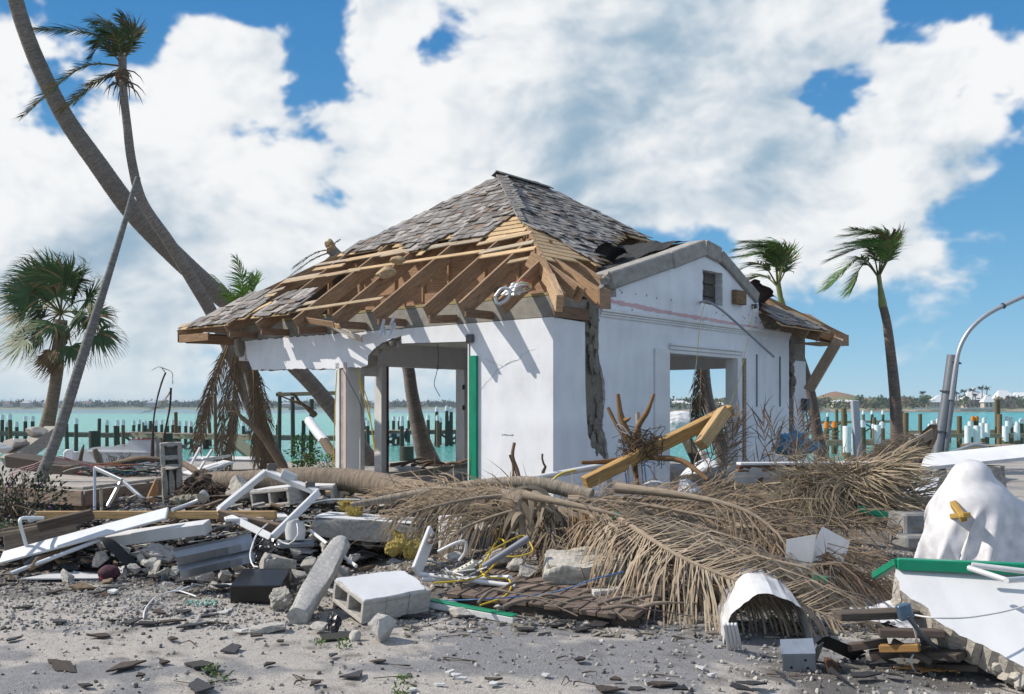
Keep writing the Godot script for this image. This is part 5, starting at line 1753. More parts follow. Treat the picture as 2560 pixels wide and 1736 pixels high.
func far_palm(px: float, top: float, foot: float, d: float) -> void:
	var t := thing("distant_palm", "distant palm with battered crown on the villa shore", "palm", at(px, foot, d), "distant palms on the villa shore")
	one(t, "trunk", Color(0.16, 0.13, 0.1), M.stick, func(mb): tube(mb, [at(px, foot, d), at(px + R(-2, 2), (foot + top) / 2, d), at(px + R(-1, 1), top + 4, d)], [0.28, 0.22, 0.18], 7))
	one(t, "crown", Color(0.07, 0.075, 0.035), M.far, func(mb):
		for k in 26:
			mb.col = tint(Color(0.075, 0.07, 0.035), 0.4)
			blade(mb, at(px, top + 4, d), Vector3(R(-1.3, 0.7), R(-0.3, 1), R(-1, 1)).normalized(), Vector3.BACK, R(1.2, 2.6), 0.45, Vector3(-0.6, -1.4, 0), 3))


func villa(label: String, px0: float, px1: float, eave: float, foot: float, peak_x: float, peak: float, d: float, wall: Color, cupola: bool, windows: Array, open := false) -> void:
	var a := at(px0, foot, d)
	var b := at(px1, foot, d)
	var t := thing("villa", label, "house", (a + b) / 2, "villas on the far shore")
	var ey := at(px0, eave, d).y
	var deep := (b.x - a.x) * 0.7
	if not open:
		one(t, "wall", wall, M.paint, func(mb): box(mb, Transform3D(Basis(), Vector3((a.x + b.x) / 2, (a.y + ey) / 2 - 0.5, a.z - deep / 2)), Vector3(b.x - a.x, ey - a.y + 1.0, deep)))
	else:
		for k in 5:
			one(t, "column", wall, M.paint, func(mb): box(mb, Transform3D(Basis(), Vector3(lerpf(a.x + 0.3, b.x - 0.3, k / 4.0), (a.y + ey) / 2, a.z - 0.4)), Vector3(0.4, ey - a.y, 0.4)))
		one(t, "rear_wall", wall, M.paint, func(mb): box(mb, Transform3D(Basis(), Vector3((a.x + b.x) / 2, (a.y + ey) / 2, a.z - deep)), Vector3(b.x - a.x, ey - a.y, 0.3)))
	one(t, "roof", Color(0.80, 0.80, 0.82), M.paint, func(mb):
		var o := 0.6
		var ap := at(peak_x, peak, d)
		ap.z -= deep / 2
		var l := Vector3(a.x - o, ey, a.z + o)
		var r := Vector3(b.x + o, ey, a.z + o)
		var lb := Vector3(a.x - o, ey, a.z - deep - o)
		var rb := Vector3(b.x + o, ey, a.z - deep - o)
		var rw := (b.x - a.x) * (0.0 if px1 - px0 < 40 else 0.22)
		var a0 := ap - Vector3(rw, 0, 0)
		var a1 := ap + Vector3(rw, 0, 0)
		mb.quad_to(l, a0, a1, r, Vector3(0, 1, 1))
		mb.quad_to(lb, a0, a1, rb, Vector3(0, 1, -1))
		mb.tri_to(l, a0, lb, Vector3(-1, 1, 0))
		mb.tri_to(r, a1, rb, Vector3(1, 1, 0))
		mb.quad_to(l, r, rb, lb, Vector3.DOWN))
	if cupola:
		var ap := at(peak_x, peak, d)
		ap.z -= deep / 2
		one(t, "cupola", Color(0.78, 0.78, 0.8), M.paint, func(mb):
			tube(mb, [ap - Vector3(0, 0.8, 0), ap + Vector3(0, 0.9, 0), ap + Vector3(0, 0.95, 0), ap + Vector3(0, 2.0, 0)], [0.8, 0.8, 1.2, 0.05], 8))
	for w in windows:
		one(t, "window", Color(0.10, 0.12, 0.14), M.gloss, func(mb): box(mb, Transform3D(Basis(), at(w[0], w[1], d) + Vector3(0, 0, 0.04)), Vector3(w[2], w[3], 0.06)))


func shores() -> void:
	# low wooded coast across the water, far off
	var g := MB.new()
	sheet(g, steps([[-900, 250, 12]]), steps([[860, 900, 8], [900, 1100, 50]]), func(x, d): return WATER - 0.6 + smoothstep(866.0, 900.0, d) * (2.6 + 1.2 * nz.get_noise_2d(x * 3.0, d)), func(x, d): return Color(0.30, 0.28, 0.2).lerp(Color(0.10, 0.12, 0.07), smoothstep(872.0, 890.0, d + 10.0 * nz.get_noise_2d(x * 4.0, 9.0))))
	tag(single("far_shore", "", "", g, M.far, "", "structure"), "low pale far shore across the harbour", "shore")
	var w := MB.new()
	for k in 620:
		var x := R(-620, 60)
		var d := R(892, 990)
		clump(w, Vector3(x, 2.2 + R(0, 1.6), -d), Vector3(R(4, 12), R(1.6, 4.2), 5), 20, 2.4, Color(0.075, 0.085, 0.06))
	for k in 220:
		var x := R(-620, 60)
		var d := R(900, 990)
		w.col = tint(Color(0.09, 0.085, 0.08), 0.3)
		var p := Vector3(x, 2.0, -d)
		blade(w, p, Vector3(R(-0.1, 0.1), 1, 0).normalized(), Vector3.BACK, R(5, 9.5), 0.7, Vector3.ZERO, 2)
	var o := single("distant_woodland", "", "", w, M.far, "", "stuff")
	tag(o, "thin storm-stripped woodland lining the far shore", "woodland")
	for k in 18:
		var x := R(-560, 40)
		var t := thing("distant_building", "tiny pale building among the trees of the far shore", "building", Vector3(x, 1.5, -R(884, 900)), "tiny buildings on the far shore")
		var s := Vector3(R(4, 10), R(2, 4), 6)
		one(t, "wall", tint(Color(0.5, 0.45, 0.42), 0.25), M.paint, func(mb): box(mb, Transform3D(Basis(), t.position + Vector3(0, s.y / 2, 0)), s))
		one(t, "roof", tint([Color(0.45, 0.45, 0.46), Color(0.24, 0.15, 0.13), Color(0.35, 0.37, 0.4)][k % 3], 0.2), M.paint, func(mb):
			var p := t.position + Vector3(0, s.y, 0)
			var l := p + Vector3(-s.x * 0.55, 0, 3.4)
			var r := p + Vector3(s.x * 0.55, 0, 3.4)
			var lb := p + Vector3(-s.x * 0.55, 0, -3.4)
			var rb := p + Vector3(s.x * 0.55, 0, -3.4)
			var a0 := p + Vector3(-s.x * 0.3, 1.8, 0)
			var a1 := p + Vector3(s.x * 0.3, 1.8, 0)
			mb.quad_to(l, a0, a1, r, Vector3(0, 1, 1))
			mb.quad_to(lb, a0, a1, rb, Vector3(0, 1, -1))
			mb.tri_to(l, a0, lb, Vector3(-1, 1, 0))
			mb.tri_to(r, a1, rb, Vector3(1, 1, 0)))
	# nearer coast with villas
	g = MB.new()
	sheet(g, steps([[40, 330, 3]]), steps([[440, 462, 2], [462, 620, 12]]), func(x, d):
		var hill := 7.0 * exp(-pow((x - 178.0) / 13.0, 2.0) - pow((d - 520.0) / 30.0, 2.0))
		return WATER - 0.5 + smoothstep(443.0, 452.0, d + 2.5 * nz.get_noise_2d(x * 12.0, 4.0)) * 1.5 + smoothstep(455.0, 520.0, d) * 2.6 + hill + 0.5 * nz.get_noise_2d(x * 20.0, d * 20.0), func(x, d):
		var c := Color(0.34, 0.29, 0.22).lerp(Color(0.13, 0.15, 0.06), smoothstep(452.0, 470.0, d + 14.0 * nz.get_noise_2d(x * 9.0, d * 9.0)))
		if d < 450.0:
			c = Color(0.17, 0.14, 0.11)
		return c.lerp(Color(0.20, 0.10, 0.065), exp(-pow((x - 178.0) / 13.0, 2.0)) * smoothstep(495.0, 505.0, d)))
	tag(single("villa_shore", "", "", g, M.far, "", "structure"), "sandy low shore with villas across the basin", "shore")
	var bush := MB.new()
	for k in 520:
		var x := R(45, 300)
		var d := R(455, 540)
		if x > 205.0 and d < 480.0 and R(0, 1) < 0.8:
			continue
		var c: Color = [Color(0.06, 0.09, 0.028), Color(0.11, 0.12, 0.04), Color(0.22, 0.165, 0.095), Color(0.09, 0.10, 0.04)][k % 4]
		clump(bush, Vector3(x, 1.2 + smoothstep(455.0, 520.0, d) * 2.6 + 0.8, -d), Vector3(R(2, 5), R(1.0, 2.3), 2.5), 26, 1.3, c)
	o = single("shore_scrub", "", "", bush, M.far, "", "stuff")
	tag(o, "mixed green and dry brown scrub along the villa shore", "scrub")
	for k in 16:
		var px: float = [2035, 2050, 2065, 2150, 2160, 2200, 2215, 2265, 2285, 2310, 2318, 2365, 2412, 2500, 2550, 1665][k]
		var dd := 452.0 + (k % 3) * 6.0
		var t := thing("shore_tree", "battered round tree on the villa shore", "tree", at(px, 1020, dd), "trees on the villa shore")
		one(t, "trunk", Color(0.12, 0.1, 0.08), M.stick, func(mb): tube(mb, [at(px, 1021, dd), at(px, 1010, dd)], [0.3, 0.2], 6))
		one(t, "crown", Color.WHITE, M.far, func(mb):
			clump(mb, at(px, 1004 + R(-3, 4), dd), Vector3(R(2.2, 3.6), R(1.6, 2.8), 2.5), 110, 1.1, [Color(0.055, 0.085, 0.025), Color(0.25, 0.19, 0.11), Color(0.07, 0.10, 0.035)][k % 3]))
	for e in [[2310, 978, 1015], [2412, 975, 1012], [2432, 972, 1010], [2455, 967, 1008], [2469, 968, 1005], [2392, 980, 1010], [2468, 990, 1018], [2440, 985, 1016], [2525, 990, 1012], [2537, 992, 1012]]:
		far_palm(e[0], e[1], e[2], 456)
	villa("white pavilion villa with open porch and pyramid roof", 2326, 2360, 1006, 1020, 2355, 986, 452, Color(0.7, 0.62, 0.52), false, [], true)
	villa("small cream villa with white roof and cupola", 2380, 2403, 1002, 1020, 2389, 985, 458, Color(0.62, 0.58, 0.35), true, [[2386, 1010, 1.0, 1.8], [2397, 1010, 1.0, 1.8]])
	villa("large pale villa with cupola and tall arched window", 2418, 2482, 1000, 1020, 2446, 978, 462, Color(0.6, 0.48, 0.42), true, [[2446, 1006, 2.0, 4.2], [2430, 1008, 1.2, 2.0], [2472, 1008, 1.2, 2.0]])
	villa("low cream pavilion with white pyramid roof beside the arched villa", 2461, 2488, 1006, 1021, 2471, 987, 450, Color(0.66, 0.54, 0.44), false, [[2468, 1013, 1.0, 2.0], [2478, 1013, 1.0, 2.0]])
	villa("wide white-roofed villa with pink gable walls", 2498, 2545, 997, 1015, 2515, 976, 476, Color(0.62, 0.40, 0.33), false, [[2510, 1005, 1.2, 1.6], [2530, 1005, 1.2, 1.6]])
	villa("long white-roofed wing at the end of the villa row", 2535, 2600, 998, 1015, 2565, 981, 486, Color(0.62, 0.52, 0.46), false, [[2548, 1006, 1.2, 1.6]])
	villa("low white bungalow seen through the gable doorway", 1676, 1725, 1010, 1020, 1700, 1002, 470, Color(0.6, 0.6, 0.6), false, [[1685, 1015, 1.4, 1.2], [1700, 1015, 1.4, 1.2], [1712, 1015, 1.4, 1.2]])
	villa("small white bungalow beyond the doorway palm", 1790, 1815, 1012, 1020, 1802, 1005, 470, Color(0.6, 0.6, 0.6), false, [[1800, 1016, 1.2, 1.0]])
	villa("low pale house half hidden in the scrub", 2085, 2150, 1005, 1016, 2115, 1000, 480, Color(0.55, 0.50, 0.36), false, [])
	var fe := thing("sea_fence", "white balustrade along the villa waterfront", "fence", at(2385, 1026, 448))
	one(fe, "rail", Color(0.74, 0.74, 0.74), M.paint, func(mb): beam(mb, at(2288, 1020.5, 448), at(2480, 1020.5, 448), 0.3, 0.3))
	one(fe, "wall", Color(0.5, 0.44, 0.36), M.paint, func(mb): beam(mb, at(2400, 1025, 447.6), at(2482, 1025, 447.6), 0.4, 1.2))
	for k in 40:
		one(fe, "baluster", Color(0.74, 0.74, 0.74), M.paint, func(mb): beam(mb, at(2288 + k * 4.9, 1020.5, 448), at(2288 + k * 4.9, 1026, 448), 0.3, 0.3))


# ---------- the heap of debris ----------
func plank(called: String, label: String, p: Vector3, q: Vector3, w: float, h: float, c: Color, m: Material, roll := 0.0, cat := "plank", group := "") -> Node3D:
	var mb := MB.new()
	mb.col = c
	beam(mb, p, q, w, h, roll)
	return single(called, label, cat, mb, m, group)


func solo(called: String, label: String, cat: String, c: Color, m: Material, f: Callable, group := "") -> Node3D:
	var mb := MB.new()
	mb.col = c
	f.call(mb)
	return single(called, label, cat, mb, m, group)


# A hollow block: two shells and three webs; x is its length, z the way the cells run.
func block(mb: MB, tr: Transform3D, sz: Vector3) -> void:
	var s := 0.034
	for k in [-1, 1]:
		cbox(mb, tr * Transform3D(Basis(), Vector3(0, k * (sz.y - s) / 2, 0)), Vector3(sz.x, s, sz.z), 0.006, 0.002)
	for k in [-1, 0, 1]:
		cbox(mb, tr * Transform3D(Basis(), Vector3(k * (sz.x - s) / 2, 0, 0)), Vector3(s, sz.y - 2 * s, sz.z - 0.002), 0.003, 0.001)


# A piece of block wall lying down: nx blocks by nz courses, paint on its upper face.
func wall_chunk(label: String, o: Vector3, ex: Vector3, ez: Vector3, nx: int, nz_: int, paint: Color, pf := 1.0) -> Node3D:
	var x := ex.normalized()
	var z := (ez - x * ez.dot(x)).normalized()
	var y := z.cross(x)
	if y.y < 0:
		y = -y
	var b := Basis(x, y, z)
	var t := thing("wall_chunk", label, "wall fragment", o)
	var bl := ex.length() / nx
	var bh := ez.length() / nz_
	for i in nx:
		for j in nz_:
			var mb := MB.new()
			mb.col = tint(Color(0.66, 0.63, 0.58), 0.06)
			block(mb, Transform3D(b, o + x * bl * (i + 0.5) + z * bh * (j + 0.5) + y * 0.095), Vector3(bl - 0.002, 0.19, bh - 0.002))
			part(t, "block", mb, M.stone)
	var face := MB.new()
	face.col = paint
	var rg := []
	var lx := ex.length()
	var lz := ez.length() * pf
	for e in [Vector2(0.01, 0.01), Vector2(lx - 0.01, 0.012), Vector2(lx - 0.02, lz * 0.6), Vector2(lx * 0.85, lz - 0.01), Vector2(lx * 0.35, lz - 0.01), Vector2(0.012, lz * 0.9)]:
		rg.append([e, true])
	slab(face, face, ragged(rg, 0.010, 0.05), Transform3D(Basis(x, z, y), o + y * 0.191), 0.012)
	part(t, "painted_render", face, M.paint)
	return t


func tangle(mb: MB, c: Vector3, rad: Vector3, n: int, r: float, cols: Array) -> void:
	for k in n:
		mb.col = cols[k % cols.size()]
		var a := []
		var p := c + Vector3(R(-1, 1), R(-1, 1), R(-1, 1)) * rad
		for i in 4:
			a.append(p)
			p = p.lerp(c + Vector3(R(-1, 1), R(-1, 1), R(-1, 1)) * rad, 0.7)
		wire(mb, a, r * R(0.6, 1.3), 0.07, 4)


func debris() -> void:
	shore_wreckage()
	left_heap()
	middle_heap()
	fallen_palm()
	right_heap()
	scatter()


func shore_wreckage() -> void:
	# raised timber deck
	var K := on(209, 1222, 0.62)
	var e1 := on(-60, 1206, 0.62) - K
	var e2 := (on(291, 1212, 0.62) - K).normalized() * 1.9
	var t := thing("timber_deck", "raised weathered timber deck with square corner post", "deck", K - Vector3(0, 0.62, 0))
	var np := 13
	for i in np:
		one(t, "deck_board", tint(Color(0.52, 0.47, 0.425), 0.1), M.wood, func(mb): beam(mb, K + e2 * (i + 0.5) / np + e1 * 0.0, K + e2 * (i + 0.5) / np + e1, 1.9 / np * 0.93, 0.04))
	one(t, "fascia", Color(0.36, 0.27, 0.20), M.wood, func(mb): beam(mb, K - Vector3(0, 0.13, 0) - e2 * 0.012, K - Vector3(0, 0.13, 0) - e2 * 0.012 + e1, 0.04, 0.2))
	one(t, "fascia", Color(0.26, 0.18, 0.13), M.wood, func(mb): beam(mb, K - Vector3(0, 0.13, 0) - e1.normalized() * 0.03, K - Vector3(0, 0.13, 0) + e2 - e1.normalized() * 0.03, 0.04, 0.2))
	one(t, "corner_post", Color(0.30, 0.20, 0.12), M.wood, func(mb): beam(mb, K + e1.normalized() * 0.14 + e2 * 0.06 + Vector3(0, -0.23, 0), K + e1.normalized() * 0.14 + e2 * 0.06 + Vector3(0, -0.75, 0), 0.16, 0.16))
	# masonry by the shore
	plank("fallen_beam", "rubble-filled concrete beam leaning by the fan palm", at(20, 1158, 18.4), at(134, 1078, 19.2), 0.4, 0.24, Color(0.50, 0.465, 0.41), M.stone, 0.0, "beam")
	solo("masonry_lump", "pale lump of masonry on top of the leaning beam", "rubble", Color(0.56, 0.52, 0.47), M.stone, func(mb): rock(mb, at(92, 1083, 18.9), Vector3(0.3, 0.13, 0.2)))
	solo("masonry_lump", "squarish concrete lump beside the leaning beam", "rubble", Color(0.5, 0.47, 0.43), M.stone, func(mb): rock(mb, at(34, 1110, 18.6), Vector3(0.26, 0.2, 0.2)))
	solo("masonry_lump", "white painted masonry piece at the foot of the leaning beam", "rubble", Color(0.7, 0.7, 0.7), M.paint, func(mb): rock(mb, at(6, 1122, 18.3), Vector3(0.2, 0.13, 0.2)))
	# broken white boat hull
	t = thing("broken_hull", "broken white boat hull stranded behind the tangled nets", "boat", at(300, 1160, 20.5))
	var f := MB.new()
	var e := MB.new()
	f.col = Color(0.60, 0.62, 0.66)
	e.col = Color(0.45, 0.42, 0.39)
	var tr := Transform3D(Basis(Vector3(0.97, 0, 0.22).normalized(), Vector3.UP, Vector3(-0.22, 0, 0.97).normalized() * -1.0), at(300, 1130, 20.5))
	var po := []
	for q in [[188, 1165], [186, 1128], [215, 1122], [262, 1118], [306, 1113], [313, 1118], [322, 1106], [330, 1099], [352, 1098], [395, 1097], [402, 1112], [402, 1165]]:
		po.append([Vector2((q[0] - 300) * 20.5 / F, (1130 - q[1]) * 20.5 / F), true])
	slab(f, e, ragged(po, 0.02, 0.12), tr, 0.22)
	part(t, "side", f, M.paint)
	part(t, "torn_rim", e, M.broken)
	one(t, "red_stripe", Color(0.5, 0.2, 0.2), M.paint, func(mb): beam(mb, tr * Vector3(0.28, 0.27, 0.02), tr * Vector3(0.8, 0.27, 0.02), 0.07, 0.03))
	one(t, "rub_rail", Color(0.66, 0.67, 0.7), M.paint, func(mb): beam(mb, tr * Vector3(-0.8, 0.0, -0.03), tr * Vector3(0.84, 0.0, -0.03), 0.05, 0.04))
	plank("dark_timber", "long dark charred timber lying behind the deck", at(30, 1150, 15.6), at(236, 1180, 14.6), 0.25, 0.2, Color(0.07, 0.052, 0.045), M.wood, 0.2, "timber")
	solo("white_tub", "white plastic tub behind the nets", "tub", Color(0.7, 0.7, 0.72), M.plastic, func(mb): tube(mb, [at(178, 1160, 17.5), at(178, 1130, 17.5)], [0.12, 0.14], 12))
	solo("pvc_hoop", "white plastic pipe hoop by the broken hull", "pipe", Color(0.72, 0.73, 0.75), M.plastic, func(mb): wire(mb, [at(162, 1160, 17), at(163, 1130, 17), at(178, 1127, 17), at(180, 1160, 17)], 0.03, 0.06, 7))
	solo("net_tangle", "snarl of teal and black fishing net and rope", "net", Color.WHITE, M.plastic, func(mb):
		tangle(mb, at(300, 1180, 14.6), Vector3(0.9, 0.16, 0.5), 60, 0.008, [Color(0.02, 0.1, 0.08), Color(0.02, 0.02, 0.02), Color(0.01, 0.06, 0.12), Color(0.10, 0.07, 0.05), Color(0.3, 0.1, 0.05), Color(0.35, 0.33, 0.3)]))
	solo("driftwood", "long crooked driftwood branch lying over the nets", "branch", Color(0.23, 0.165, 0.115), M.stick, func(mb): tube(mb, curve(pts3([[212, 1172, 14.8], [260, 1168, 14.7], [300, 1160, 14.7], [345, 1148, 14.6], [400, 1150, 14.6], [450, 1156, 14.5], [500, 1185, 14.0], [540, 1196, 13.8]]), 0.08), [0.05, 0.06, 0.055, 0.07, 0.06, 0.07, 0.06, 0.065, 0.06, 0.055, 0.06, 0.05, 0.05, 0.05, 0.045], 8, 0.12, 0.15))
	solo("driftwood", "short broken stake standing by the broken hull", "stake", Color(0.2, 0.15, 0.11), M.stick, func(mb): tube(mb, curve(pts3([[198, 1160, 16], [203, 1135, 16], [209, 1112, 16]]), 0.1), [0.05, 0.04, 0.03, 0.012], 6, 0.1))
	solo("driftwood", "short splintered stump before the broken hull", "stake", Color(0.3, 0.24, 0.18), M.stick, func(mb): tube(mb, curve(pts3([[250, 1160, 15.5], [242, 1140, 15.5], [236, 1124, 15.5]]), 0.1), [0.06, 0.06, 0.045, 0.03], 6, 0.2))
	for k in 3:
		solo("rope", "long faded pink mooring rope stretched behind the deck", "rope", Color(0.36, 0.2, 0.2), M.plastic, func(mb): wire(mb, [at(20, 1196 - k * 8, 14), at(90, 1170 - k * 5, 13.8), at(150, 1150 - k * 4, 13.8), at(260, 1172 + k * 7, 14)], 0.008, 0.1, 4), "pink ropes behind the deck")
	brush("dead_brush", "tangle of dead grey twigs at the end of the deck", at(25, 1240, 12.0), Vector3(0.42, 0.35, 0.3), 120)
	brush("dead_brush", "dry brown palm tuft before the broken hull", at(292, 1160, 15.2), Vector3(0.25, 0.2, 0.2), 70)
	# wreckage between house and shore, seen through the openings
	solo("white_sheeting", "flat white roof panel lying beyond the hanging fronds", "panel", Color(0.7, 0.71, 0.72), M.paint, func(mb): cbox(mb, Transform3D(Basis(Vector3.UP, 0.2) * Basis(Vector3.BACK, -0.02), at(590, 1148, 21)), Vector3(1.9, 0.05, 1.2), 0.01))
	solo("white_sheeting", "tilted white panel with blue edge beside the block column", "panel", Color(0.68, 0.7, 0.72), M.paint, func(mb): cbox(mb, Transform3D(Basis(Vector3.UP, 0.6) * Basis(Vector3.BACK, 0.25), at(520, 1170, 15.5)), Vector3(0.7, 0.04, 0.5), 0.01))
	for q in [[470, 1175, 500, 1120], [495, 1180, 530, 1125], [530, 1185, 565, 1165], [505, 1150, 575, 1140]]:
		plank("aluminium_strut", "thin white aluminium strut in the wreck of a railing", at(q[0], q[1], 15.2), at(q[2], q[3], 15.6), 0.04, 0.04, Color(0.6, 0.62, 0.64), M.metal, 0.0, "strut", "struts of the wrecked railing")
	plank("fallen_pile", "fallen green mooring pile sloping into the water", at(575, 1095, 30), at(645, 1150, 27), 0.3, 0.3, Color(0.11, 0.13, 0.09), M.stick, 0.6, "timber")
	solo("sleeved_pile", "white-wrapped pile leaning behind the leaning palm", "piling", Color(0.66, 0.66, 0.68), M.plastic, func(mb): tube(mb, curve(pts3([[772, 1052, 26], [790, 1078, 25.5], [812, 1105, 25]]), 0.1), [0.13, 0.135, 0.13, 0.135, 0.13], 10))
	solo("fallen_pile", "dark lower length of the leaning white-wrapped pile", "timber", Color(0.2, 0.15, 0.1), M.stick, func(mb): tube(mb, [at(809, 1102, 25.05), at(850, 1165, 24)], [0.13, 0.14], 10, 0.03))
	solo("white_pipe", "fat white pipe end lying beyond the doorway", "pipe", Color(0.66, 0.65, 0.62), M.paint, func(mb): tube(mb, [at(1130, 1188, 19.5), at(1180, 1186, 19.9)], [0.13, 0.13], 14))
	solo("fallen_log", "dark log lying behind the white pipe end", "log", Color(0.13, 0.12, 0.08), M.stick, func(mb): tube(mb, [at(1178, 1187, 20.1), at(1290, 1186, 20.6)], [0.13, 0.13], 12, 0.04))
	plank("weathered_plank", "pale plank slanting behind the doorway jamb", at(975, 1193, 19.0), at(1180, 1163, 20.0), 0.1, 0.1, Color(0.42, 0.36, 0.3), M.wood)
	for k in 9:
		solo("driftwood", "bare branch lying in the litter behind the doorway", "branch", tint(Color(0.19, 0.13, 0.09), 0.25), M.stick, func(mb):
			var a := at(975 + k * 27, 1172 + R(-12, 10), 21.0)
			tube(mb, curve([a, a + Vector3(R(0.2, 0.6), R(0.0, 0.25), R(-0.3, 0.3)), a + Vector3(R(0.7, 1.3), R(-0.1, 0.12), R(-0.4, 0.4))], 0.1), [0.045, 0.04, 0.035, 0.03, 0.03, 0.02, 0.015], 6, 0.12), "branches behind the doorway")
	solo("outboard", "small black outboard motor hanging at the dock", "motor", Color(0.02, 0.022, 0.025), M.gloss, func(mb):
		rock(mb, at(1016, 1084, 56), Vector3(0.22, 0.3, 0.25), Basis(), 6, 2, 0.05)
		rock(mb, at(1015, 1094, 56), Vector3(0.1, 0.3, 0.12), Basis(), 6, 2, 0.05))
	# seen through the gable doorway
	solo("boat_canopy", "white curved boat canopy lying beyond the gable doorway", "canopy", Color(0.72, 0.73, 0.75), M.paint, func(mb): rock(mb, at(1698, 1066, 30), Vector3(0.75, 0.5, 0.5), Basis(), 4, 3, 0.08))
	solo("sleeved_pile", "short pile with white sleeve beyond the gable doorway", "piling", Color(0.6, 0.6, 0.62), M.plastic, func(mb): tube(mb, [at(1752, 1165, 24), at(1760, 1128, 24)], [0.15, 0.15], 10))
	plank("fallen_pile", "dark pile leaning under the doorway palm", at(1748, 1165, 23), at(1715, 1095, 23.5), 0.22, 0.22, Color(0.1, 0.09, 0.06), M.stick, 0.6, "timber")


func brush(called: String, label: String, c: Vector3, rad: Vector3, n: int) -> void:
	solo(called, label, "brush", Color.WHITE, M.stick, func(mb):
		for k in n:
			mb.col = tint(Color(0.15, 0.115, 0.085), 0.35)
			var a := c + Vector3(R(-1, 1) * rad.x * 0.5, -rad.y, R(-1, 1) * rad.z * 0.5)
			var b := c + Vector3(R(-1, 1) * rad.x, R(-0.6, 1.0) * rad.y, R(-1, 1) * rad.z)
			tube(mb, curve([a, a.lerp(b, 0.5) + Vector3(R(-0.1, 0.1), R(0, 0.15), R(-0.1, 0.1)), b], 0.12), [0.012, 0.009, 0.006, 0.003], 4))


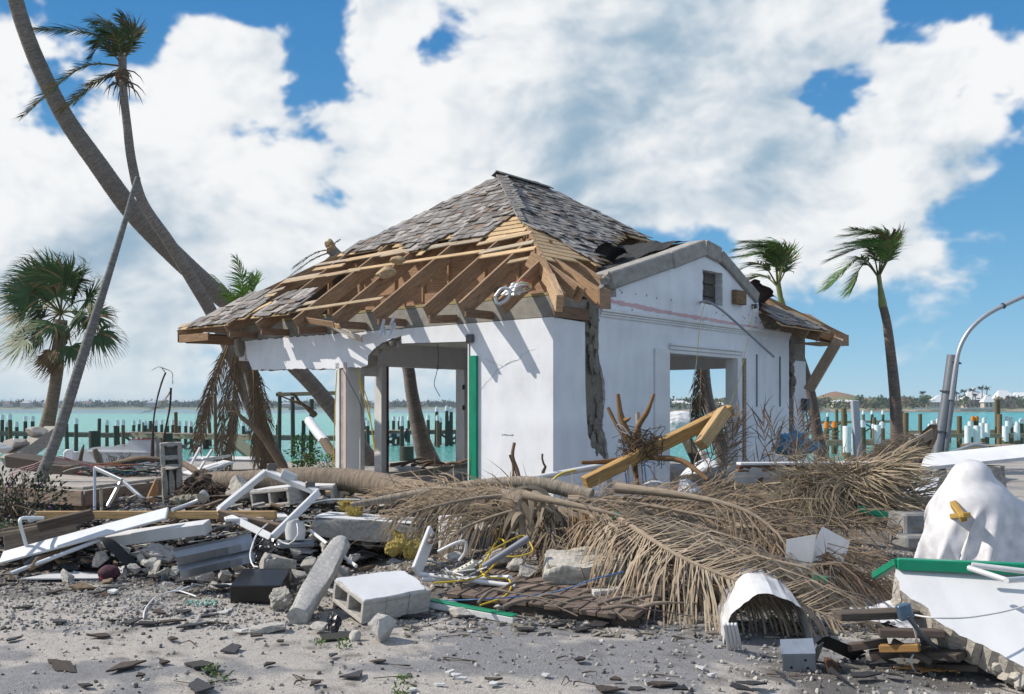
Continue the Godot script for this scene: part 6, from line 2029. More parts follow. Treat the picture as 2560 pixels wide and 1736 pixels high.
func left_heap() -> void:
	# bent aluminium window frame pieces
	var t := thing("bent_casement", "bent aluminium door frame standing by the deck corner", "frame", on(236, 1278, 0.35))
	var D := 12.0
	for q in [[236, 1170, 236, 1278], [236, 1170, 305, 1202], [305, 1202, 356, 1248], [356, 1248, 300, 1282], [303, 1203, 268, 1268]]:
		one(t, "rail", Color(0.55, 0.57, 0.6), M.metal, func(mb): beam(mb, at(q[0], q[1], D - 0.3), at(q[2], q[3], D - 0.5), 0.035, 0.045))
	plank("splintered_board", "upright board with splintered top beside the bent frame", at(252, 1225, 11.7), at(254, 1298, 11.5), 0.03, 0.13, Color(0.52, 0.42, 0.30), M.board, 0.0)
	plank("orange_board", "clean orange-brown board leaning against the block column", at(392, 1213, 12.0), at(368, 1268, 11.6), 0.025, 0.2, Color(0.50, 0.27, 0.11), M.board, 0.0)
	# two hollow blocks still mortared, standing on end
	t = thing("block_column", "two hollow concrete blocks standing on end, mortared together", "block column", at(430, 1262, 11.6))
	var bx := Basis(Vector3.BACK, 0.06) * Basis(Vector3.UP, 0.35)
	one(t, "block", Color(0.52, 0.49, 0.45), M.stone, func(mb): 
		for q in [[0, 0.13, 0.25, 0.05], [0, -0.03, 0.25, 0.06], [0, -0.135, 0.25, 0.05], [-0.1, 0, 0.055, 0.3], [0.1, 0, 0.055, 0.3]]:
			rough_box(mb, Transform3D(bx, at(428, 1138, 11.7) + bx * Vector3(q[0], q[1], 0)), Vector3(q[2], q[3], 0.2), 0.02, 6)
		rough_box(mb, Transform3D(bx, at(428, 1138, 11.7) + bx * Vector3(0, 0, -0.07)), Vector3(0.2, 0.28, 0.04), 0.01, 4))
	one(t, "block", Color(0.44, 0.405, 0.36), M.stone, func(mb):
		for k in [-1, 0, 1]:
			rough_box(mb, Transform3D(bx, at(430, 1212, 11.65) + bx * Vector3(k * 0.085, 0, 0)), Vector3(0.07, 0.44, 0.22), 0.03, 8)
		cbox(mb, Transform3D(bx, at(430, 1212, 11.65) + bx * Vector3(0, 0, -0.07)), Vector3(0.24, 0.435, 0.1), 0.01))
	one(t, "mortar", Color(0.5, 0.47, 0.43), M.broken, func(mb): rock(mb, at(430, 1170, 11.6), Vector3(0.13, 0.035, 0.11), bx, 6, 2, 0.2))
	# long boards and trims
	plank("long_stud", "long yellow-brown timber stud lying level across the rubble", on(92, 1288, 0.52), on(690, 1288, 0.60), 0.05, 0.085, Color(0.50, 0.33, 0.15), M.board)
	plank("white_fascia", "long white fascia board sloping across the rubble", on(2, 1396, 0.18), on(418, 1284, 0.62), 0.19, 0.028, Color(0.72, 0.74, 0.76), M.gloss, 0.55)
	plank("white_gutter", "chipped white gutter length under the fascia board", on(265, 1352, 0.32), on(520, 1318, 0.48), 0.16, 0.12, Color(0.62, 0.63, 0.64), M.paint, 0.2, "gutter")
	plank("brown_timber", "split brown timber under the white fascia board", on(10, 1352, 0.34), on(190, 1322, 0.44), 0.06, 0.24, Color(0.26, 0.20, 0.15), M.wood, -0.2)
	plank("brown_timber", "thin pale lath lying over the split timber", on(-10, 1340, 0.42), on(200, 1298, 0.52), 0.03, 0.04, Color(0.36, 0.28, 0.2), M.wood)
	plank("brown_timber", "dark splintered rafter end beside the dark shrub", on(95, 1318, 0.5), on(232, 1286, 0.62), 0.05, 0.11, Color(0.11, 0.08, 0.06), M.wood, 0.3)
	for k in 5:
		plank("stacked_lath", "thin brown lath in the bundle under the grey pipe", on(72 + k * 4, 1424 - k * 6, 0.1 + k * 0.02), on(235 + k * 3, 1352 - k * 4, 0.26 + k * 0.02), 0.03, 0.035, tint(Color(0.30, 0.21, 0.13), 0.25), M.wood, 0.0, "lath", "laths under the grey pipe")
	solo("pvc_pipe", "long white plastic pipe slanting over the laths", "pipe", Color(0.52, 0.55, 0.6), M.plastic, func(mb): wire(mb, [on(28, 1434, 0.06), on(150, 1388, 0.22), on(262, 1345, 0.38)], 0.022, 0.2, 8))
	solo("pvc_pipe", "bent white plastic pipe standing by the dark shrub", "pipe", Color(0.72, 0.74, 0.75), M.plastic, func(mb): wire(mb, [on(72, 1388, 0.2), on(58, 1340, 0.4), on(49, 1306, 0.55), on(56, 1296, 0.58), on(108, 1296, 0.56)], 0.018, 0.04, 8))
	solo("grey_pipe", "grey plastic pipe lying under the white fascia board", "pipe", Color(0.24, 0.28, 0.33), M.plastic, func(mb): wire(mb, [on(60, 1412, 0.1), on(115, 1376, 0.24), on(175, 1360, 0.3)], 0.02, 0.1, 8))
	# white window frame propped on the blocks
	t = thing("window_frame", "white metal window frame propped up slanting on the blocks", "window frame", on(680, 1348, 0.4))
	var C := [on(665, 1180, 1.0), on(795, 1232, 0.80), on(680, 1345, 0.42), on(545, 1278, 0.62)]
	for i in 4:
		one(t, "rail", Color(0.70, 0.71, 0.73), M.gloss, func(mb): beam(mb, C[i], C[(i + 1) % 4], 0.055, 0.07, 0.35))
	one(t, "hinge", Color(0.16, 0.14, 0.13), M.metal, func(mb): cbox(mb, Transform3D(Basis(Vector3.UP, 0.5), C[0] + Vector3(0.06, 0.05, 0)), Vector3(0.1, 0.08, 0.05), 0.01))
	one(t, "hinge", Color(0.16, 0.14, 0.13), M.metal, func(mb): cbox(mb, Transform3D(Basis(Vector3.UP, 0.3), C[0].lerp(C[1], 0.85) + Vector3(0, 0.05, 0)), Vector3(0.1, 0.07, 0.05), 0.01))
	one(t, "corner_bracket", Color(0.6, 0.62, 0.64), M.metal, func(mb): cbox(mb, Transform3D(Basis(Vector3.BACK, -0.4), C[0].lerp(C[1], 0.5) + Vector3(-0.03, 0.06, 0)), Vector3(0.17, 0.1, 0.06), 0.01))
	plank("brown_timber", "grey-brown timber stuck through the white window frame", on(548, 1285, 0.6), on(700, 1322, 0.48), 0.05, 0.1, Color(0.24, 0.17, 0.12), M.wood, 0.3)
	# block wall pieces behind the frame
	wall_chunk("broken block wall with two open cells behind the window frame", at(628, 1272, 10.6), at(725, 1264, 10.35) - at(628, 1272, 10.6), Vector3(0.15, 0.02, -0.62), 1, 3, Color(0.7, 0.7, 0.7))
	wall_chunk("flat piece of block wall painted white behind the window frame", at(722, 1262, 10.5), Vector3(0.5, 0.01, 0.02), Vector3(0.02, 0.02, -0.5), 1, 3, Color(0.72, 0.72, 0.72))
	solo("masonry_lump", "rough pale masonry lump behind the window frame", "rubble", Color(0.55, 0.51, 0.46), M.stone, func(mb): rock(mb, at(600, 1232, 10.8), Vector3(0.22, 0.2, 0.2), Basis(), 8, 3, 0.12))
	plank("white_sheeting", "flat white board lying under the window frame", on(560, 1296, 0.56), on(716, 1290, 0.56), 0.4, 0.03, Color(0.7, 0.7, 0.71), M.paint, 0.0, "panel")
	# folded steel sheet
	t = thing("steel_sheet", "folded grey steel sheet with two deep corrugations", "metal sheet", on(530, 1445, 0.12))
	var sh := MB.new()
	sh.col = Color(0.30, 0.325, 0.365)
	var A := on(431, 1372, 0.44)
	var B := on(628, 1334, 0.52)
	var A2 := on(450, 1442, 0.14)
	var B2 := on(632, 1400, 0.28)
	var prof := [0.0, 0.10, 0.16, 0.42, 0.48, 0.60, 0.66, 0.92, 1.0]
	var lift := [0.0, 0.0, 0.055, 0.055, 0.0, 0.0, 0.055, 0.055, 0.0]
	var out := (B - A).cross(A2 - A).normalized()
	if out.z < 0:
		out = -out
	for i in prof.size() - 1:
		for k in 6:
			var q := []
			for w in [[i, k], [i + 1, k], [i + 1, k + 1], [i, k + 1]]:
				var u: float = w[1] / 6.0
				q.append(A.lerp(B, u).lerp(A2.lerp(B2, u), prof[w[0]]) + out * (float(lift[w[0]]) + 0.008 * nz.get_noise_2d(u * 300, w[0] * 60)))
			sh.quad_to(q[0], q[1], q[2], q[3], out)
	part(t, "sheet", sh, M.metal)
	# black speaker-like box
	t = thing("black_box", "black scuffed wooden speaker box on the gravel", "box", on(632, 1513, 0.0))
	var X := on(698, 1512, 0.0) - on(574, 1513, 0.0)
	var bo := Basis(X.normalized(), Vector3.UP, X.normalized().cross(Vector3.UP)) * Basis(Vector3.RIGHT, 0.14)
	one(t, "cabinet", Color(0.012, 0.012, 0.013), M.gloss, func(mb): cbox(mb, Transform3D(bo, on(634, 1513, 0.0) + Vector3(0, 0.115, -0.24)), Vector3(0.43, 0.165, 0.46), 0.008))
	one(t, "edge_trim", Color(0.03, 0.03, 0.03), M.plastic, func(mb): cbox(mb, Transform3D(bo, on(634, 1513, 0.0) + Vector3(0, 0.115, -0.24) + bo * Vector3(0, 0.07, -0.234)), Vector3(0.435, 0.03, 0.012), 0.003))
	# concrete kerb lying on the slant
	t = thing("concrete_kerb", "long concrete kerb piece lying aslant with dirty edge", "kerb", on(740, 1550, 0.0))
	var k0 := on(742, 1545, 0.06)
	var k1 := at(852, 1360, 8.7)
	one(t, "body", Color(0.62, 0.60, 0.57), M.stone, func(mb): rough_box(mb, frame(k0, k1, 0.25), Vector3(k0.distance_to(k1), 0.16, 0.17), 0.03, 14))
	one(t, "dirt_crust", Color(0.14, 0.13, 0.11), M.broken, func(mb):
		for i in 16:
			rock(mb, k0.lerp(k1, (i + 0.5) / 16.0) + Vector3(-0.085, 0.045 + R(-0.02, 0.02), 0.02), Vector3(0.02, 0.02, 0.05), Basis(), 5, 1, 0.2))
	solo("broken_stone", "pale squared stone behind the black box", "stone", Color(0.54, 0.51, 0.46), M.stone, func(mb): rough_box(mb, Transform3D(Basis(Vector3.UP, 0.5) * Basis(Vector3.BACK, -0.3), at(695, 1418, 8.9)), Vector3(0.3, 0.2, 0.25), 0.05))
	solo("broken_stone", "crumbled concrete clump beside the black box", "stone", Color(0.50, 0.475, 0.43), M.broken, func(mb): rock(mb, at(708, 1500, 8.0), Vector3(0.12, 0.13, 0.12), Basis(), 8, 3, 0.3))
	solo("broken_stone", "jagged stone between the box and the kerb", "stone", Color(0.5, 0.48, 0.44), M.stone, func(mb): rock(mb, at(775, 1410, 8.9), Vector3(0.09, 0.13, 0.1), rand_basis()))
	solo("broken_stone", "small jagged stone behind the kerb", "stone", Color(0.5, 0.48, 0.44), M.stone, func(mb): rock(mb, at(745, 1440, 8.6), Vector3(0.1, 0.08, 0.1), rand_basis()))
	# round light fitting and cord
	t = thing("light_fitting", "white round light fitting upturned under the window frame", "light fitting", at(738, 1365, 9.1))
	one(t, "dome", Color(0.66, 0.66, 0.66), M.gloss, func(mb): tube(mb, [at(738, 1348, 9.1), at(738, 1325, 9.1), at(738, 1306, 9.1), at(738, 1300, 9.1)], [0.09, 0.10, 0.08, 0.02], 18))
	one(t, "base_plate", Color(0.2, 0.22, 0.26), M.metal, func(mb): cbox(mb, Transform3D(Basis(Vector3.UP, 0.3), at(738, 1360, 9.1)), Vector3(0.34, 0.05, 0.25), 0.012))
	one(t, "cord", Color(0.62, 0.62, 0.6), M.plastic, func(mb): wire(mb, [at(742, 1310, 9.0), at(744, 1340, 8.9), at(720, 1362, 8.9), at(695, 1350, 8.95)], 0.008))
	solo("white_cable", "white flex hanging from the window frame over the steel sheet", "cord", Color(0.68, 0.68, 0.68), M.plastic, func(mb): wire(mb, [at(668, 1310, 9.2), at(640, 1340, 8.9), at(625, 1390, 8.6), at(632, 1415, 8.5), at(645, 1418, 8.45)], 0.008))
	solo("white_cable", "white flex trailing over the gravel before the steel sheet", "cord", Color(0.68, 0.68, 0.68), M.plastic, func(mb): wire(mb, [on(358, 1548, 0.01), on(365, 1520, 0.02), on(395, 1490, 0.04), on(440, 1478, 0.05), on(490, 1492, 0.03)], 0.008))
	solo("white_cable", "white cable drooping from window frame to the thin stem", "cord", Color(0.6, 0.6, 0.6), M.plastic, func(mb): wire(mb, [at(735, 1290, 9.6), at(760, 1265, 9.7), at(820, 1250, 9.9), at(900, 1250, 9.9)], 0.008))
	# lamp head with arm
	t = thing("fallen_lamp", "white tubular lamp arm with grey round head on the rubble", "lamp", on(515, 1250, 0.6))
	one(t, "arm", Color(0.62, 0.64, 0.66), M.gloss, func(mb): wire(mb, [on(430, 1276, 0.62), on(470, 1262, 0.66), on(512, 1244, 0.74)], 0.022, 0.08, 8))
	one(t, "head", Color(0.34, 0.34, 0.33), M.metal, func(mb): tube(mb, [on(505, 1246, 0.74), on(512, 1240, 0.76), on(518, 1240, 0.76)], [0.06, 0.07, 0.03], 12))
	solo("insulation_wad", "pale wad of torn insulation by the lamp arm", "insulation", Color(0.58, 0.53, 0.42), M.fluff, func(mb):
		for k in 7:
			rock(mb, at(440 + k * 8, 1252 + R(-8, 8), 10.6), Vector3(0.07, 0.05, 0.06), rand_basis(), 4, 2, 0.3))
	# flat sheets and litter in front
	solo("white_board", "flat white board lying on the sand", "board", Color(0.62, 0.62, 0.64), M.paint, func(mb):
		var e := pv([Vector2(-0.38, -0.12), Vector2(0.36, -0.1), Vector2(0.4, 0.02), Vector2(0.12, 0.16), Vector2(-0.2, 0.12)])
		slab(mb, mb, e, Transform3D(Basis(Vector3.RIGHT, Vector3(0, 0.05, -1).normalized(), Vector3.UP), on(165, 1443, 0.03)), 0.012))
	t = thing("knit_hat", "maroon striped woollen hat with pink lining on the sand", "hat", on(272, 1452, 0.0))
	one(t, "hat", Color(0.05, 0.012, 0.025), M.cloth, func(mb):
		var n := 24
		for i in 10:
			for j in n:
				var q := []
				for d in [[0, 0], [1, 0], [1, 1], [0, 1]]:
					var v: float = (i + d[0]) / 10.0 * PI
					var a: float = TAU * (j + d[1]) / n
					var rr := 1.0 + 0.03 * sin(a * 18.0)
					q.append(on(272, 1434, 0.09) + Vector3(0.105 * sin(v) * cos(a) * rr, 0.082 * sin(v) * sin(a) * rr, 0.09 * cos(v)))
				mb.col = Color(0.05, 0.012, 0.025) if (i + j / 3) % 2 == 0 else Color(0.09, 0.02, 0.04)
				mb.quad_to(q[0], q[1], q[2], q[3], q[0] - on(272, 1434, 0.09)))
	one(t, "lining", Color(0.45, 0.03, 0.10), M.cloth, func(mb): rock(mb, on(266, 1441, 0.06) + Vector3(0, 0, 0.075), Vector3(0.035, 0.035, 0.02), Basis(), 4, 2, 0.1))
	solo("crumpled_bag", "crumpled white plastic bag beside the woollen hat", "bag", Color(0.68, 0.68, 0.68), M.cloth, func(mb): rock(mb, on(305, 1428, 0.07), Vector3(0.12, 0.08, 0.09), rand_basis(), 12, 3, 0.35))
	solo("paper_cup", "white paper cup lying on its side", "cup", Color(0.66, 0.65, 0.62), M.paint, func(mb): tube(mb, [on(350, 1432, 0.05), on(376, 1426, 0.06)], [0.035, 0.028], 14))
	solo("grey_pipe", "short dark grey pipe standing in the litter", "pipe", Color(0.12, 0.16, 0.19), M.plastic, func(mb): tube(mb, [on(402, 1452, 0.02), on(415, 1420, 0.14)], [0.022, 0.022], 10))
	solo("plastic_sheet", "creased grey plastic sheet under the steel sheet", "sheet", Color(0.48, 0.46, 0.45), M.cloth, func(mb): rock(mb, on(388, 1388, 0.2), Vector3(0.26, 0.12, 0.16), Basis(), 10, 3, 0.35))
	solo("felt_scrap", "black torn roofing felt curled over the white gutter", "roofing felt", Color(0.035, 0.037, 0.042), M.felt, func(mb):
		for i in 8:
			for j in 6:
				var q := []
				for d in [[0, 0], [1, 0], [1, 1], [0, 1]]:
					var u: float = (i + d[0]) / 8.0
					var v: float = (j + d[1]) / 6.0
					q.append(on(238, 1345, 0.40).lerp(on(340, 1392, 0.2), u) + Vector3(0.05 * v + 0.1 * v, -0.13 * v + 0.06 * sin(u * 4.0 + v * 2.0), 0.12 * v))
				mb.quad_to(q[0], q[1], q[2], q[3], Vector3(0, 1, 1)))
	for q in [[470, 1375, 1395], [390, 1455, 1475], [455, 1465, 1480], [500, 1455, 1475], [555, 1480, 1500]]:
		solo("felt_scrap", "flat torn piece of dark roofing felt on the rubble", "roofing felt", tint(Color(0.06, 0.06, 0.065), 0.3), M.felt, func(mb):
			scrap(mb, on_ground(q[0], q[1]) + Vector3(0, 0.05, 0), R(0.2, 0.36), R(0.12, 0.2), 0.012, R(-0.2, 0.2)), "felt scraps on the rubble")
	solo("green_glass", "shattered pale green glass by the black box", "glass", Color(0.25, 0.5, 0.42), M.gloss, func(mb):
		for k in 26:
			rock(mb, on(505 + R(-38, 38), 1507 + R(-7, 7), 0.02), Vector3(0.02, 0.008, 0.02), rand_basis(), 6, 0, 0.0))
	solo("crumpled_bag", "black rubbish bag crumpled under the wall chunk", "bag", Color(0.015, 0.015, 0.016), M.gloss, func(mb): rock(mb, on(838, 1560, 0.07), Vector3(0.11, 0.075, 0.09), rand_basis(), 14, 3, 0.4))
	solo("crumpled_bag", "black rubbish bag beneath the window frame", "bag", Color(0.02, 0.02, 0.022), M.gloss, func(mb): rock(mb, at(655, 1385, 9.1), Vector3(0.2, 0.12, 0.14), rand_basis(), 14, 3, 0.35))


func scrap(mb: MB, p: Vector3, w: float, d: float, th: float, tilt: float) -> void:
	var poly := PackedVector2Array()
	var n := rng.randi_range(3, 5)
	var rg := []
	for i in n:
		var a := TAU * (i + R(-0.35, 0.35)) / n
		rg.append([Vector2(cos(a) * w * R(0.3, 0.62), sin(a) * d * R(0.35, 0.65)), R(0, 1) < 0.7])
	poly = ragged(rg, 0.008, 0.03)
	if Geometry2D.triangulate_polygon(poly).is_empty():
		poly = pv([Vector2(-w, -d * 0.7) * 0.5, Vector2(w * 0.8, -d) * 0.5, Vector2(w, d * 0.6) * 0.5, Vector2(-w * 0.4, d) * 0.5])
	var b := Basis(Vector3.UP, R(0, TAU)) * Basis(Vector3.RIGHT, tilt) * Basis(Vector3.BACK, R(-0.1, 0.1))
	slab(mb, mb, poly, Transform3D(b * Basis(Vector3.RIGHT, Vector3.FORWARD, Vector3.UP), p), th)


func middle_heap() -> void:
	# the block wall chunk with its painted face up
	var o := Vector3(-1.167, 0.01, -7.35)
	wall_chunk("heavy chunk of hollow block wall, painted face up, on the road", o, Vector3(-0.296, 0.11, -0.35), Vector3(0.454, 0.024, -0.45), 1, 3, Color(0.70, 0.71, 0.735))
	solo("broken_stone", "broken concrete stub under the open cells of the wall chunk", "stone", Color(0.5, 0.47, 0.43), M.broken, func(mb): rock(mb, on(842, 1512, 0.05) + Vector3(0.02, 0, -0.1), Vector3(0.12, 0.1, 0.12), rand_basis(), 8, 3, 0.2))
	solo("broken_stone", "large pale angular rock at the foot of the wall chunk", "stone", Color(0.66, 0.63, 0.59), M.stone, func(mb): rock(mb, on(950, 1608, 0.0) + Vector3(0, 0.095, -0.05), Vector3(0.135, 0.12, 0.12), Basis(Vector3.UP, 0.5), 11, 3, 0.06))
	solo("broken_stone", "small pale rock beside the large angular rock", "stone", Color(0.64, 0.61, 0.56), M.stone, func(mb): rock(mb, on(885, 1606, 0.0) + Vector3(0, 0.03, -0.03), Vector3(0.055, 0.04, 0.05), rand_basis()))
	solo("broken_stone", "pale wedge of stone before the rubbish bag", "stone", Color(0.64, 0.61, 0.56), M.stone, func(mb): rock(mb, on(800, 1583, 0.0) + Vector3(0, 0.04, 0), Vector3(0.075, 0.055, 0.06), rand_basis()))
	solo("broken_stone", "flat slab of pale concrete before the black box", "stone", Color(0.54, 0.52, 0.48), M.stone, func(mb): rough_box(mb, Transform3D(Basis(Vector3.UP, 0.25) * Basis(Vector3.BACK, 0.08), on(668, 1572, 0.03)), Vector3(0.27, 0.05, 0.12), 0.03))
	solo("dark_tile", "dark square slate tile lying before the rubbish bag", "tile", Color(0.06, 0.055, 0.05), M.felt, func(mb): cbox(mb, Transform3D(Basis(Vector3.UP, 0.4) * Basis(Vector3.RIGHT, 0.06), on(838, 1592, 0.02)), Vector3(0.2, 0.014, 0.15), 0.003))
	# long block lying behind, painted on top
	var fl := on(782, 1346, 0.36)
	var fr := on(985, 1364, 0.30)
	var lw := thing("wall_chunk", "long white-topped concrete wall piece lying behind the kerb", "wall fragment", fl)
	var lf := frame(fl + Vector3(0, 0.11, -0.27), fr + Vector3(0.28, 0.11, -0.25))
	one(lw, "body", Color(0.55, 0.525, 0.485), M.stone, func(mb): rough_box(mb, lf, Vector3(1.1, 0.21, 0.5), 0.03, 18))
	one(lw, "painted_render", Color(0.74, 0.75, 0.77), M.paint, func(mb): rough_box(mb, lf * Transform3D(Basis(), Vector3(0, 0.102, 0)), Vector3(1.08, 0.016, 0.48), 0.008, 12))
	plank("brown_timber", "brown timber end under the long wall piece", on(880, 1352, 0.28), on(962, 1372, 0.2), 0.09, 0.06, Color(0.30, 0.19, 0.12), M.wood)
	solo("white_pipe", "thin white pipe slanting from the wall piece to the chunk", "pipe", Color(0.72, 0.72, 0.72), M.plastic, func(mb): tube(mb, [on(776, 1328, 0.5), on(890, 1416, 0.3)], [0.016, 0.016], 8))
	# yellow glass wool
	for e in [[1022, 1358, 9.1, 0.15, 0.10], [868, 1262, 10.0, 0.07, 0.05], [885, 1276, 9.9, 0.07, 0.04]]:
		var t := thing("glass_wool", ["torn wad of bright yellow glass wool before the heap", "small wad of yellow glass wool under the thin stem", "flat wisp of yellow glass wool under the thin stem"][[0.15, 0.07, 0.07].find(e[3]) if e[0] != 885 else 2], "insulation", at(e[0], e[1] + 20, e[2]))
		one(t, "wad", Color(0.86, 0.68, 0.20), M.fluff, func(mb):
			for k in 12:
				rock(mb, at(e[0], e[1], e[2]) + Vector3(R(-1, 1) * e[3], R(-0.8, 0.8) * e[4], R(-0.6, 0.6) * e[3]), Vector3(1, 0.8, 1) * e[3] * R(0.35, 0.6), rand_basis(), 4, 3, 0.35))
		var fb := MB.new()
		var fib := func(mb):
			for k in 260:
				mb.col = tint(Color(0.85, 0.68, 0.24), 0.2)
				var d := Vector3(R(-1, 1), R(-1, 1), R(-1, 1)).normalized()
				blade(mb, at(e[0], e[1], e[2]) + d * Vector3(e[3], e[4], e[3]) * R(0.8, 1.25), (d + Vector3(R(-1, 1), R(-1, 1), R(-1, 1))).normalized(), d.cross(Vector3.UP).normalized(), R(0.02, 0.06), 0.006, Vector3(0, -0.6, 0), 2)
		fib.call(fb)
		part(t, "fibres", fb, M.dry, "stuff")
	# lock stile of a door
	var t := thing("door_stile", "white door stile with two brass knobs leaning on the wall chunk", "door part", on(1042, 1430, 0.2))
	var p := at(1080, 1328, 8.75)
	var q := at(1040, 1432, 8.35)
	one(t, "stile", Color(0.72, 0.72, 0.73), M.gloss, func(mb): beam(mb, p, q, 0.035, 0.14, 0.2))
	for k in [0.13, 0.26]:
		one(t, "knob", Color(0.32, 0.27, 0.2), M.metal, func(mb): tube(mb, [p.lerp(q, k) + Vector3(0.02, 0, 0.02), p.lerp(q, k) + Vector3(0.03, 0.01, 0.055), p.lerp(q, k) + Vector3(0.03, 0.012, 0.08), p.lerp(q, k) + Vector3(0.03, 0.012, 0.10)], [0.012, 0.014, 0.027, 0.01], 12))
	# pipes, cords and the power strip
	solo("pvc_pipe", "straight white plastic pipe lying beside the wall chunk", "pipe", Color(0.66, 0.66, 0.67), M.plastic, func(mb): tube(mb, [on(1048, 1436, 0.22), on(1288, 1466, 0.16)], [0.022, 0.022], 10))
	solo("pvc_pipe", "white plastic pipe with elbow end behind the straight one", "pipe", Color(0.68, 0.68, 0.69), M.plastic, func(mb):
		wire(mb, [on(1055, 1450, 0.18), on(1180, 1448, 0.18), on(1265, 1444, 0.2), on(1277, 1446, 0.2), on(1279, 1468, 0.12)], 0.02, 0.03, 10))
	t = thing("power_strip", "beige power strip among tangled cords", "power strip", on(1158, 1442, 0.2))
	var pa := on(1130, 1438, 0.24)
	var pb := on(1186, 1408, 0.34)
	one(t, "body", Color(0.55, 0.53, 0.45), M.plastic, func(mb): beam(mb, pa, pb, 0.06, 0.04, 0.3))
	for k in 4:
		one(t, "socket", Color(0.05, 0.05, 0.05), M.plastic, func(mb): beam(mb, pa.lerp(pb, 0.25 + k * 0.18) + Vector3(0, 0.018, 0.012), pa.lerp(pb, 0.31 + k * 0.18) + Vector3(0, 0.018, 0.012), 0.022, 0.012, 0.3))
	for k in 16:
		solo("tangled_cord", "loose loop of flex in the tangle by the power strip", "cord", [Color(0.03, 0.03, 0.03), Color(0.38, 0.38, 0.38), Color(0.62, 0.62, 0.6), Color(0.16, 0.17, 0.19)][k % 4], M.plastic, func(mb):
			tangle(mb, on(1120 + R(-35, 75), 1415 + R(-20, 22), 0.27), Vector3(0.17, 0.07, 0.14), 1, 0.009, [[Color(0.03, 0.03, 0.03), Color(0.38, 0.38, 0.38), Color(0.62, 0.62, 0.6), Color(0.16, 0.17, 0.19)][k % 4]]), "cords tangled by the power strip")
	solo("white_cable", "white hooked flex standing above the tangled cords", "cord", Color(0.66, 0.66, 0.66), M.plastic, func(mb): wire(mb, [on(1095, 1380, 0.42), on(1140, 1358, 0.5), on(1164, 1356, 0.5), on(1162, 1382, 0.4), on(1148, 1402, 0.32)], 0.014, 0.03, 6))
	solo("yellow_cord", "yellow extension cord looping over the boardwalk", "cord", Color(0.60, 0.42, 0.02), M.plastic, func(mb): wire(mb, [on(1085, 1458, 0.2), on(1150, 1453, 0.2), on(1205, 1440, 0.22), on(1245, 1400, 0.3), on(1263, 1362, 0.42), on(1250, 1347, 0.46), on(1238, 1360, 0.42), on(1216, 1398, 0.3), on(1200, 1422, 0.26), on(1216, 1442, 0.22), on(1268, 1448, 0.2), on(1276, 1474, 0.15), on(1258, 1494, 0.12), on(1200, 1514, 0.08)], 0.009, 0.03, 6))
	solo("yellow_cord", "yellow cord slanting behind the cord tangle", "cord", Color(0.55, 0.40, 0.05), M.plastic, func(mb): wire(mb, [on(1215, 1385, 0.4), on(1260, 1360, 0.45), on(1310, 1340, 0.5), on(1330, 1380, 0.4), on(1290, 1392, 0.36), on(1250, 1390, 0.36)], 0.008, 0.04, 5))
	solo("blue_cable", "thin blue cord stretched over the boardwalk", "cord", Color(0.04, 0.14, 0.36), M.plastic, func(mb): wire(mb, [on(1070, 1520, 0.02), on(1095, 1503, 0.05), on(1180, 1500, 0.14), on(1300, 1492, 0.17), on(1400, 1478, 0.2), on(1480, 1450, 0.3), on(1560, 1430, 0.36)], 0.005, 0.05, 5))
	solo("grey_conduit", "bundle of grey conduit slanting out of the heap", "conduit", Color(0.2, 0.21, 0.24), M.plastic, func(mb): tube(mb, [on(1208, 1418, 0.3), on(1322, 1345, 0.55)], [0.03, 0.03], 10))
	# green and white door trim on the road
	t = thing("green_trim", "green and white door trim lying by the boardwalk", "trim", on(1180, 1530, 0.0))
	var ga := on(1066, 1498, 0.10)
	var gb := on(1288, 1540, 0.05)
	one(t, "green_face", Color(0.0, 0.27, 0.145), M.gloss, func(mb): beam(mb, ga, gb, 0.085, 0.012))
	one(t, "white_edge", Color(0.75, 0.75, 0.75), M.gloss, func(mb): beam(mb, ga + Vector3(-0.01, -0.034, 0.03), gb + Vector3(-0.01, -0.034, 0.03), 0.025, 0.052))
	for e in [[1150, 1535, 0.13, 0.05], [1262, 1520, 0.12, 0.05], [1200, 1488, 0.10, 0.05], [1120, 1510, 0.08, 0.05]]:
		solo("broken_stone", "flat pale rubble stone by the green and white trim", "stone", tint(Color(0.64, 0.61, 0.56), 0.06), M.stone, func(mb): rock(mb, on(e[0], e[1], 0.03), Vector3(e[2], e[3], 0.09), Basis(Vector3.UP, R(0, 3)), 9, 3, 0.1), "rubble stones by the trim")
	# boardwalk
	var f0 := on(1112, 1486, 0.10)
	var f1 := on(1590, 1548, 0.08)
	var along := (f1 - f0).normalized()
	var deep := along.cross(Vector3.UP).normalized()
	if deep.z > 0:
		deep = -deep
	t = thing("boardwalk", "weathered brown boardwalk showing under the heap", "boardwalk", f0 - Vector3(0, 0.1, 0))
	var l := f0.distance_to(f1)
	var n := int(l / 0.15)
	for i in n:
		var a := f0 + along * (i + 0.5) * l / n
		one(t, "board", tint(Color(0.205, 0.155, 0.125), 0.16), M.wood, func(mb): beam(mb, a - deep * R(-0.02, 0.03), a + deep * 1.0 + Vector3(0, 0.10, 0), l / n * 0.93, 0.04, 0.0, 0.006))
	one(t, "joist", Color(0.10, 0.075, 0.06), M.wood, func(mb): beam(mb, f0 - Vector3(0, 0.06, 0) + deep * 0.06, f1 - Vector3(0, 0.06, 0) + deep * 0.06, 0.05, 0.08))
	# stones on the boardwalk
	solo("stone_slab", "big rough coral-concrete slab lying on the boardwalk", "stone", Color(0.64, 0.60, 0.53), M.stone, func(mb): rough_box(mb, Transform3D(Basis(Vector3.UP, -0.12) * Basis(Vector3.BACK, -0.04) * Basis(Vector3.RIGHT, 0.3), at(1462, 1425, 8.35)), Vector3(0.70, 0.27, 0.42), 0.09, 14))
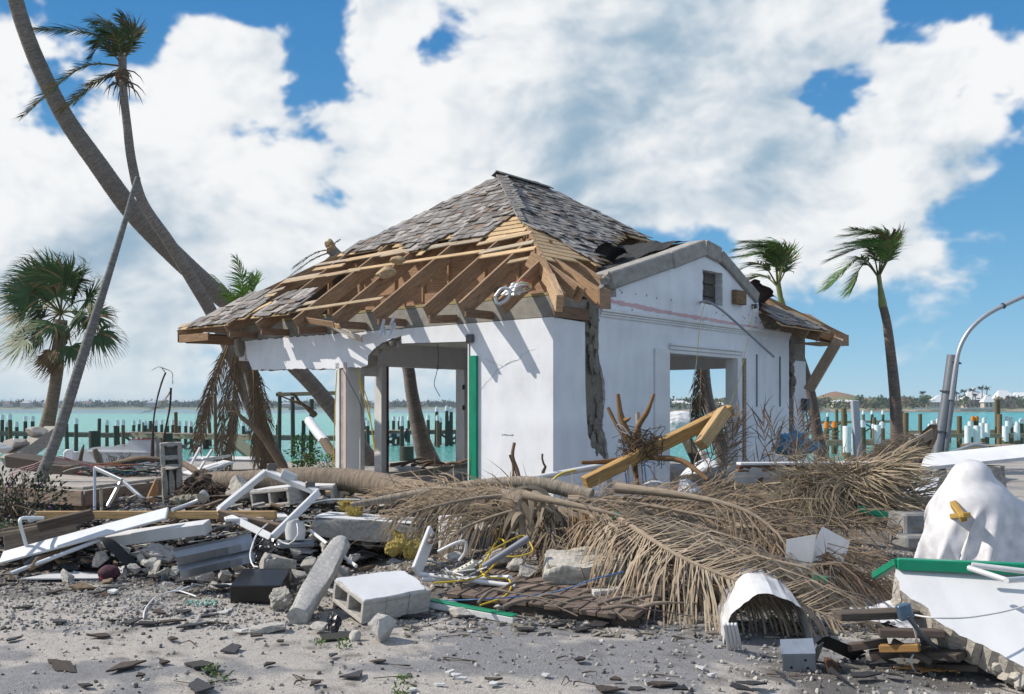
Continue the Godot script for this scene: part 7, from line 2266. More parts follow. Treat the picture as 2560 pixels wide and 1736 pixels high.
	solo("stone_slab", "white-topped stone block under the drooping frond", "stone", Color(0.5, 0.5, 0.5), M.paint, func(mb): cbox(mb, Transform3D(Basis(Vector3.UP, 0.2), at(1475, 1372, 9.0)), Vector3(0.5, 0.2, 0.4), 0.03, 0.02))
	for k in 4:
		solo("white_tile", "white glazed tile stacked at the slab's foot", "tile", tint(Color(0.70, 0.69, 0.66), 0.04), M.gloss, func(mb): cbox(mb, Transform3D(Basis(Vector3.UP, 0.08 + R(-0.05, 0.05)), on(1490 + k * 17, 1488 - k * 2, 0.14)), Vector3(0.06, 0.085, 0.12), 0.004), "white tiles at the slab's foot")
	for e in [[1160, 1310, 9.6, .16, .2], [1205, 1320, 9.4, .12, .14], [1250, 1395, 8.9, .17, .1], [1290, 1410, 8.7, .1, .08], [1320, 1430, 8.5, .11, .07], [1120, 1375, 9.0, .14, .09], [1590, 1500, 7.9, .1, .09], [1420, 1500, 7.9, .09, .05], [1140, 1395, 8.8, .12, .07]]:
		solo("broken_stone", "rubble stone lodged under the fallen palm's crown", "stone", tint(Color(0.58, 0.55, 0.50), 0.08), M.stone, func(mb): rock(mb, at(e[0], e[1], e[2]), Vector3(e[3], e[4], e[3]), Basis(Vector3.UP, R(0, 3)), 9, 3, 0.1), "rubble stones under the palm crown")
	solo("white_sheeting", "white wall panel standing on edge behind the door stile", "panel", Color(0.68, 0.69, 0.71), M.paint, func(mb): cbox(mb, Transform3D(Basis(Vector3.UP, -0.25) * Basis(Vector3.BACK, 0.12) * Basis(Vector3.RIGHT, -0.35), at(1130, 1335, 9.3)), Vector3(0.26, 0.38, 0.08), 0.015, 0.01))
	plank("orange_board", "yellow-brown plank end showing under the palm trunk", at(1235, 1340, 9.3), at(1295, 1305, 9.6), 0.05, 0.13, Color(0.42, 0.26, 0.1), M.board, 0.3)
	# rootlets and sticks that lie on the boardwalk
	for k in 16:
		solo("bare_stick", "bare grey stick lying on the boardwalk", "stick", tint(Color(0.30, 0.24, 0.19), 0.2), M.stick, func(mb):
			var a := on(1150 + k * 28 + R(-20, 20), 1470 + R(-20, 60), 0.14)
			tube(mb, curve([a, a + Vector3(R(0.1, 0.3), R(0.02, 0.1), R(-0.1, 0.1)), a + Vector3(R(0.35, 0.8), R(-0.06, 0.08), R(-0.2, 0.3))], 0.06), [0.016, 0.02, 0.015, 0.014, 0.012, 0.01, 0.006], 6, 0.15), "sticks on the boardwalk")
	solo("bare_stick", "forked dead branch standing against the white pier", "stick", Color(0.25, 0.15, 0.09), M.stick, func(mb):
		tube(mb, curve(pts3([[1302, 1215, 10.7], [1290, 1170, 10.8], [1281, 1140, 10.8], [1286, 1108, 10.85]]), 0.05), [0.03, 0.03, 0.028, 0.03, 0.026, 0.024, 0.02], 7, 0.12)
		tube(mb, curve(pts3([[1283, 1215, 10.7], [1282, 1160, 10.8], [1274, 1138, 10.8]]), 0.05), [0.028, 0.024, 0.022, 0.014], 7, 0.12))
	solo("bare_stick", "short crooked twig standing against the white pier", "stick", Color(0.14, 0.09, 0.06), M.stick, func(mb): tube(mb, curve(pts3([[1352, 1215, 10.6], [1358, 1180, 10.6], [1364, 1165, 10.6], [1356, 1155, 10.6], [1356, 1135, 10.6]]), 0.05), [0.022, 0.022, 0.02, 0.018, 0.016, 0.012], 7, 0.12))
	solo("white_pipe", "long white pipe slanting up to the pier", "pipe", Color(0.66, 0.67, 0.68), M.plastic, func(mb): tube(mb, [at(1300, 1203, 10.4), at(1535, 1160, 10.9)], [0.035, 0.035], 10))
	solo("yellow_cord", "short yellow hose by the white pier pipe", "cord", Color(0.55, 0.42, 0.08), M.plastic, func(mb): wire(mb, [at(1383, 1200, 10.3), at(1400, 1186, 10.3), at(1440, 1176, 10.4)], 0.014))
	# the snag of roots by the gable
	t = thing("root_snag", "upturned root snag with bare prongs before the gable", "roots", on(1590, 1215, 0.8))
	for e in [[[[1545, 985, 10.6], [1552, 1040, 10.6], [1572, 1090, 10.55], [1592, 1120, 10.5]], [.02, .035, .045, .04]], [[[1635, 985, 10.4], [1618, 1030, 10.4], [1598, 1062, 10.45], [1585, 1110, 10.5]], [.016, .028, .033, .038]], [[[1592, 1100, 10.5], [1590, 1150, 10.5], [1596, 1190, 10.5], [1600, 1230, 10.5]], [.06, .07, .05, .05]], [[[1453, 1157, 10.2], [1510, 1155, 10.3], [1560, 1148, 10.4], [1600, 1140, 10.5]], [.02, .028, .032, .04]], [[[1595, 1142, 10.5], [1660, 1146, 10.3], [1710, 1155, 10.2], [1770, 1200, 10.0]], [.035, .03, .032, .02]], [[[1560, 1050, 10.6], [1572, 1050, 10.5], [1576, 1045, 10.5]], [.03, .025, .01]], [[[1520, 1020, 10.7], [1545, 1070, 10.6], [1578, 1120, 10.5]], [.02, .022, .02]]]:
		one(t, "prong", tint(Color(0.27, 0.155, 0.075), 0.15), M.stick, func(mb):
			var cv := curve(pts3(e[0]), 0.05)
			var rr := []
			for i in cv.size():
				var f: float = float(i) / (cv.size() - 1) * (e[1].size() - 1)
				var k := mini(int(f), e[1].size() - 2)
				rr.append(lerpf(e[1][k], e[1][k + 1], f - k) * R(0.9, 1.1))
			tube(mb, cv, rr, 8, 0.0, 0.15))
	var rt := MB.new()
	tangle(rt, at(1600, 1120, 10.4), Vector3(0.30, 0.26, 0.2), 70, 0.004, [Color(0.12, 0.08, 0.05), Color(0.08, 0.06, 0.05), Color(0.22, 0.15, 0.09)])
	part(t, "rootlets", rt, M.stick, "stuff")
	for e in [[1572, 1160, 1580, 1225, 0.03, Color(0.55, 0.56, 0.58)], [1598, 1160, 1604, 1222, 0.02, Color(0.5, 0.52, 0.56)], [1562, 1170, 1568, 1215, 0.008, Color(0.1, 0.22, 0.5)], [1610, 1150, 1618, 1230, 0.008, Color(0.1, 0.22, 0.5)]]:
		solo("thin_pipe", "upright conduit end under the root snag", "pipe", e[5], M.plastic, func(mb): tube(mb, [at(e[0], e[1], 10.3), at(e[2], e[3], 10.3)], [e[4], e[4]], 8), "conduits under the root snag")
	plank("splintered_board", "grey splintered stake among the root prongs", at(1594, 1032, 10.7), at(1598, 1110, 10.6), 0.04, 0.08, Color(0.45, 0.39, 0.34), M.wood)
	plank("golden_timber", "long golden timber post slanting through the root snag", at(1462, 1208, 10.1), at(1828, 1026, 10.9), 0.11, 0.13, Color(0.56, 0.34, 0.12), M.board, 0.1, "timber")
	plank("golden_timber", "short golden timber offcut leaning on the long post", at(1812, 1028, 10.65), at(1752, 1114, 10.3), 0.13, 0.13, Color(0.60, 0.40, 0.19), M.board, 0.4, "timber")
	solo("white_cable", "white wire loop round the root prongs", "cord", Color(0.6, 0.6, 0.6), M.plastic, func(mb): wire(mb, [at(1568, 1085, 10.3), at(1545, 1075, 10.3), at(1540, 1062, 10.3), at(1556, 1066, 10.3), at(1575, 1090, 10.3)], 0.006))
	solo("white_cable", "white hoop of cable behind the fallen palm", "cord", Color(0.68, 0.68, 0.68), M.plastic, func(mb): wire(mb, [at(1600, 1218, 10.0), at(1630, 1205, 10.0), at(1660, 1210, 10.0), at(1668, 1222, 10.0)], 0.012))
	solo("crumpled_bag", "white crumpled sack beside the gable doorway", "bag", Color(0.66, 0.67, 0.7), M.cloth, func(mb): rock(mb, at(1722, 1222, 10.2), Vector3(0.16, 0.1, 0.12), rand_basis(), 10, 3, 0.3))
	solo("white_sheeting", "white curved panel leaning in the gable doorway", "panel", Color(0.68, 0.7, 0.73), M.paint, func(mb): rock(mb, at(1752, 1175, 11.5), Vector3(0.3, 0.1, 0.2), Basis(Vector3.BACK, 0.5), 5, 3, 0.1))


const STRAW := Color(0.33, 0.24, 0.155)


func dead_leaf(o: Dictionary) -> Dictionary:
	var d := {"n": 92, "leaf": 0.6, "w": 0.016, "droop": Vector3(0, -1.1, 0), "col": STRAW, "dead": true, "r": 0.03, "rake": 0.75, "start": 0.14, "gap": 0.22, "wild": 0.9, "stem": Color(0.44, 0.35, 0.26), "lift": 0.0}
	d.merge(o, true)
	return d


func loose_frond(label: String, path: Array, o: Dictionary, group := "") -> void:
	var st := MB.new()
	var lf := MB.new()
	var d := dead_leaf(o)
	d["path"] = pts3(path)
	frond(st, lf, Vector3.ZERO, Vector3.RIGHT, d.get("up", Vector3(0.1, 0.6, 0.9)), d)
	var t := thing("palm_frond", label, "palm frond", P3(path[0]) - Vector3(0, 0.1, 0), group)
	part(t, "leaflets", lf, M.dry, "stuff")
	part(t, "stem", st, M.stick)


func fallen_palm() -> void:
	var t := thing("fallen_palm", "uprooted coconut palm lying across the rubble with brown fronds", "palm", at(700, 1240, 11.0))
	trunk(t, [[520, 1216, 11.2], [600, 1208, 11.1], [690, 1200, 11.0], [780, 1196, 10.9], [880, 1202, 10.7], [960, 1215, 10.4], [1060, 1240, 10.0], [1180, 1262, 9.6], [1290, 1262, 9.3], [1335, 1272, 9.2]], [.17, .14, .13, .13, .135, .14, .15, .17, .18, .15], Color(0.36, 0.285, 0.215), 0.045, "trunk", 0.07)
	one(t, "root_ball", Color(0.10, 0.07, 0.05), M.root, func(mb):
		rock(mb, at(500, 1222, 11.2), Vector3(0.28, 0.22, 0.25), Basis(), 6, 3, 0.35)
		rock(mb, at(560, 1224, 11.1), Vector3(0.2, 0.17, 0.2), Basis(), 6, 3, 0.3))
	var rt := MB.new()
	for k in 90:
		rt.col = tint(Color(0.09, 0.062, 0.045), 0.35)
		var a := at(495 + R(-25, 60), 1222 + R(-18, 22), 11.0 + R(-0.15, 0.1))
		wire(rt, [a, a + Vector3(R(-0.15, 0.12), R(-0.15, 0.06), R(0.0, 0.15)), a + Vector3(R(-0.22, 0.2), R(-0.32, -0.02), R(0.02, 0.2))], R(0.004, 0.009), 0.07, 4)
	part(t, "roots", rt, M.stick, "stuff")
	# the crown: sheaths, stalks, flower stems
	for k in 16:
		one(t, "leaf_sheath", tint(Color(0.40, 0.31, 0.215), 0.2), M.dry, func(mb):
			for j in 3:
				blade(mb, at(1330 + R(-30, 60), 1262 + R(-28, 30), 9.1 + R(-0.2, 0.15)), Vector3(R(-0.5, 1.0), R(-0.9, 0.3), R(0.0, 0.8)).normalized(), Vector3(R(-0.4, 0.4), 0.4, 1).normalized(), R(0.25, 0.6), R(0.03, 0.07), Vector3(R(-0.6, 0.6), -1.8, 0.2), 5))
	for q in [[1312, 0.02, 0.45, 0.13], [1330, 0.25, 0.3, 0.1]]:
		one(t, "leaf_sheath", Color(0.52, 0.43, 0.32), M.dry, func(mb): blade(mb, at(q[0], 1247, 8.95), Vector3(q[1], -1, 0.15).normalized(), Vector3(0.2, 0.1, 1).normalized(), q[2], q[3], Vector3(-0.3, -0.3, 0.2), 6))
	for k in 12:
		one(t, "flower_stem", tint(Color(0.30, 0.17, 0.06), 0.2), M.stick, func(mb): wire(mb, [at(1420 + k * 6, 1290 + R(-8, 8), 8.85), at(1425 + k * 5 + R(-8, 8), 1345, 8.7), at(1425 + k * 4 + R(-14, 14), 1395 + R(-15, 15), 8.6)], R(0.006, 0.012), 0.05, 5))
	for k in 40:
		var mb := MB.new()
		mb.col = tint(Color(0.09, 0.06, 0.04), 0.3)
		var a := at(1375 + R(-45, 70), 1290 + R(-10, 25), 8.95 + R(-0.2, 0.1))
		wire(mb, [a, a + Vector3(R(-0.1, 0.1), -0.15, R(0, 0.1)), a + Vector3(R(-0.15, 0.15), R(-0.45, -0.2), R(0, 0.15))], 0.005, 0.08, 4)
		part(t, "fibre", mb, M.stick)
	# its fronds, running out over the heap and down to the road
	var FR := [
		# hero frond hanging over the front with long leaflets
		[[[1530, 1285, 8.7], [1600, 1330, 8.2], [1700, 1392, 7.75], [1830, 1448, 7.45], [1990, 1505, 7.25], [2110, 1562, 7.1]], {"n": 150, "leaf": 1.15, "w": 0.017, "droop": Vector3(-0.15, -2.6, 0.1), "r": 0.035, "start": 0.03, "rake": 0.35, "col": Color(0.52, 0.41, 0.29), "gap": 0.12, "wild": 0.65}],
		[[[1480, 1290, 8.8], [1540, 1320, 8.35], [1620, 1385, 8.0], [1700, 1460, 7.7]], {"n": 70, "leaf": 0.85, "droop": Vector3(-0.1, -2.8, 0.1), "start": 0.05, "rake": 0.3, "col": Color(0.40, 0.30, 0.20)}],
		[[[1310, 1238, 8.9], [1430, 1262, 8.7], [1540, 1288, 8.55], [1640, 1318, 8.5]], {"n": 30, "leaf": 0.6, "r": 0.05, "start": 0.35, "droop": Vector3(0, -1.8, 0.2)}],
		[[[1540, 1220, 9.0], [1700, 1238, 8.75], [1850, 1272, 8.5], [1940, 1330, 8.3], [1975, 1385, 8.1]], {"n": 46, "leaf": 0.7, "r": 0.055, "start": 0.5, "droop": Vector3(0.3, -1.8, 0.2)}],
		[[[1420, 1250, 9.3], [1600, 1262, 9.1], [1800, 1300, 8.8], [2000, 1350, 8.5], [2180, 1400, 8.2]], {"n": 80, "leaf": 0.7, "droop": Vector3(0.5, -1.3, 0.1), "start": 0.1}],
		[[[1420, 1245, 9.4], [1620, 1250, 9.3], [1850, 1262, 9.2], [2060, 1290, 9.0], [2240, 1330, 8.8]], {"n": 80, "leaf": 0.7, "droop": Vector3(0.8, -0.9, 0.1), "start": 0.1}],
		[[[1430, 1262, 9.1], [1600, 1300, 8.9], [1780, 1350, 8.5], [1930, 1420, 8.2]], {"n": 80, "leaf": 0.75, "droop": Vector3(0.2, -1.9, 0.1), "start": 0.08}],
		[[[1430, 1270, 9.0], [1560, 1320, 8.7], [1650, 1380, 8.4], [1720, 1450, 8.1]], {"n": 70, "leaf": 0.8, "droop": Vector3(0.0, -2.2, 0.1), "start": 0.08, "col": Color(0.30, 0.215, 0.14)}],
		[[[1310, 1240, 9.3], [1200, 1245, 9.2], [1080, 1268, 9.1], [980, 1300, 9.1]], {"n": 80, "leaf": 0.55, "droop": Vector3(-0.3, -1.8, 0.3), "start": 0.05, "col": Color(0.36, 0.265, 0.17)}],
		[[[1310, 1235, 9.5], [1180, 1225, 9.6], [1050, 1222, 9.8], [940, 1240, 9.9]], {"n": 80, "leaf": 0.5, "droop": Vector3(-0.4, -1.5, 0.3), "start": 0.05, "col": Color(0.36, 0.265, 0.17)}],
		[[[1325, 1270, 9.1], [1240, 1290, 8.95], [1160, 1320, 8.9], [1110, 1350, 8.9]], {"n": 60, "leaf": 0.5, "droop": Vector3(-0.2, -2.2, 0.2), "start": 0.1, "col": Color(0.32, 0.235, 0.15)}],
		[[[1345, 1285, 8.95], [1375, 1330, 8.75], [1390, 1390, 8.6], [1370, 1440, 8.5]], {"n": 40, "leaf": 0.5, "droop": Vector3(0, -2.4, 0.1), "start": 0.1, "col": Color(0.36, 0.26, 0.16)}],
		[[[1360, 1285, 8.95], [1330, 1360, 8.7], [1290, 1400, 8.6]], {"n": 0, "leaf": 0.5, "start": 0.1, "r": 0.02}],
		[[[1490, 1270, 9.0], [1540, 1320, 8.7], [1570, 1400, 8.4], [1575, 1500, 8.0]], {"n": 64, "leaf": 0.7, "droop": Vector3(-0.1, -2.4, 0.1), "start": 0.08}]]
	for e in FR:
		var st := MB.new()
		var lf := MB.new()
		var d := dead_leaf(e[1])
		d["path"] = pts3(e[0])
		frond(st, lf, Vector3.ZERO, Vector3.RIGHT, Vector3(0.1, 0.6, 0.9), d)
		var f := part(t, "frond_stem", st, M.stick)
		if lf.ix.size():
			part(f, "leaflets", lf, M.dry, "stuff")
	# the thin stem lying over it
	t = thing("thin_palm", "slender ringed palm stem lying over the fallen palm", "tree trunk", at(1100, 1250, 10.0))
	trunk(t, [[878, 1263, 9.75], [960, 1250, 9.8], [1060, 1234, 9.8], [1160, 1219, 9.75], [1260, 1210, 9.7], [1345, 1210, 9.6], [1420, 1226, 9.5], [1480, 1240, 9.4]], [.028, .045, .058, .066, .07, .075, .075, .07], Color(0.50, 0.42, 0.33), 0.034, "trunk", 0.08)
	# loose fronds in the heap, farther along
	var g := "dry fronds in the heap"
	var lab := "dry brown palm frond flattened in the heap beyond the crown"
	for k in 24:
		var u := k / 30.0
		var px := lerpf(1560, 2080, fmod(k * 0.618, 1.0))
		var py := 1222 + R(0, 95) + 20 * u
		var d0 := on(px, py, clampf(0.80 - (py - 1180) * 0.0035, 0.35, 0.8)).z * -1.0
		var ln := R(260, 480)
		var dy := R(-45, 70)
		loose_frond(lab, [[px, py, d0], [px + ln * 0.5, py + dy * 0.4 - 12, d0 - 0.1 + R(-0.2, 0.2)], [px + ln, py + dy, d0 - 0.2 + R(-0.4, 0.3)]], {"leaf": R(0.6, 0.95), "droop": Vector3(R(0.3, 1.4), -0.7, R(-0.3, 0.4)), "rake": R(0.7, 1.7), "lift": -0.1, "col": tint([STRAW, Color(0.25, 0.175, 0.115), Color(0.33, 0.27, 0.215), Color(0.43, 0.33, 0.22)][k % 4], 0.25), "r": 0.022}, g)
	lab = "dry palm frond drooping down the road side of the heap"
	for k in 9:
		var px := 1590 + k * 52 + R(-20, 20)
		var py := 1330 + R(-20, 60)
		loose_frond(lab, [[px, py, 8.7], [px + R(40, 120), py + R(30, 70), 8.3], [px + R(100, 240), py + R(90, 170), 7.95]], {"n": 70, "leaf": R(0.6, 1.0), "droop": Vector3(R(-0.1, 0.6), -2.0, 0.1), "rake": R(0.5, 1.4), "col": tint(Color(0.26, 0.185, 0.12), 0.25), "r": 0.02}, "dry fronds down the road side")
	lab = "pale dry frond lying on the white sheet metal"
	for k in 12:
		var px := 2070 + R(-40, 110)
		var py := 1180 + R(-20, 50)
		loose_frond(lab, [[px, py + 10, 9.5], [px + R(-90, 150), py + R(-15, 25), 9.35], [px + R(-220, 300), py + R(-15, 55), 9.2]], {"n": 80, "leaf": R(0.5, 0.8), "rake": R(0.8, 1.8), "droop": Vector3(0.8, -0.5, 0.2), "col": tint(Color(0.46, 0.36, 0.24), 0.15), "r": 0.02}, "pale fronds on the sheet metal")
	lab = "stiff dry leaf spray standing up before the far pier"
	for k in 9:
		var px := 1720 + k * 34 + R(-10, 10)
		loose_frond(lab, [[px, 1215, 10.6], [px + R(5, 60), 1130, 10.7], [px + R(20, 110), 1030 + R(-10, 60), 10.8]], {"n": 16, "leaf": 0.4, "droop": Vector3(0.2, -0.4, 0), "col": tint(Color(0.30, 0.2, 0.13), 0.2), "r": 0.012, "gap": 0.3, "rake": 1.6}, "leaf sprays before the far pier")
	# sheath leaning on the lamp post
	t = thing("palm_sheath", "big fibrous palm sheath leaning against the bent lamp post", "palm sheath", at(2300, 1160, 12.5))
	one(t, "sheath", Color(0.30, 0.2, 0.12), M.dry, func(mb):
		for k in 60:
			mb.col = tint(Color(0.30, 0.2, 0.12), 0.3)
			blade(mb, at(2335 + R(-8, 8), 1062 + R(0, 20), 12.4 + R(-0.1, 0.1)), Vector3(-R(0.1, 1.1), -1, R(-0.1, 0.3)).normalized(), Vector3(0.2, 0.2, 1).normalized(), R(0.3, 0.65), R(0.03, 0.09), Vector3(-0.5, -0.2, 0), 4))
	for k in 6:
		loose_frond("long grey-brown frond draped under the bent lamp post", [[2330, 1075 + k * 4, 12.3], [2250, 1120 + k * 4, 11.6], [2150 + R(-40, 40), 1165 + k * 5, 10.8]], {"n": 60, "leaf": 0.4, "droop": Vector3(-0.6, -1.0, 0.3), "col": tint(Color(0.24, 0.175, 0.115), 0.2), "r": 0.02}, "fronds under the lamp post")
	# strewn single leaflets over the whole heap
	var lit := MB.new()
	for k in 2600:
		lit.col = tint([STRAW, Color(0.26, 0.185, 0.12), Color(0.48, 0.385, 0.275), Color(0.15, 0.105, 0.07)][k % 4], 0.2)
		var px := R(1000, 2280)
		var py := R(1222, 1500)
		if px < 1400 and py > 1330:
			continue
		if px > 2080 and py > 1280:
			py = R(1180, 1280)
		var hh := clampf(0.88 - (py - 1180) * 0.0029, 0.10, 0.85) - R(0.0, 0.14)
		blade(lit, on(px, py, hh), Vector3(R(-0.3, 1), R(-0.35, 0.35), R(-0.6, 0.6)).normalized(), Vector3(R(-0.5, 0.5), 1, R(-0.2, 0.8)).normalized(), R(0.3, 1.0), R(0.009, 0.019), Vector3(R(-0.5, 0.5), R(-1.2, 0.3), R(-0.4, 0.4)), 3)
	var o := single("leaf_litter", "", "", lit, M.dry, "", "stuff")
	tag(o, "loose dry palm leaflets strewn through the whole heap", "leaf litter")


func plane_tr(a: Vector3, b: Vector3, c: Vector3) -> Transform3D:
	# x from a to b, y in the plane towards c, z away from the viewer's side
	var x := (b - a).normalized()
	var y := (c - a)
	y = (y - x * y.dot(x)).normalized()
	return Transform3D(Basis(x, y, x.cross(y)), a)


func on_plane(px: float, py: float, tr: Transform3D) -> Vector2:
	var e := Vector3(0, EYE, 0)
	var d := at(px, py, 1.0) - e
	var n := tr.basis.z
	var q := tr.affine_inverse() * (e + d * ((tr.origin - e).dot(n) / d.dot(n)))
	return Vector2(q.x, q.y)


func right_heap() -> void:
	# long white siding board on a brown backing
	var t := thing("siding_board", "long white siding board on flaking brown backing before the gable", "siding", at(2000, 1215, 9.7))
	one(t, "white_lip", Color(0.76, 0.77, 0.79), M.gloss, func(mb): beam(mb, at(1846, 1160, 9.7), at(2175, 1158, 9.9), 0.12, 0.03))
	one(t, "brown_strip", Color(0.14, 0.06, 0.04), M.wood, func(mb): beam(mb, at(1844, 1169, 9.68), at(2175, 1167, 9.88), 0.1, 0.035))
	one(t, "backing", Color(0.26, 0.15, 0.09), M.wood, func(mb): beam(mb, at(1842, 1192, 9.65), at(2175, 1188, 9.85), 0.06, 0.14))
	for k in 9:
		one(t, "paint_flake", Color(0.52, 0.51, 0.5), M.paint, func(mb): scrap_on(mb, at(1860 + k * 32 + R(-10, 10), 1190 + R(-8, 6), 9.62 + k * 0.02), R(0.08, 0.2), R(0.05, 0.1)))
	# sheet metal and pale panels behind the tarp
	var sm := MB.new()
	sm.col = Color(0.70, 0.71, 0.73)
	var a := on(2088, 1237, 0.78)
	var b := on(2112, 1252, 0.74)
	for i in 16:
		for j in 6:
			var q := []
			for d in [[0, 0], [1, 0], [1, 1], [0, 1]]:
				var u: float = (i + d[0]) / 16.0
				var v: float = (j + d[1]) / 6.0
				var p := on(2088, 1236, 0.78).lerp(on(2350, 1186, 0.95), u).lerp(on(2110, 1252, 0.72).lerp(on(2335, 1236, 0.78), u), v)
				q.append(p + Vector3(0, 0.03 * nz.get_noise_2d(u * 300, v * 120) + 0.025 * sin(u * 5.0), 0))
			sm.quad_to(q[0], q[1], q[2], q[3], Vector3.UP)
	t = thing("sheet_metal", "bent white roofing sheet with rusty edge half under the tarp", "metal sheet", a)
	part(t, "sheet", sm, M.gloss)
	one(t, "rusty_edge", Color(0.16, 0.075, 0.04), M.wood, func(mb):
		for i in 6:
			beam(mb, on(2112 + i * 36, 1256 - i * 1.5, 0.71), on(2148 + i * 36, 1255 - i * 1.5, 0.715), 0.05, 0.05))
	solo("white_sheeting", "broad white roof panel lying behind the tarp", "panel", Color(0.72, 0.73, 0.75), M.paint, func(mb): slab(mb, mb, pv([Vector2(0, 0), Vector2(1.9, 0.05), Vector2(1.9, 0.55), Vector2(0.3, 0.5)]), Transform3D(Basis(Vector3(0.995, 0.09, 0), Vector3(-0.05, 0.2, -0.97).normalized(), Vector3(0, 0.97, 0.2).normalized()), on(2300, 1178, 0.98)), 0.04))
	for k in 3:
		solo("stone_block", "tall rough concrete block holding up the broad white panel", "block", Color(0.5, 0.47, 0.43), M.stone, func(mb): rough_box(mb, Transform3D(Basis(Vector3.UP, 0.4 + k), Vector3(4.75 + k * 0.65, 0.55, -10.75)), Vector3(0.32, 0.9 + k * 0.06, 0.3), 0.05), "blocks under the white panel")
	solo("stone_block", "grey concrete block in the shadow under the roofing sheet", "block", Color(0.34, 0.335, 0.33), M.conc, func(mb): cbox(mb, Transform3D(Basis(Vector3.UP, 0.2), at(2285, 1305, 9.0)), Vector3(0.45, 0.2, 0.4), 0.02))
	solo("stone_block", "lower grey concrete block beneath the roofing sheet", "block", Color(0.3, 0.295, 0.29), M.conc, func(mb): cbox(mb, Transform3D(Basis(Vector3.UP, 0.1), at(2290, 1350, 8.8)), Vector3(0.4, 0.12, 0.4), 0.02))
	# the tarpaulin bundle
	tarp()
	# slab of wall with green trim
	var T1 := on(2240, 1420, 0.62)
	var T2 := on(2650, 1434, 0.62)
	var Bt := on(2560, 1692, 0.12)
	var tr := plane_tr(T1, T2, Bt)
	t = thing("wall_slab", "big white wall slab with green trim tilted at the roadside", "wall fragment", on(2500, 1720, 0.0))
	var f := MB.new()
	var e := MB.new()
	f.col = Color(0.70, 0.71, 0.735)
	e.col = Color(0.64, 0.59, 0.52)
	var P := []
	for q in [[2240, 1420, 1], [2238, 1440, 1], [2250, 1475, 1], [2278, 1498, 1], [2305, 1510, 1], [2322, 1522, 1], [2330, 1545, 1], [2362, 1565, 1], [2400, 1590, 1], [2440, 1607, 1], [2500, 1634, 1], [2560, 1668, 1], [2640, 1720, 0], [2760, 1700, 0], [2760, 1436, 0]]:
		P.append([on_plane(q[0], q[1], tr), q[2] == 1])
	var up := tr.basis.z.y > 0
	var st := Transform3D(tr.basis, tr.origin)
	slab(f, e, ragged(P, 0.014, 0.045), st if not up else Transform3D(tr.basis, tr.origin - tr.basis.z * 0.2), 0.2, 0.07)
	part(t, "painted_face", f, M.paint)
	part(t, "broken_edge", e, M.broken)
	for k in 26:
		var u := R(0, 1)
		var q := Vector2(2252, 1490).lerp(Vector2(2560, 1690), u) + Vector2(R(-10, 4), R(8, 30))
		one(t, "concrete_lump", tint(Color(0.62, 0.58, 0.52), 0.1), M.broken, func(mb): rock(mb, at(q.x, q.y, lerpf(6.3, 5.6, u) + 0.05), Vector3(R(0.03, 0.07), R(0.03, 0.06), 0.05), rand_basis(), 8, 2, 0.15))
	for q in [[3.2, 6.0, 0.36], [3.5, 6.25, 0.42], [2.95, 6.3, 0.4]]:
		solo("stone_block", "rough concrete block propping the tilted wall slab", "block", Color(0.5, 0.47, 0.43), M.stone, func(mb): rough_box(mb, Transform3D(Basis(Vector3.UP, q[0]), Vector3(q[0], q[2] * 0.5 - 0.05, -q[1])), Vector3(0.3, q[2] - 0.08, 0.24), 0.04), "blocks propping the slab")
	one(t, "green_trim", Color(0.0, 0.26, 0.14), M.gloss, func(mb): beam(mb, on(2243, 1410, 0.65), on(2700, 1428, 0.65), 0.07, 0.075))
	one(t, "green_trim", Color(0.0, 0.22, 0.12), M.gloss, func(mb): beam(mb, on(2188, 1440, 0.52), on(2243, 1406, 0.66), 0.05, 0.05))
	for q in [[2422, 1420, 2520, 1452], [2430, 1413, 2620, 1436], [2516, 1452, 2620, 1444]]:
		solo("white_rail", "white painted metal rail lying on the wall slab", "rail", Color(0.62, 0.62, 0.64), M.gloss, func(mb): tube(mb, [on(q[0], q[1], 0.68), on(q[2], q[3], 0.64)], [0.018, 0.018], 8), "rails on the wall slab")
	solo("white_cable", "thin white cable lying across the wall slab", "cord", Color(0.6, 0.6, 0.6), M.plastic, func(mb): wire(mb, [on(2280, 1537, 0.42), on(2330, 1545, 0.44), on(2400, 1546, 0.43), on(2500, 1532, 0.45), on(2620, 1500, 0.50)], 0.006))
	# dark deck planks under the slab
	var pl := [[2092, 1540, .34, 2290, 1532, .36, .15, .05], [2196, 1582, .26, 2360, 1584, .28, .16, .05], [2255, 1628, .12, 2410, 1640, .16, .15, .05], [2200, 1622, .16, 2300, 1620, .2, .05, .05], [2325, 1596, .2, 2340, 1680, .02, .12, .04], [2175, 1640, .06, 2285, 1625, .12, .1, .06], [2120, 1620, .1, 2220, 1605, .16, .12, .05], [2300, 1660, .04, 2450, 1668, .08, .12, .04], [2230, 1605, .2, 2330, 1655, .1, .1, .04]]
	var pn := ["thick dark deck plank lying uppermost beside the wall slab", "dark deck plank lying under the blue junction box", "dark deck plank wedged under the slab's broken corner", "orange-split thin batten between dark deck planks", "upright dark plank stub wedged among deck planks", "short dark beam end under the deck planks", "dark plank end beside the crushed metal box", "low dark plank lying along the slab's foot", "slanting dark plank crossing under the deck planks"]
	for i in pl.size():
		var q: Array = pl[i]
		plank("deck_plank", pn[i], on(q[0], q[1], q[2]), on(q[3], q[4], q[5]), q[6], q[7], tint(Color(0.13, 0.10, 0.082) if i != 3 else Color(0.36, 0.19, 0.06), 0.2), M.wood, R(-0.15, 0.15))
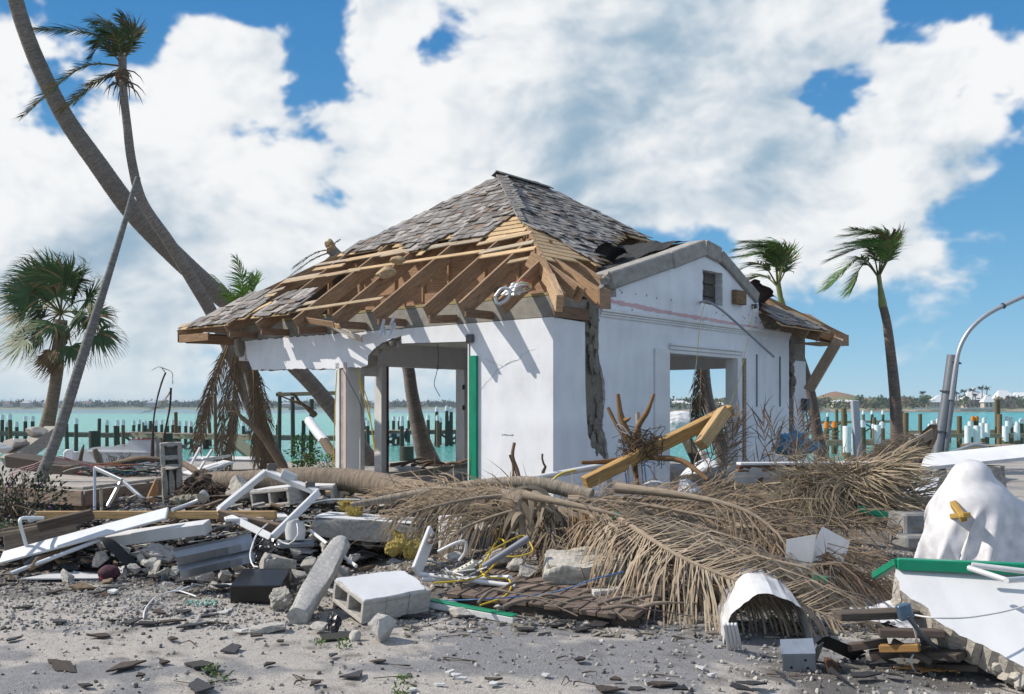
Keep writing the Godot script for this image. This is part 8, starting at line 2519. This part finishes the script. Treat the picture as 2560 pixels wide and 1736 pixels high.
	for k in 14:
		solo("wood_splinter", "fresh orange wood splinter by the slab's foot", "splinter", tint(Color(0.36, 0.19, 0.06), 0.3), M.board, func(mb): beam(mb, on(2300 + R(-70, 120), 1668 + R(-14, 14), 0.05), on(2340 + R(-60, 120), 1672 + R(-14, 14), 0.04), 0.014, 0.012), "splinters by the slab")
	# junction box on its pipe
	t = thing("junction_box", "blue-grey electrical box on a fallen black pipe", "junction box", on(2385, 1682, 0.0))
	one(t, "box", Color(0.13, 0.2, 0.28), M.metal, func(mb): cbox(mb, Transform3D(Basis(Vector3.BACK, 0.25), on(2262, 1530, 0.44)), Vector3(0.085, 0.10, 0.05), 0.008))
	one(t, "socket", Color(0.02, 0.02, 0.02), M.plastic, func(mb): tube(mb, [on(2261, 1528, 0.44) + Vector3(0, 0, 0.02), on(2261, 1528, 0.44) + Vector3(0, 0, 0.032)], [0.022, 0.022], 14))
	one(t, "pipe", Color(0.09, 0.10, 0.12), M.plastic, func(mb): wire(mb, [on(2268, 1540, 0.42), on(2310, 1592, 0.28), on(2360, 1640, 0.12), on(2392, 1682, 0.02)], 0.015, 0.05, 8))
	one(t, "cord", Color(0.6, 0.6, 0.58), M.plastic, func(mb): wire(mb, [on(2276, 1542, 0.4), on(2292, 1595, 0.26), on(2288, 1630, 0.16), on(2276, 1655, 0.1), on(2290, 1680, 0.02)], 0.007))
	# crushed metal box and felt shingles
	t = thing("metal_box", "crushed galvanised metal box on the gravel", "metal box", on(1995, 1665, 0.0))
	var mt := Transform3D(Basis(Vector3.UP, -0.25) * Basis(Vector3.BACK, 0.08) * Basis(Vector3.RIGHT, 0.22), on(1996, 1640, 0.08))
	for q in [[0, 0, 0.1, 0.2, 0.13, 0.006], [0, 0, -0.1, 0.2, 0.13, 0.006], [-0.1, 0, 0, 0.006, 0.13, 0.2], [0.1, -0.01, 0, 0.006, 0.11, 0.19], [0, 0.064, 0.0, 0.21, 0.006, 0.205], [0, 0.058, 0.103, 0.21, 0.018, 0.004]]:
		one(t, "side", Color(0.34, 0.38, 0.43), M.metal, func(mb): cbox(mb, mt * Transform3D(Basis(Vector3(R(-1, 1), R(-1, 1), R(-1, 1)).normalized(), R(0, 0.05)), Vector3(q[0], q[1], q[2])), Vector3(q[3], q[4], q[5]), 0.002))
	for q in [[-0.05, -0.03], [0.04, 0.02], [0.05, -0.035]]:
		one(t, "knockout", Color(0.03, 0.03, 0.03), M.metal, func(mb): tube(mb, [mt * Vector3(q[0], q[1], 0.102), mt * Vector3(q[0], q[1], 0.105)], [0.009, 0.009], 12))
	one(t, "flange", Color(0.07, 0.08, 0.09), M.metal, func(mb): cbox(mb, Transform3D(Basis(Vector3.UP, -0.6) * Basis(Vector3.BACK, -0.35), on(2040, 1642, 0.08)), Vector3(0.012, 0.18, 0.14), 0.003))
	solo("felt_scrap", "stiff black roofing sheet standing behind the metal box", "roofing felt", Color(0.02, 0.02, 0.022), M.felt, func(mb): cbox(mb, Transform3D(Basis(Vector3.BACK, -0.4) * Basis(Vector3.RIGHT, -0.7), on(2100, 1620, 0.1)), Vector3(0.27, 0.012, 0.14), 0.003, 0.012))
	for q in [[2065, 1660, .2, .13, .3], [2110, 1668, .22, .12, .1], [1880, 1710, .2, .12, .05], [1950, 1690, .24, .1, .05], [2090, 1690, .25, .1, .1], [2200, 1660, .2, .12, .3], [2160, 1690, .2, .1, .1], [1850, 1720, .18, .1, .05], [1700, 1725, .2, .1, .05], [1590, 1725, .14, .08, .05], [2240, 1690, .2, .1, .2], [2160, 1655, .2, .12, .4]]:
		solo("felt_scrap", "granular black roof shingle scrap on the dark gravel", "roofing felt", tint(Color(0.045, 0.045, 0.05), 0.35), M.felt, func(mb): scrap(mb, on(q[0], q[1], 0.04), q[2], q[3], 0.01, q[4]), "shingle scraps on the dark gravel")
	solo("rust_lump", "rusty brown lump beside the metal box", "lump", Color(0.13, 0.07, 0.045), M.broken, func(mb): rock(mb, on(2075, 1668, 0.04), Vector3(0.075, 0.05, 0.06), rand_basis(), 6, 2, 0.2))
	# arched white sheet on the road
	t = thing("arched_sheet", "arched white sheet-metal offcut open towards the road", "metal sheet", on(1915, 1615, 0.0))
	var ar := MB.new()
	ar.col = Color(0.72, 0.73, 0.75)
	for i in 28:
		for j in 5:
			var q := []
			for d in [[0, 0], [1, 0], [1, 1], [0, 1]]:
				var th: float = lerpf(PI * 1.03, -0.05, (i + d[0]) / 28.0)
				var v: float = (j + d[1]) / 5.0
				var rr := 1.0 + 0.012 * sin(th * 18.0) + 0.12 * nz.get_noise_2d(th * 90, v * 60)
				q.append(on(1922, 1612, 0.0) + Vector3(cos(th) * 0.31 * rr + 0.12 * v, sin(th) * 0.36 * rr * (1.0 + 0.15 * v), -0.8 * v))
			ar.quad_to(q[0], q[1], q[2], q[3], Vector3.UP)
	part(t, "sheet", ar, M.gloss)
	for k in 4:
		one(t, "rib", Color(0.7, 0.7, 0.72), M.gloss, func(mb): beam(mb, on(1812 + k * 9, 1560, 0.22), on(1822 + k * 10, 1622, 0.01), 0.02, 0.025))
	# white angle pieces under the fronds
	solo("white_sheeting", "white folded metal panel standing under the brown fronds", "panel", Color(0.70, 0.71, 0.73), M.gloss, func(mb): slab(mb, mb, pv([Vector2(-0.14, 0.25), Vector2(0.1, 0.3), Vector2(0.06, 0.02), Vector2(0.1, -0.28), Vector2(-0.02, -0.22), Vector2(-0.16, 0.0)]), Transform3D(Basis(Vector3.UP, -0.3), at(2010, 1425, 8.0)), 0.012))
	t = thing("white_sheeting", "white panel with a ragged round hole under the fronds", "panel", at(2070, 1450, 8.1))
	var hp := at(2068, 1395, 8.05)
	var hb := Basis(Vector3.UP, 0.35) * Basis(Vector3.BACK, -0.45)
	one(t, "panel", Color(0.70, 0.71, 0.73), M.gloss, func(mb):
		var n := 20
		for i in n:
			var q := []
			for d in [0, 1]:
				var th: float = TAU * (i + d) / n
				var c := Vector2(cos(th), sin(th))
				var m := maxf(absf(c.x) / 0.17, absf(c.y) / 0.22)
				q.append(hp + hb * Vector3(c.x * 0.055 * (1 + 0.2 * sin(i * 3.7 + d)), c.y * 0.05, 0))
				q.append(hp + hb * Vector3(c.x / m, c.y / m, 0))
			mb.quad_to(q[0], q[1], q[3], q[2], hb.z))
	for q in [[2145, 1272, .72, 2222, 1290, .66], [2032, 1440, .3, 2068, 1452, .27]] :
		plank("green_offcut", "short offcut of green painted trim in the heap", on(q[0], q[1], q[2]), on(q[3], q[4], q[5]), 0.05, 0.06, Color(0.0, 0.25, 0.135), M.gloss, 0.0, "trim", "green offcuts in the heap")
	t = thing("gutter_end", "white gutter end with green lip poking from the fronds", "gutter", on(1515, 1320, 0.6))
	one(t, "trough", Color(0.5, 0.48, 0.44), M.stone, func(mb): beam(mb, at(1510, 1322, 8.75), at(1560, 1290, 8.6), 0.09, 0.1, 0.3, 0.02))
	one(t, "green_lip", Color(0.0, 0.25, 0.135), M.gloss, func(mb): beam(mb, at(1532, 1300, 8.62), at(1545, 1283, 8.56), 0.02, 0.04))
	# bent lamp post
	t = thing("lamp_post", "bent galvanised lamp post with curving arm behind the tarp", "lamp post", at(2322, 1250, 14.0))
	one(t, "pole", Color(0.27, 0.29, 0.32), M.metal, func(mb): tube(mb, [at(2320, 1250, 14.0), at(2345, 1130, 14.0), at(2366, 1000, 14.0), at(2381, 888, 14.0)], [0.075, 0.075, 0.072, 0.07], 14))
	one(t, "conduit", Color(0.24, 0.26, 0.29), M.metal, func(mb): tube(mb, [at(2342, 1250, 13.95), at(2364, 1130, 13.95), at(2380, 1000, 13.95), at(2392, 900, 13.95)], [0.045, 0.045, 0.042, 0.04], 12))
	one(t, "arm", Color(0.46, 0.48, 0.52), M.metal, func(mb): tube(mb, curve(pts3([[2378, 1000, 13.9], [2390, 915, 13.9], [2402, 865, 13.9], [2428, 822, 13.9], [2468, 787, 13.9], [2515, 762, 13.9], [2590, 728, 13.9], [2680, 690, 13.9]]), 0.08), [0.032], 10))
	for q in [[2352, 1080], [2368, 980], [2386, 907]]:
		one(t, "band", Color(0.10, 0.10, 0.11), M.metal, func(mb): tube(mb, [at(q[0], q[1] + 1.5, 14.0), at(q[0] + 0.5, q[1] - 1.5, 14.0)], [0.10, 0.10], 14))
	one(t, "clamp", Color(0.10, 0.10, 0.11), M.metal, func(mb): tube(mb, [at(2507, 766, 13.9), at(2511, 764, 13.9)], [0.045, 0.045], 10))
	plank("grey_post", "pale grey square post standing behind the siding board", at(2137, 1002, 14.2), at(2150, 1200, 14.2), 0.1, 0.1, Color(0.42, 0.46, 0.52), M.paint, 0.0, "post")
	solo("bent_pipe", "bent grey pipe lying over the dock wreck behind the tarp", "pipe", Color(0.45, 0.47, 0.5), M.metal, func(mb): wire(mb, [at(2350, 1140, 15), at(2400, 1125, 15), at(2440, 1112, 15), at(2470, 1118, 15)], 0.03, 0.1, 8))
	solo("blue_tarp", "crumpled light blue sheeting at the foot of the far pier", "sheet", Color(0.10, 0.32, 0.5), M.cloth, func(mb): rock(mb, at(1990, 1120, 15.5), Vector3(0.42, 0.25, 0.3), Basis(Vector3.BACK, -0.5), 9, 3, 0.4))


func scrap_on(mb: MB, p: Vector3, w: float, h: float) -> void:
	var poly := PackedVector2Array()
	for i in 22:
		var a := TAU * i / 22.0
		poly.push_back(Vector2(cos(a) * w * R(0.55, 1.1), clampf(sin(a) * h * R(0.4, 1.6), -0.06, 0.06)))
	slab(mb, mb, poly, Transform3D(Basis(), p), 0.003)


func tarp() -> void:
	var t := thing("tarp_bundle", "bulky bundle wrapped in a creased white tarpaulin", "tarpaulin", at(2440, 1410, 7.4))
	# the cloth is let fall over the load and drawn in at its foot
	var c := at(2440, 1290, 7.6)
	var n := 66
	var rest := 3.3 / (n - 1)
	var p := PackedVector3Array()
	var old := PackedVector3Array()
	var turn := Basis(Vector3.UP, 0.5)
	for i in n:
		for j in n:
			p.push_back(c + turn * Vector3((j - n * 0.5) * rest * 0.92, 0.5 + 0.12 * nz.get_noise_2d(i * 55.0, j * 55.0), (i - n * 0.5) * rest * 0.92))
	old = p.duplicate()
	var balls := [[Vector3(-0.02, -0.05, 0), Vector3(0.34, 0.40, 0.32)], [Vector3(-0.04, 0.28, 0.0), Vector3(0.17, 0.19, 0.18)], [Vector3(0.26, -0.12, 0.05), Vector3(0.24, 0.26, 0.24)], [Vector3(-0.22, -0.22, 0.08), Vector3(0.2, 0.2, 0.2)], [Vector3(0.02, -0.5, 0), Vector3(0.4, 0.34, 0.38)]]
	var ties := [[0, 1, 1.0], [1, 0, 1.0], [1, 1, 1.4142], [1, -1, 1.4142]]
	for step in 95:
		for k in p.size():
			var v := p[k]
			var nv := v + (v - old[k]) * 0.93 + Vector3(0, -0.004, 0)
			if nv.y < c.y - 0.02:
				nv -= Vector3(nv.x - c.x - 0.05, 0, nv.z - c.z) * 0.003
			old[k] = v
			p[k] = nv
		for it in 6:
			for i in n:
				for j in n:
					var k := i * n + j
					for e in ties:
						var i2: int = i + e[0]
						var j2: int = j + e[1]
						if i2 < n and j2 < n and j2 >= 0:
							var k2 := i2 * n + j2
							var d := p[k2] - p[k]
							d *= 0.5 * (1.0 - rest * float(e[2]) / maxf(d.length(), 0.0001))
							p[k] += d
							p[k2] -= d
			for k in p.size():
				for e in balls:
					var l: Vector3 = (p[k] - c - e[0]) / e[1]
					if l.length_squared() < 1.0:
						p[k] = c + e[0] + l.normalized() * e[1]
						old[k] = old[k].lerp(p[k], 0.35)
				if p[k].y < 0.03:
					p[k].y = 0.03
					old[k] = p[k]
	# smooth the net to twice its fineness
	var m := n * 2 - 1
	var f := []
	for i in m:
		for j in m:
			var s := Vector3.ZERO
			for e in [[i / 2, j / 2], [(i + 1) / 2, j / 2], [i / 2, (j + 1) / 2], [(i + 1) / 2, (j + 1) / 2]]:
				s += p[e[0] * n + e[1]]
			f.append(s / 4.0)
	var mb := MB.new()
	for i in m:
		for j in m:
			var q := Vector3.ZERO
			for e in [[0, 0], [0, 1], [0, -1], [1, 0], [-1, 0]]:
				q += f[clampi(i + e[0], 0, m - 1) * m + clampi(j + e[1], 0, m - 1)]
			mb.v.push_back(q / 5.0)
	for i in m:
		for j in m:
			var dx := mb.v[i * m + mini(j + 1, m - 1)] - mb.v[i * m + maxi(j - 1, 0)]
			var dy := mb.v[mini(i + 1, m - 1) * m + j] - mb.v[maxi(i - 1, 0) * m + j]
			mb.n.push_back(dy.cross(dx).normalized())
			mb.c.push_back(Color(0.76, 0.755, 0.785))
			mb.t.push_back(Vector2(j, i) * 0.03)
	for i in m - 1:
		for j in m - 1:
			var k := i * m + j
			mb.ix.push_back(k); mb.ix.push_back(k + 1); mb.ix.push_back(k + m)
			mb.ix.push_back(k + 1); mb.ix.push_back(k + m + 1); mb.ix.push_back(k + m)
	part(t, "cloth", mb, M.sheeting)
	one(t, "timber_end", Color(0.52, 0.32, 0.07), M.board, func(m): beam(m, at(2384, 1260, 7.42), at(2410, 1298, 7.16), 0.05, 0.055, 0.3))
	one(t, "timber_end", Color(0.55, 0.36, 0.08), M.board, func(m): beam(m, at(2384, 1291, 7.40), at(2418, 1288, 7.12), 0.06, 0.04, 0.1))


func scatter() -> void:
	# boards and chunks that fill the heap, one by one
	var cols := [Color(0.22, 0.165, 0.12), Color(0.35, 0.26, 0.17), Color(0.12, 0.09, 0.07), Color(0.55, 0.55, 0.55), Color(0.44, 0.32, 0.19), Color(0.30, 0.28, 0.27)]
	var words := ["dark brown", "tan", "blackened", "white-painted", "yellow-brown", "grey"]
	for k in 150:
		var px := R(20, 1060) if k < 118 else R(1080, 1320)
		var py := R(1215, 1425) if k < 118 else R(1270, 1400)
		if px < 450.0 and py < 1290.0:
			px += 440.0
		var h := clampf(0.62 - (py - 1270) * 0.0038, 0.06, 0.72) - 0.06
		var p := on(px, py, h)
		var d := Basis(Vector3.UP, R(0, TAU)) * Vector3(R(0.3, 0.9), R(-0.12, 0.12), 0)
		var q := p + d
		q.y = clampf(q.y, gh(q.x, -q.z) + 0.03, 0.7)
		plank("loose_board", words[k % 6] + " broken board half buried in the rubble", p, q, R(0.05, 0.14), R(0.02, 0.05), tint(cols[k % 6], 0.2), M.wood, R(-0.5, 0.5), "board", words[k % 6] + " boards in the rubble")
	var fl := [["white torn board", Color(0.66, 0.66, 0.67), M.paint], ["dark grey torn felt", Color(0.07, 0.07, 0.075), M.felt], ["brown split plywood", Color(0.27, 0.19, 0.12), M.wood], ["grey plastic sheet", Color(0.40, 0.41, 0.43), M.cloth], ["pale mortar flake", Color(0.58, 0.55, 0.5), M.stone], ["slate-coloured shingle", Color(0.13, 0.135, 0.145), M.felt]]
	for k in 132:
		var px := R(60, 1060)
		var py := R(1275, 1490)
		if px < 330.0 and py < 1330.0:
			py += 110.0
		var w := R(0.10, 0.36)
		var e: Array = fl[k % 6]
		solo("heap_scrap", e[0] + " lying at a slant in the rubble", "scrap", tint(e[1], 0.2), e[2], func(mb): scrap(mb, on(px, py, clampf(0.58 - (py - 1270) * 0.0034, 0.03, 0.6)), w, w * R(0.4, 0.9), R(0.008, 0.03), R(-0.55, 0.55)), e[0] + " pieces in the rubble")
	for k in 90:
		var px := R(150, 1100)
		var py := R(1300, 1480)
		if k > 64:
			px = R(1080, 1600)
			py = R(1360, 1520)
		var p := on(px, py, clampf(0.5 - (py - 1290) * 0.0027, 0.02, 0.5) - 0.03)
		solo("broken_stone", "fist-sized concrete chunk in the rubble between the boards", "stone", tint(Color(0.62, 0.59, 0.54), 0.16), M.stone, func(mb): rock(mb, p, Vector3(R(0.04, 0.13), R(0.03, 0.09), R(0.04, 0.12)), rand_basis(), 13, 2, 0.22), "concrete chunks between the boards")
	for k in 40:
		var px := R(60, 1150)
		var py := R(1270, 1420)
		var p := on(px, py, clampf(0.6 - (py - 1270) * 0.0036, 0.1, 0.6))
		solo("loose_wire", "thin loose wire curling out of the rubble", "wire", [Color(0.03, 0.03, 0.03), Color(0.6, 0.6, 0.6), Color(0.25, 0.16, 0.1), Color(0.16, 0.17, 0.18)][k % 4], M.plastic, func(mb): wire(mb, [p, p + Vector3(R(-0.2, 0.2), R(0.02, 0.12), R(-0.1, 0.1)), p + Vector3(R(-0.4, 0.4), R(-0.02, 0.08), R(-0.1, 0.15)), p + Vector3(R(-0.6, 0.6), R(-0.05, 0.02), R(-0.1, 0.2))], R(0.004, 0.008), 0.05, 4), "wires in the rubble")
	# chips of wood, mortar and felt packed between everything, past counting
	var chip := MultiMesh.new()
	chip.transform_format = MultiMesh.TRANSFORM_3D
	chip.use_colors = true
	var cm := MB.new()
	box(cm, Transform3D(), Vector3(1, 0.3, 0.16), 0.05)
	chip.mesh = cm.mesh(Vector3.ZERO)
	chip.instance_count = 11000
	for i in chip.instance_count:
		var px := R(-20, 1180)
		var py := 1235.0 + 245.0 * pow(R(0, 1), 0.8)
		if i % 8 == 0:
			px = R(1000, 2350)
			py = R(1430, 1600)
		elif px < 300.0 and py < 1300.0:
			py += 70.0
		var p := on(px, py, clampf(0.60 - (py - 1270) * 0.0037, 0.015, 0.66) - R(0.0, 0.08))
		if i % 8 == 0:
			p = on_ground(px, py) + Vector3(0, 0.015, 0)
		var s := R(0.015, 0.10) * R(0.5, 1.5)
		chip.set_instance_transform(i, Transform3D(Basis(Vector3.UP, R(0, TAU)) * Basis(Vector3.RIGHT, R(-0.5, 0.5)) * Basis(Vector3.BACK, R(-0.4, 0.4)).scaled(Vector3(s, s * R(0.2, 1.0), s * R(0.6, 3.0))), p))
		chip.set_instance_color(i, tint([Color(0.40, 0.36, 0.31), Color(0.22, 0.155, 0.10), Color(0.04, 0.04, 0.045), Color(0.55, 0.52, 0.47), Color(0.13, 0.095, 0.07), Color(0.66, 0.66, 0.66), Color(0.12, 0.09, 0.07), Color(0.05, 0.05, 0.055)][i % 8], 0.25))
	var co := MultiMeshInstance3D.new()
	co.name = "rubble"
	co.multimesh = chip
	co.material_override = M.felt
	add_child(co)
	tag(co, "splinters and crumbs of wood, mortar and roofing through the heap", "rubble", "", "stuff")
	# torn roof tiles lying about the road: [px, py, width, depth]
	for e in [[152, 1665, .30, .10], [305, 1668, .28, .16], [148, 1556, .18, .08], [325, 1556, .17, .10], [372, 1560, .19, .11], [283, 1553, .1, .06], [245, 1590, .15, .07], [580, 1625, .2, .1], [408, 1655, .1, .08], [500, 1663, .22, .1], [528, 1675, .14, .08], [640, 1592, .1, .06], [120, 1483, .18, .08], [250, 1482, .25, .10], [215, 1470, .12, .06], [368, 1508, .12, .07], [700, 1605, .08, .05], [670, 1663, .1, .06], [885, 1690, .2, .1], [780, 1712, .16, .07], [830, 1640, .12, .05], [500, 1715, .3, .12], [350, 1690, .08, .05], [215, 1715, .12, .05], [1320, 1575, .16, .08], [1400, 1560, .22, .12], [1455, 1575, .2, .1], [1500, 1560, .2, .12], [1540, 1700, .1, .06], [1450, 1650, .12, .06], [30, 1600, .12, .06], [60, 1520, .14, .06], [430, 1600, .1, .05], [1520, 1725, .2, .1], [1650, 1712, .2, .08], [1230, 1700, .14, .06], [950, 1655, .1, .06], [1050, 1545, .3, .14], [460, 1530, .2, .12], [520, 1540, .18, .1], [430, 1555, .2, .1], [480, 1565, .25, .08], [400, 1530, .15, .08], [540, 1560, .2, .06]]:
		solo("roof_scrap", "torn flat scrap of dark roof shingle on the road", "roof scrap", tint([Color(0.055, 0.05, 0.05), Color(0.085, 0.09, 0.10), Color(0.10, 0.075, 0.06)][rng.randi() % 3], 0.2), M.felt, func(mb): scrap(mb, on(e[0], e[1], 0.018), e[2] * 1.15, e[3] * 1.35, 0.012, R(-0.08, 0.08)), "dark roof scraps on the road")
	for e in [[1125, 1682, .09], [1138, 1690, .08], [1155, 1698, .1], [1098, 1715, .09], [1030, 1728, .1], [1235, 1712, .08], [1180, 1580, .06], [1365, 1690, .07], [600, 1578, .18], [570, 1530, .24], [560, 1560, .08], [1750, 1672, .1], [1780, 1690, .07], [340, 1470, .05]]:
		solo("white_scrap", "flat broken piece of white tile on the road", "tile scrap", tint(Color(0.66, 0.66, 0.66), 0.06), M.gloss, func(mb): scrap(mb, on(e[0], e[1], 0.015), e[2], e[2] * 0.7, 0.012, R(-0.05, 0.05)), "white tile pieces on the road")
	for e in [[525, 1690], [80 + 470, 1705], [1010, 1710], [860, 1622], [795, 1618], [1000, 1740]]:
		var p := on(e[0], e[1], 0.0)
		solo("weed", "small green weed sprouting from the sand", "weed", Color.WHITE, M.leaf, func(mb):
			for k in 34:
				mb.col = tint(Color(0.10, 0.17, 0.03), 0.3)
				var q := p + Vector3(R(-0.05, 0.05), R(0, 0.05), R(-0.05, 0.05))
				blade(mb, q, Vector3(R(-1, 1), R(0.3, 1), R(-1, 1)).normalized(), Vector3(R(-1, 1), 0.5, R(-1, 1)).normalized(), R(0.02, 0.045), 0.014, Vector3(0, -0.8, 0), 2), "weeds on the road")
	for k in 30:
		var px := R(480, 2300)
		var py := R(1560, 1735)
		var p := on(px, py, 0.012)
		solo("twig", "short dry twig lying on the road", "twig", tint(Color(0.13, 0.09, 0.065), 0.3), M.stick, func(mb): tube(mb, curve([p, p + Vector3(R(-0.1, 0.1), 0.012, R(-0.06, 0.06)), p + Vector3(R(-0.22, 0.22), 0.0, R(-0.1, 0.1))], 0.03), [0.005, 0.006, 0.004, 0.003], 5), "twigs on the road")
	# gravel and crumbs, past counting
	var gm := []
	for k in 5:
		var mb := MB.new()
		mb.col = Color.WHITE
		rock(mb, Vector3.ZERO, Vector3(1, 0.7, 0.9), rand_basis(), 7, 1, 0.1)
		gm.append(mb.mesh(Vector3.ZERO))
	for k in 5:
		var mm := MultiMesh.new()
		mm.transform_format = MultiMesh.TRANSFORM_3D
		mm.use_colors = true
		mm.mesh = gm[k]
		var tf := []
		var cs := []
		for i in 9000:
			var x := R(-5.2, 4.8)
			var d := R(4.9, 9.6)
			# thicker by the foot of the heap and at its dark end
			var dens := 0.25 + 0.75 * smoothstep(6.8, 8.2, d - 0.10 * x) + 0.9 * exp(-pow((x - 2.4) / 1.5, 2.0) - pow((d - 6.3) / 0.9, 2.0)) + 0.5 * nz.get_noise_2d(x * 130, d * 130)
			if R(0, 1.2) > dens:
				continue
			var s := 0.003 + 0.02 * pow(R(0, 1), 7.0) + (0.012 * pow(R(0, 1), 3.0) if d > 7.2 else 0.0)
			tf.append(Transform3D(rand_basis().scaled(Vector3.ONE * s), Vector3(x, ground_height(x, d) + s * 0.35, -d)))
			var c := tint(Color(0.56, 0.53, 0.49), 0.25)
			var z := R(0, 1)
			if z < 0.28:
				c = tint(Color(0.16, 0.155, 0.15), 0.3)
			elif z < 0.17:
				c = tint(Color(0.28, 0.2, 0.14), 0.3)
			elif z < 0.24:
				c = Color(0.68, 0.67, 0.66)
			cs.append(c)
		mm.instance_count = tf.size()
		for i in tf.size():
			mm.set_instance_transform(i, tf[i])
			mm.set_instance_color(i, cs[i])
		var o := MultiMeshInstance3D.new()
		o.name = numbered("gravel")
		o.multimesh = mm
		o.material_override = M.stone
		add_child(o)
		tag(o, "loose pale gravel and crumbs strewn over the road", "gravel", "gravel on the road", "stuff")
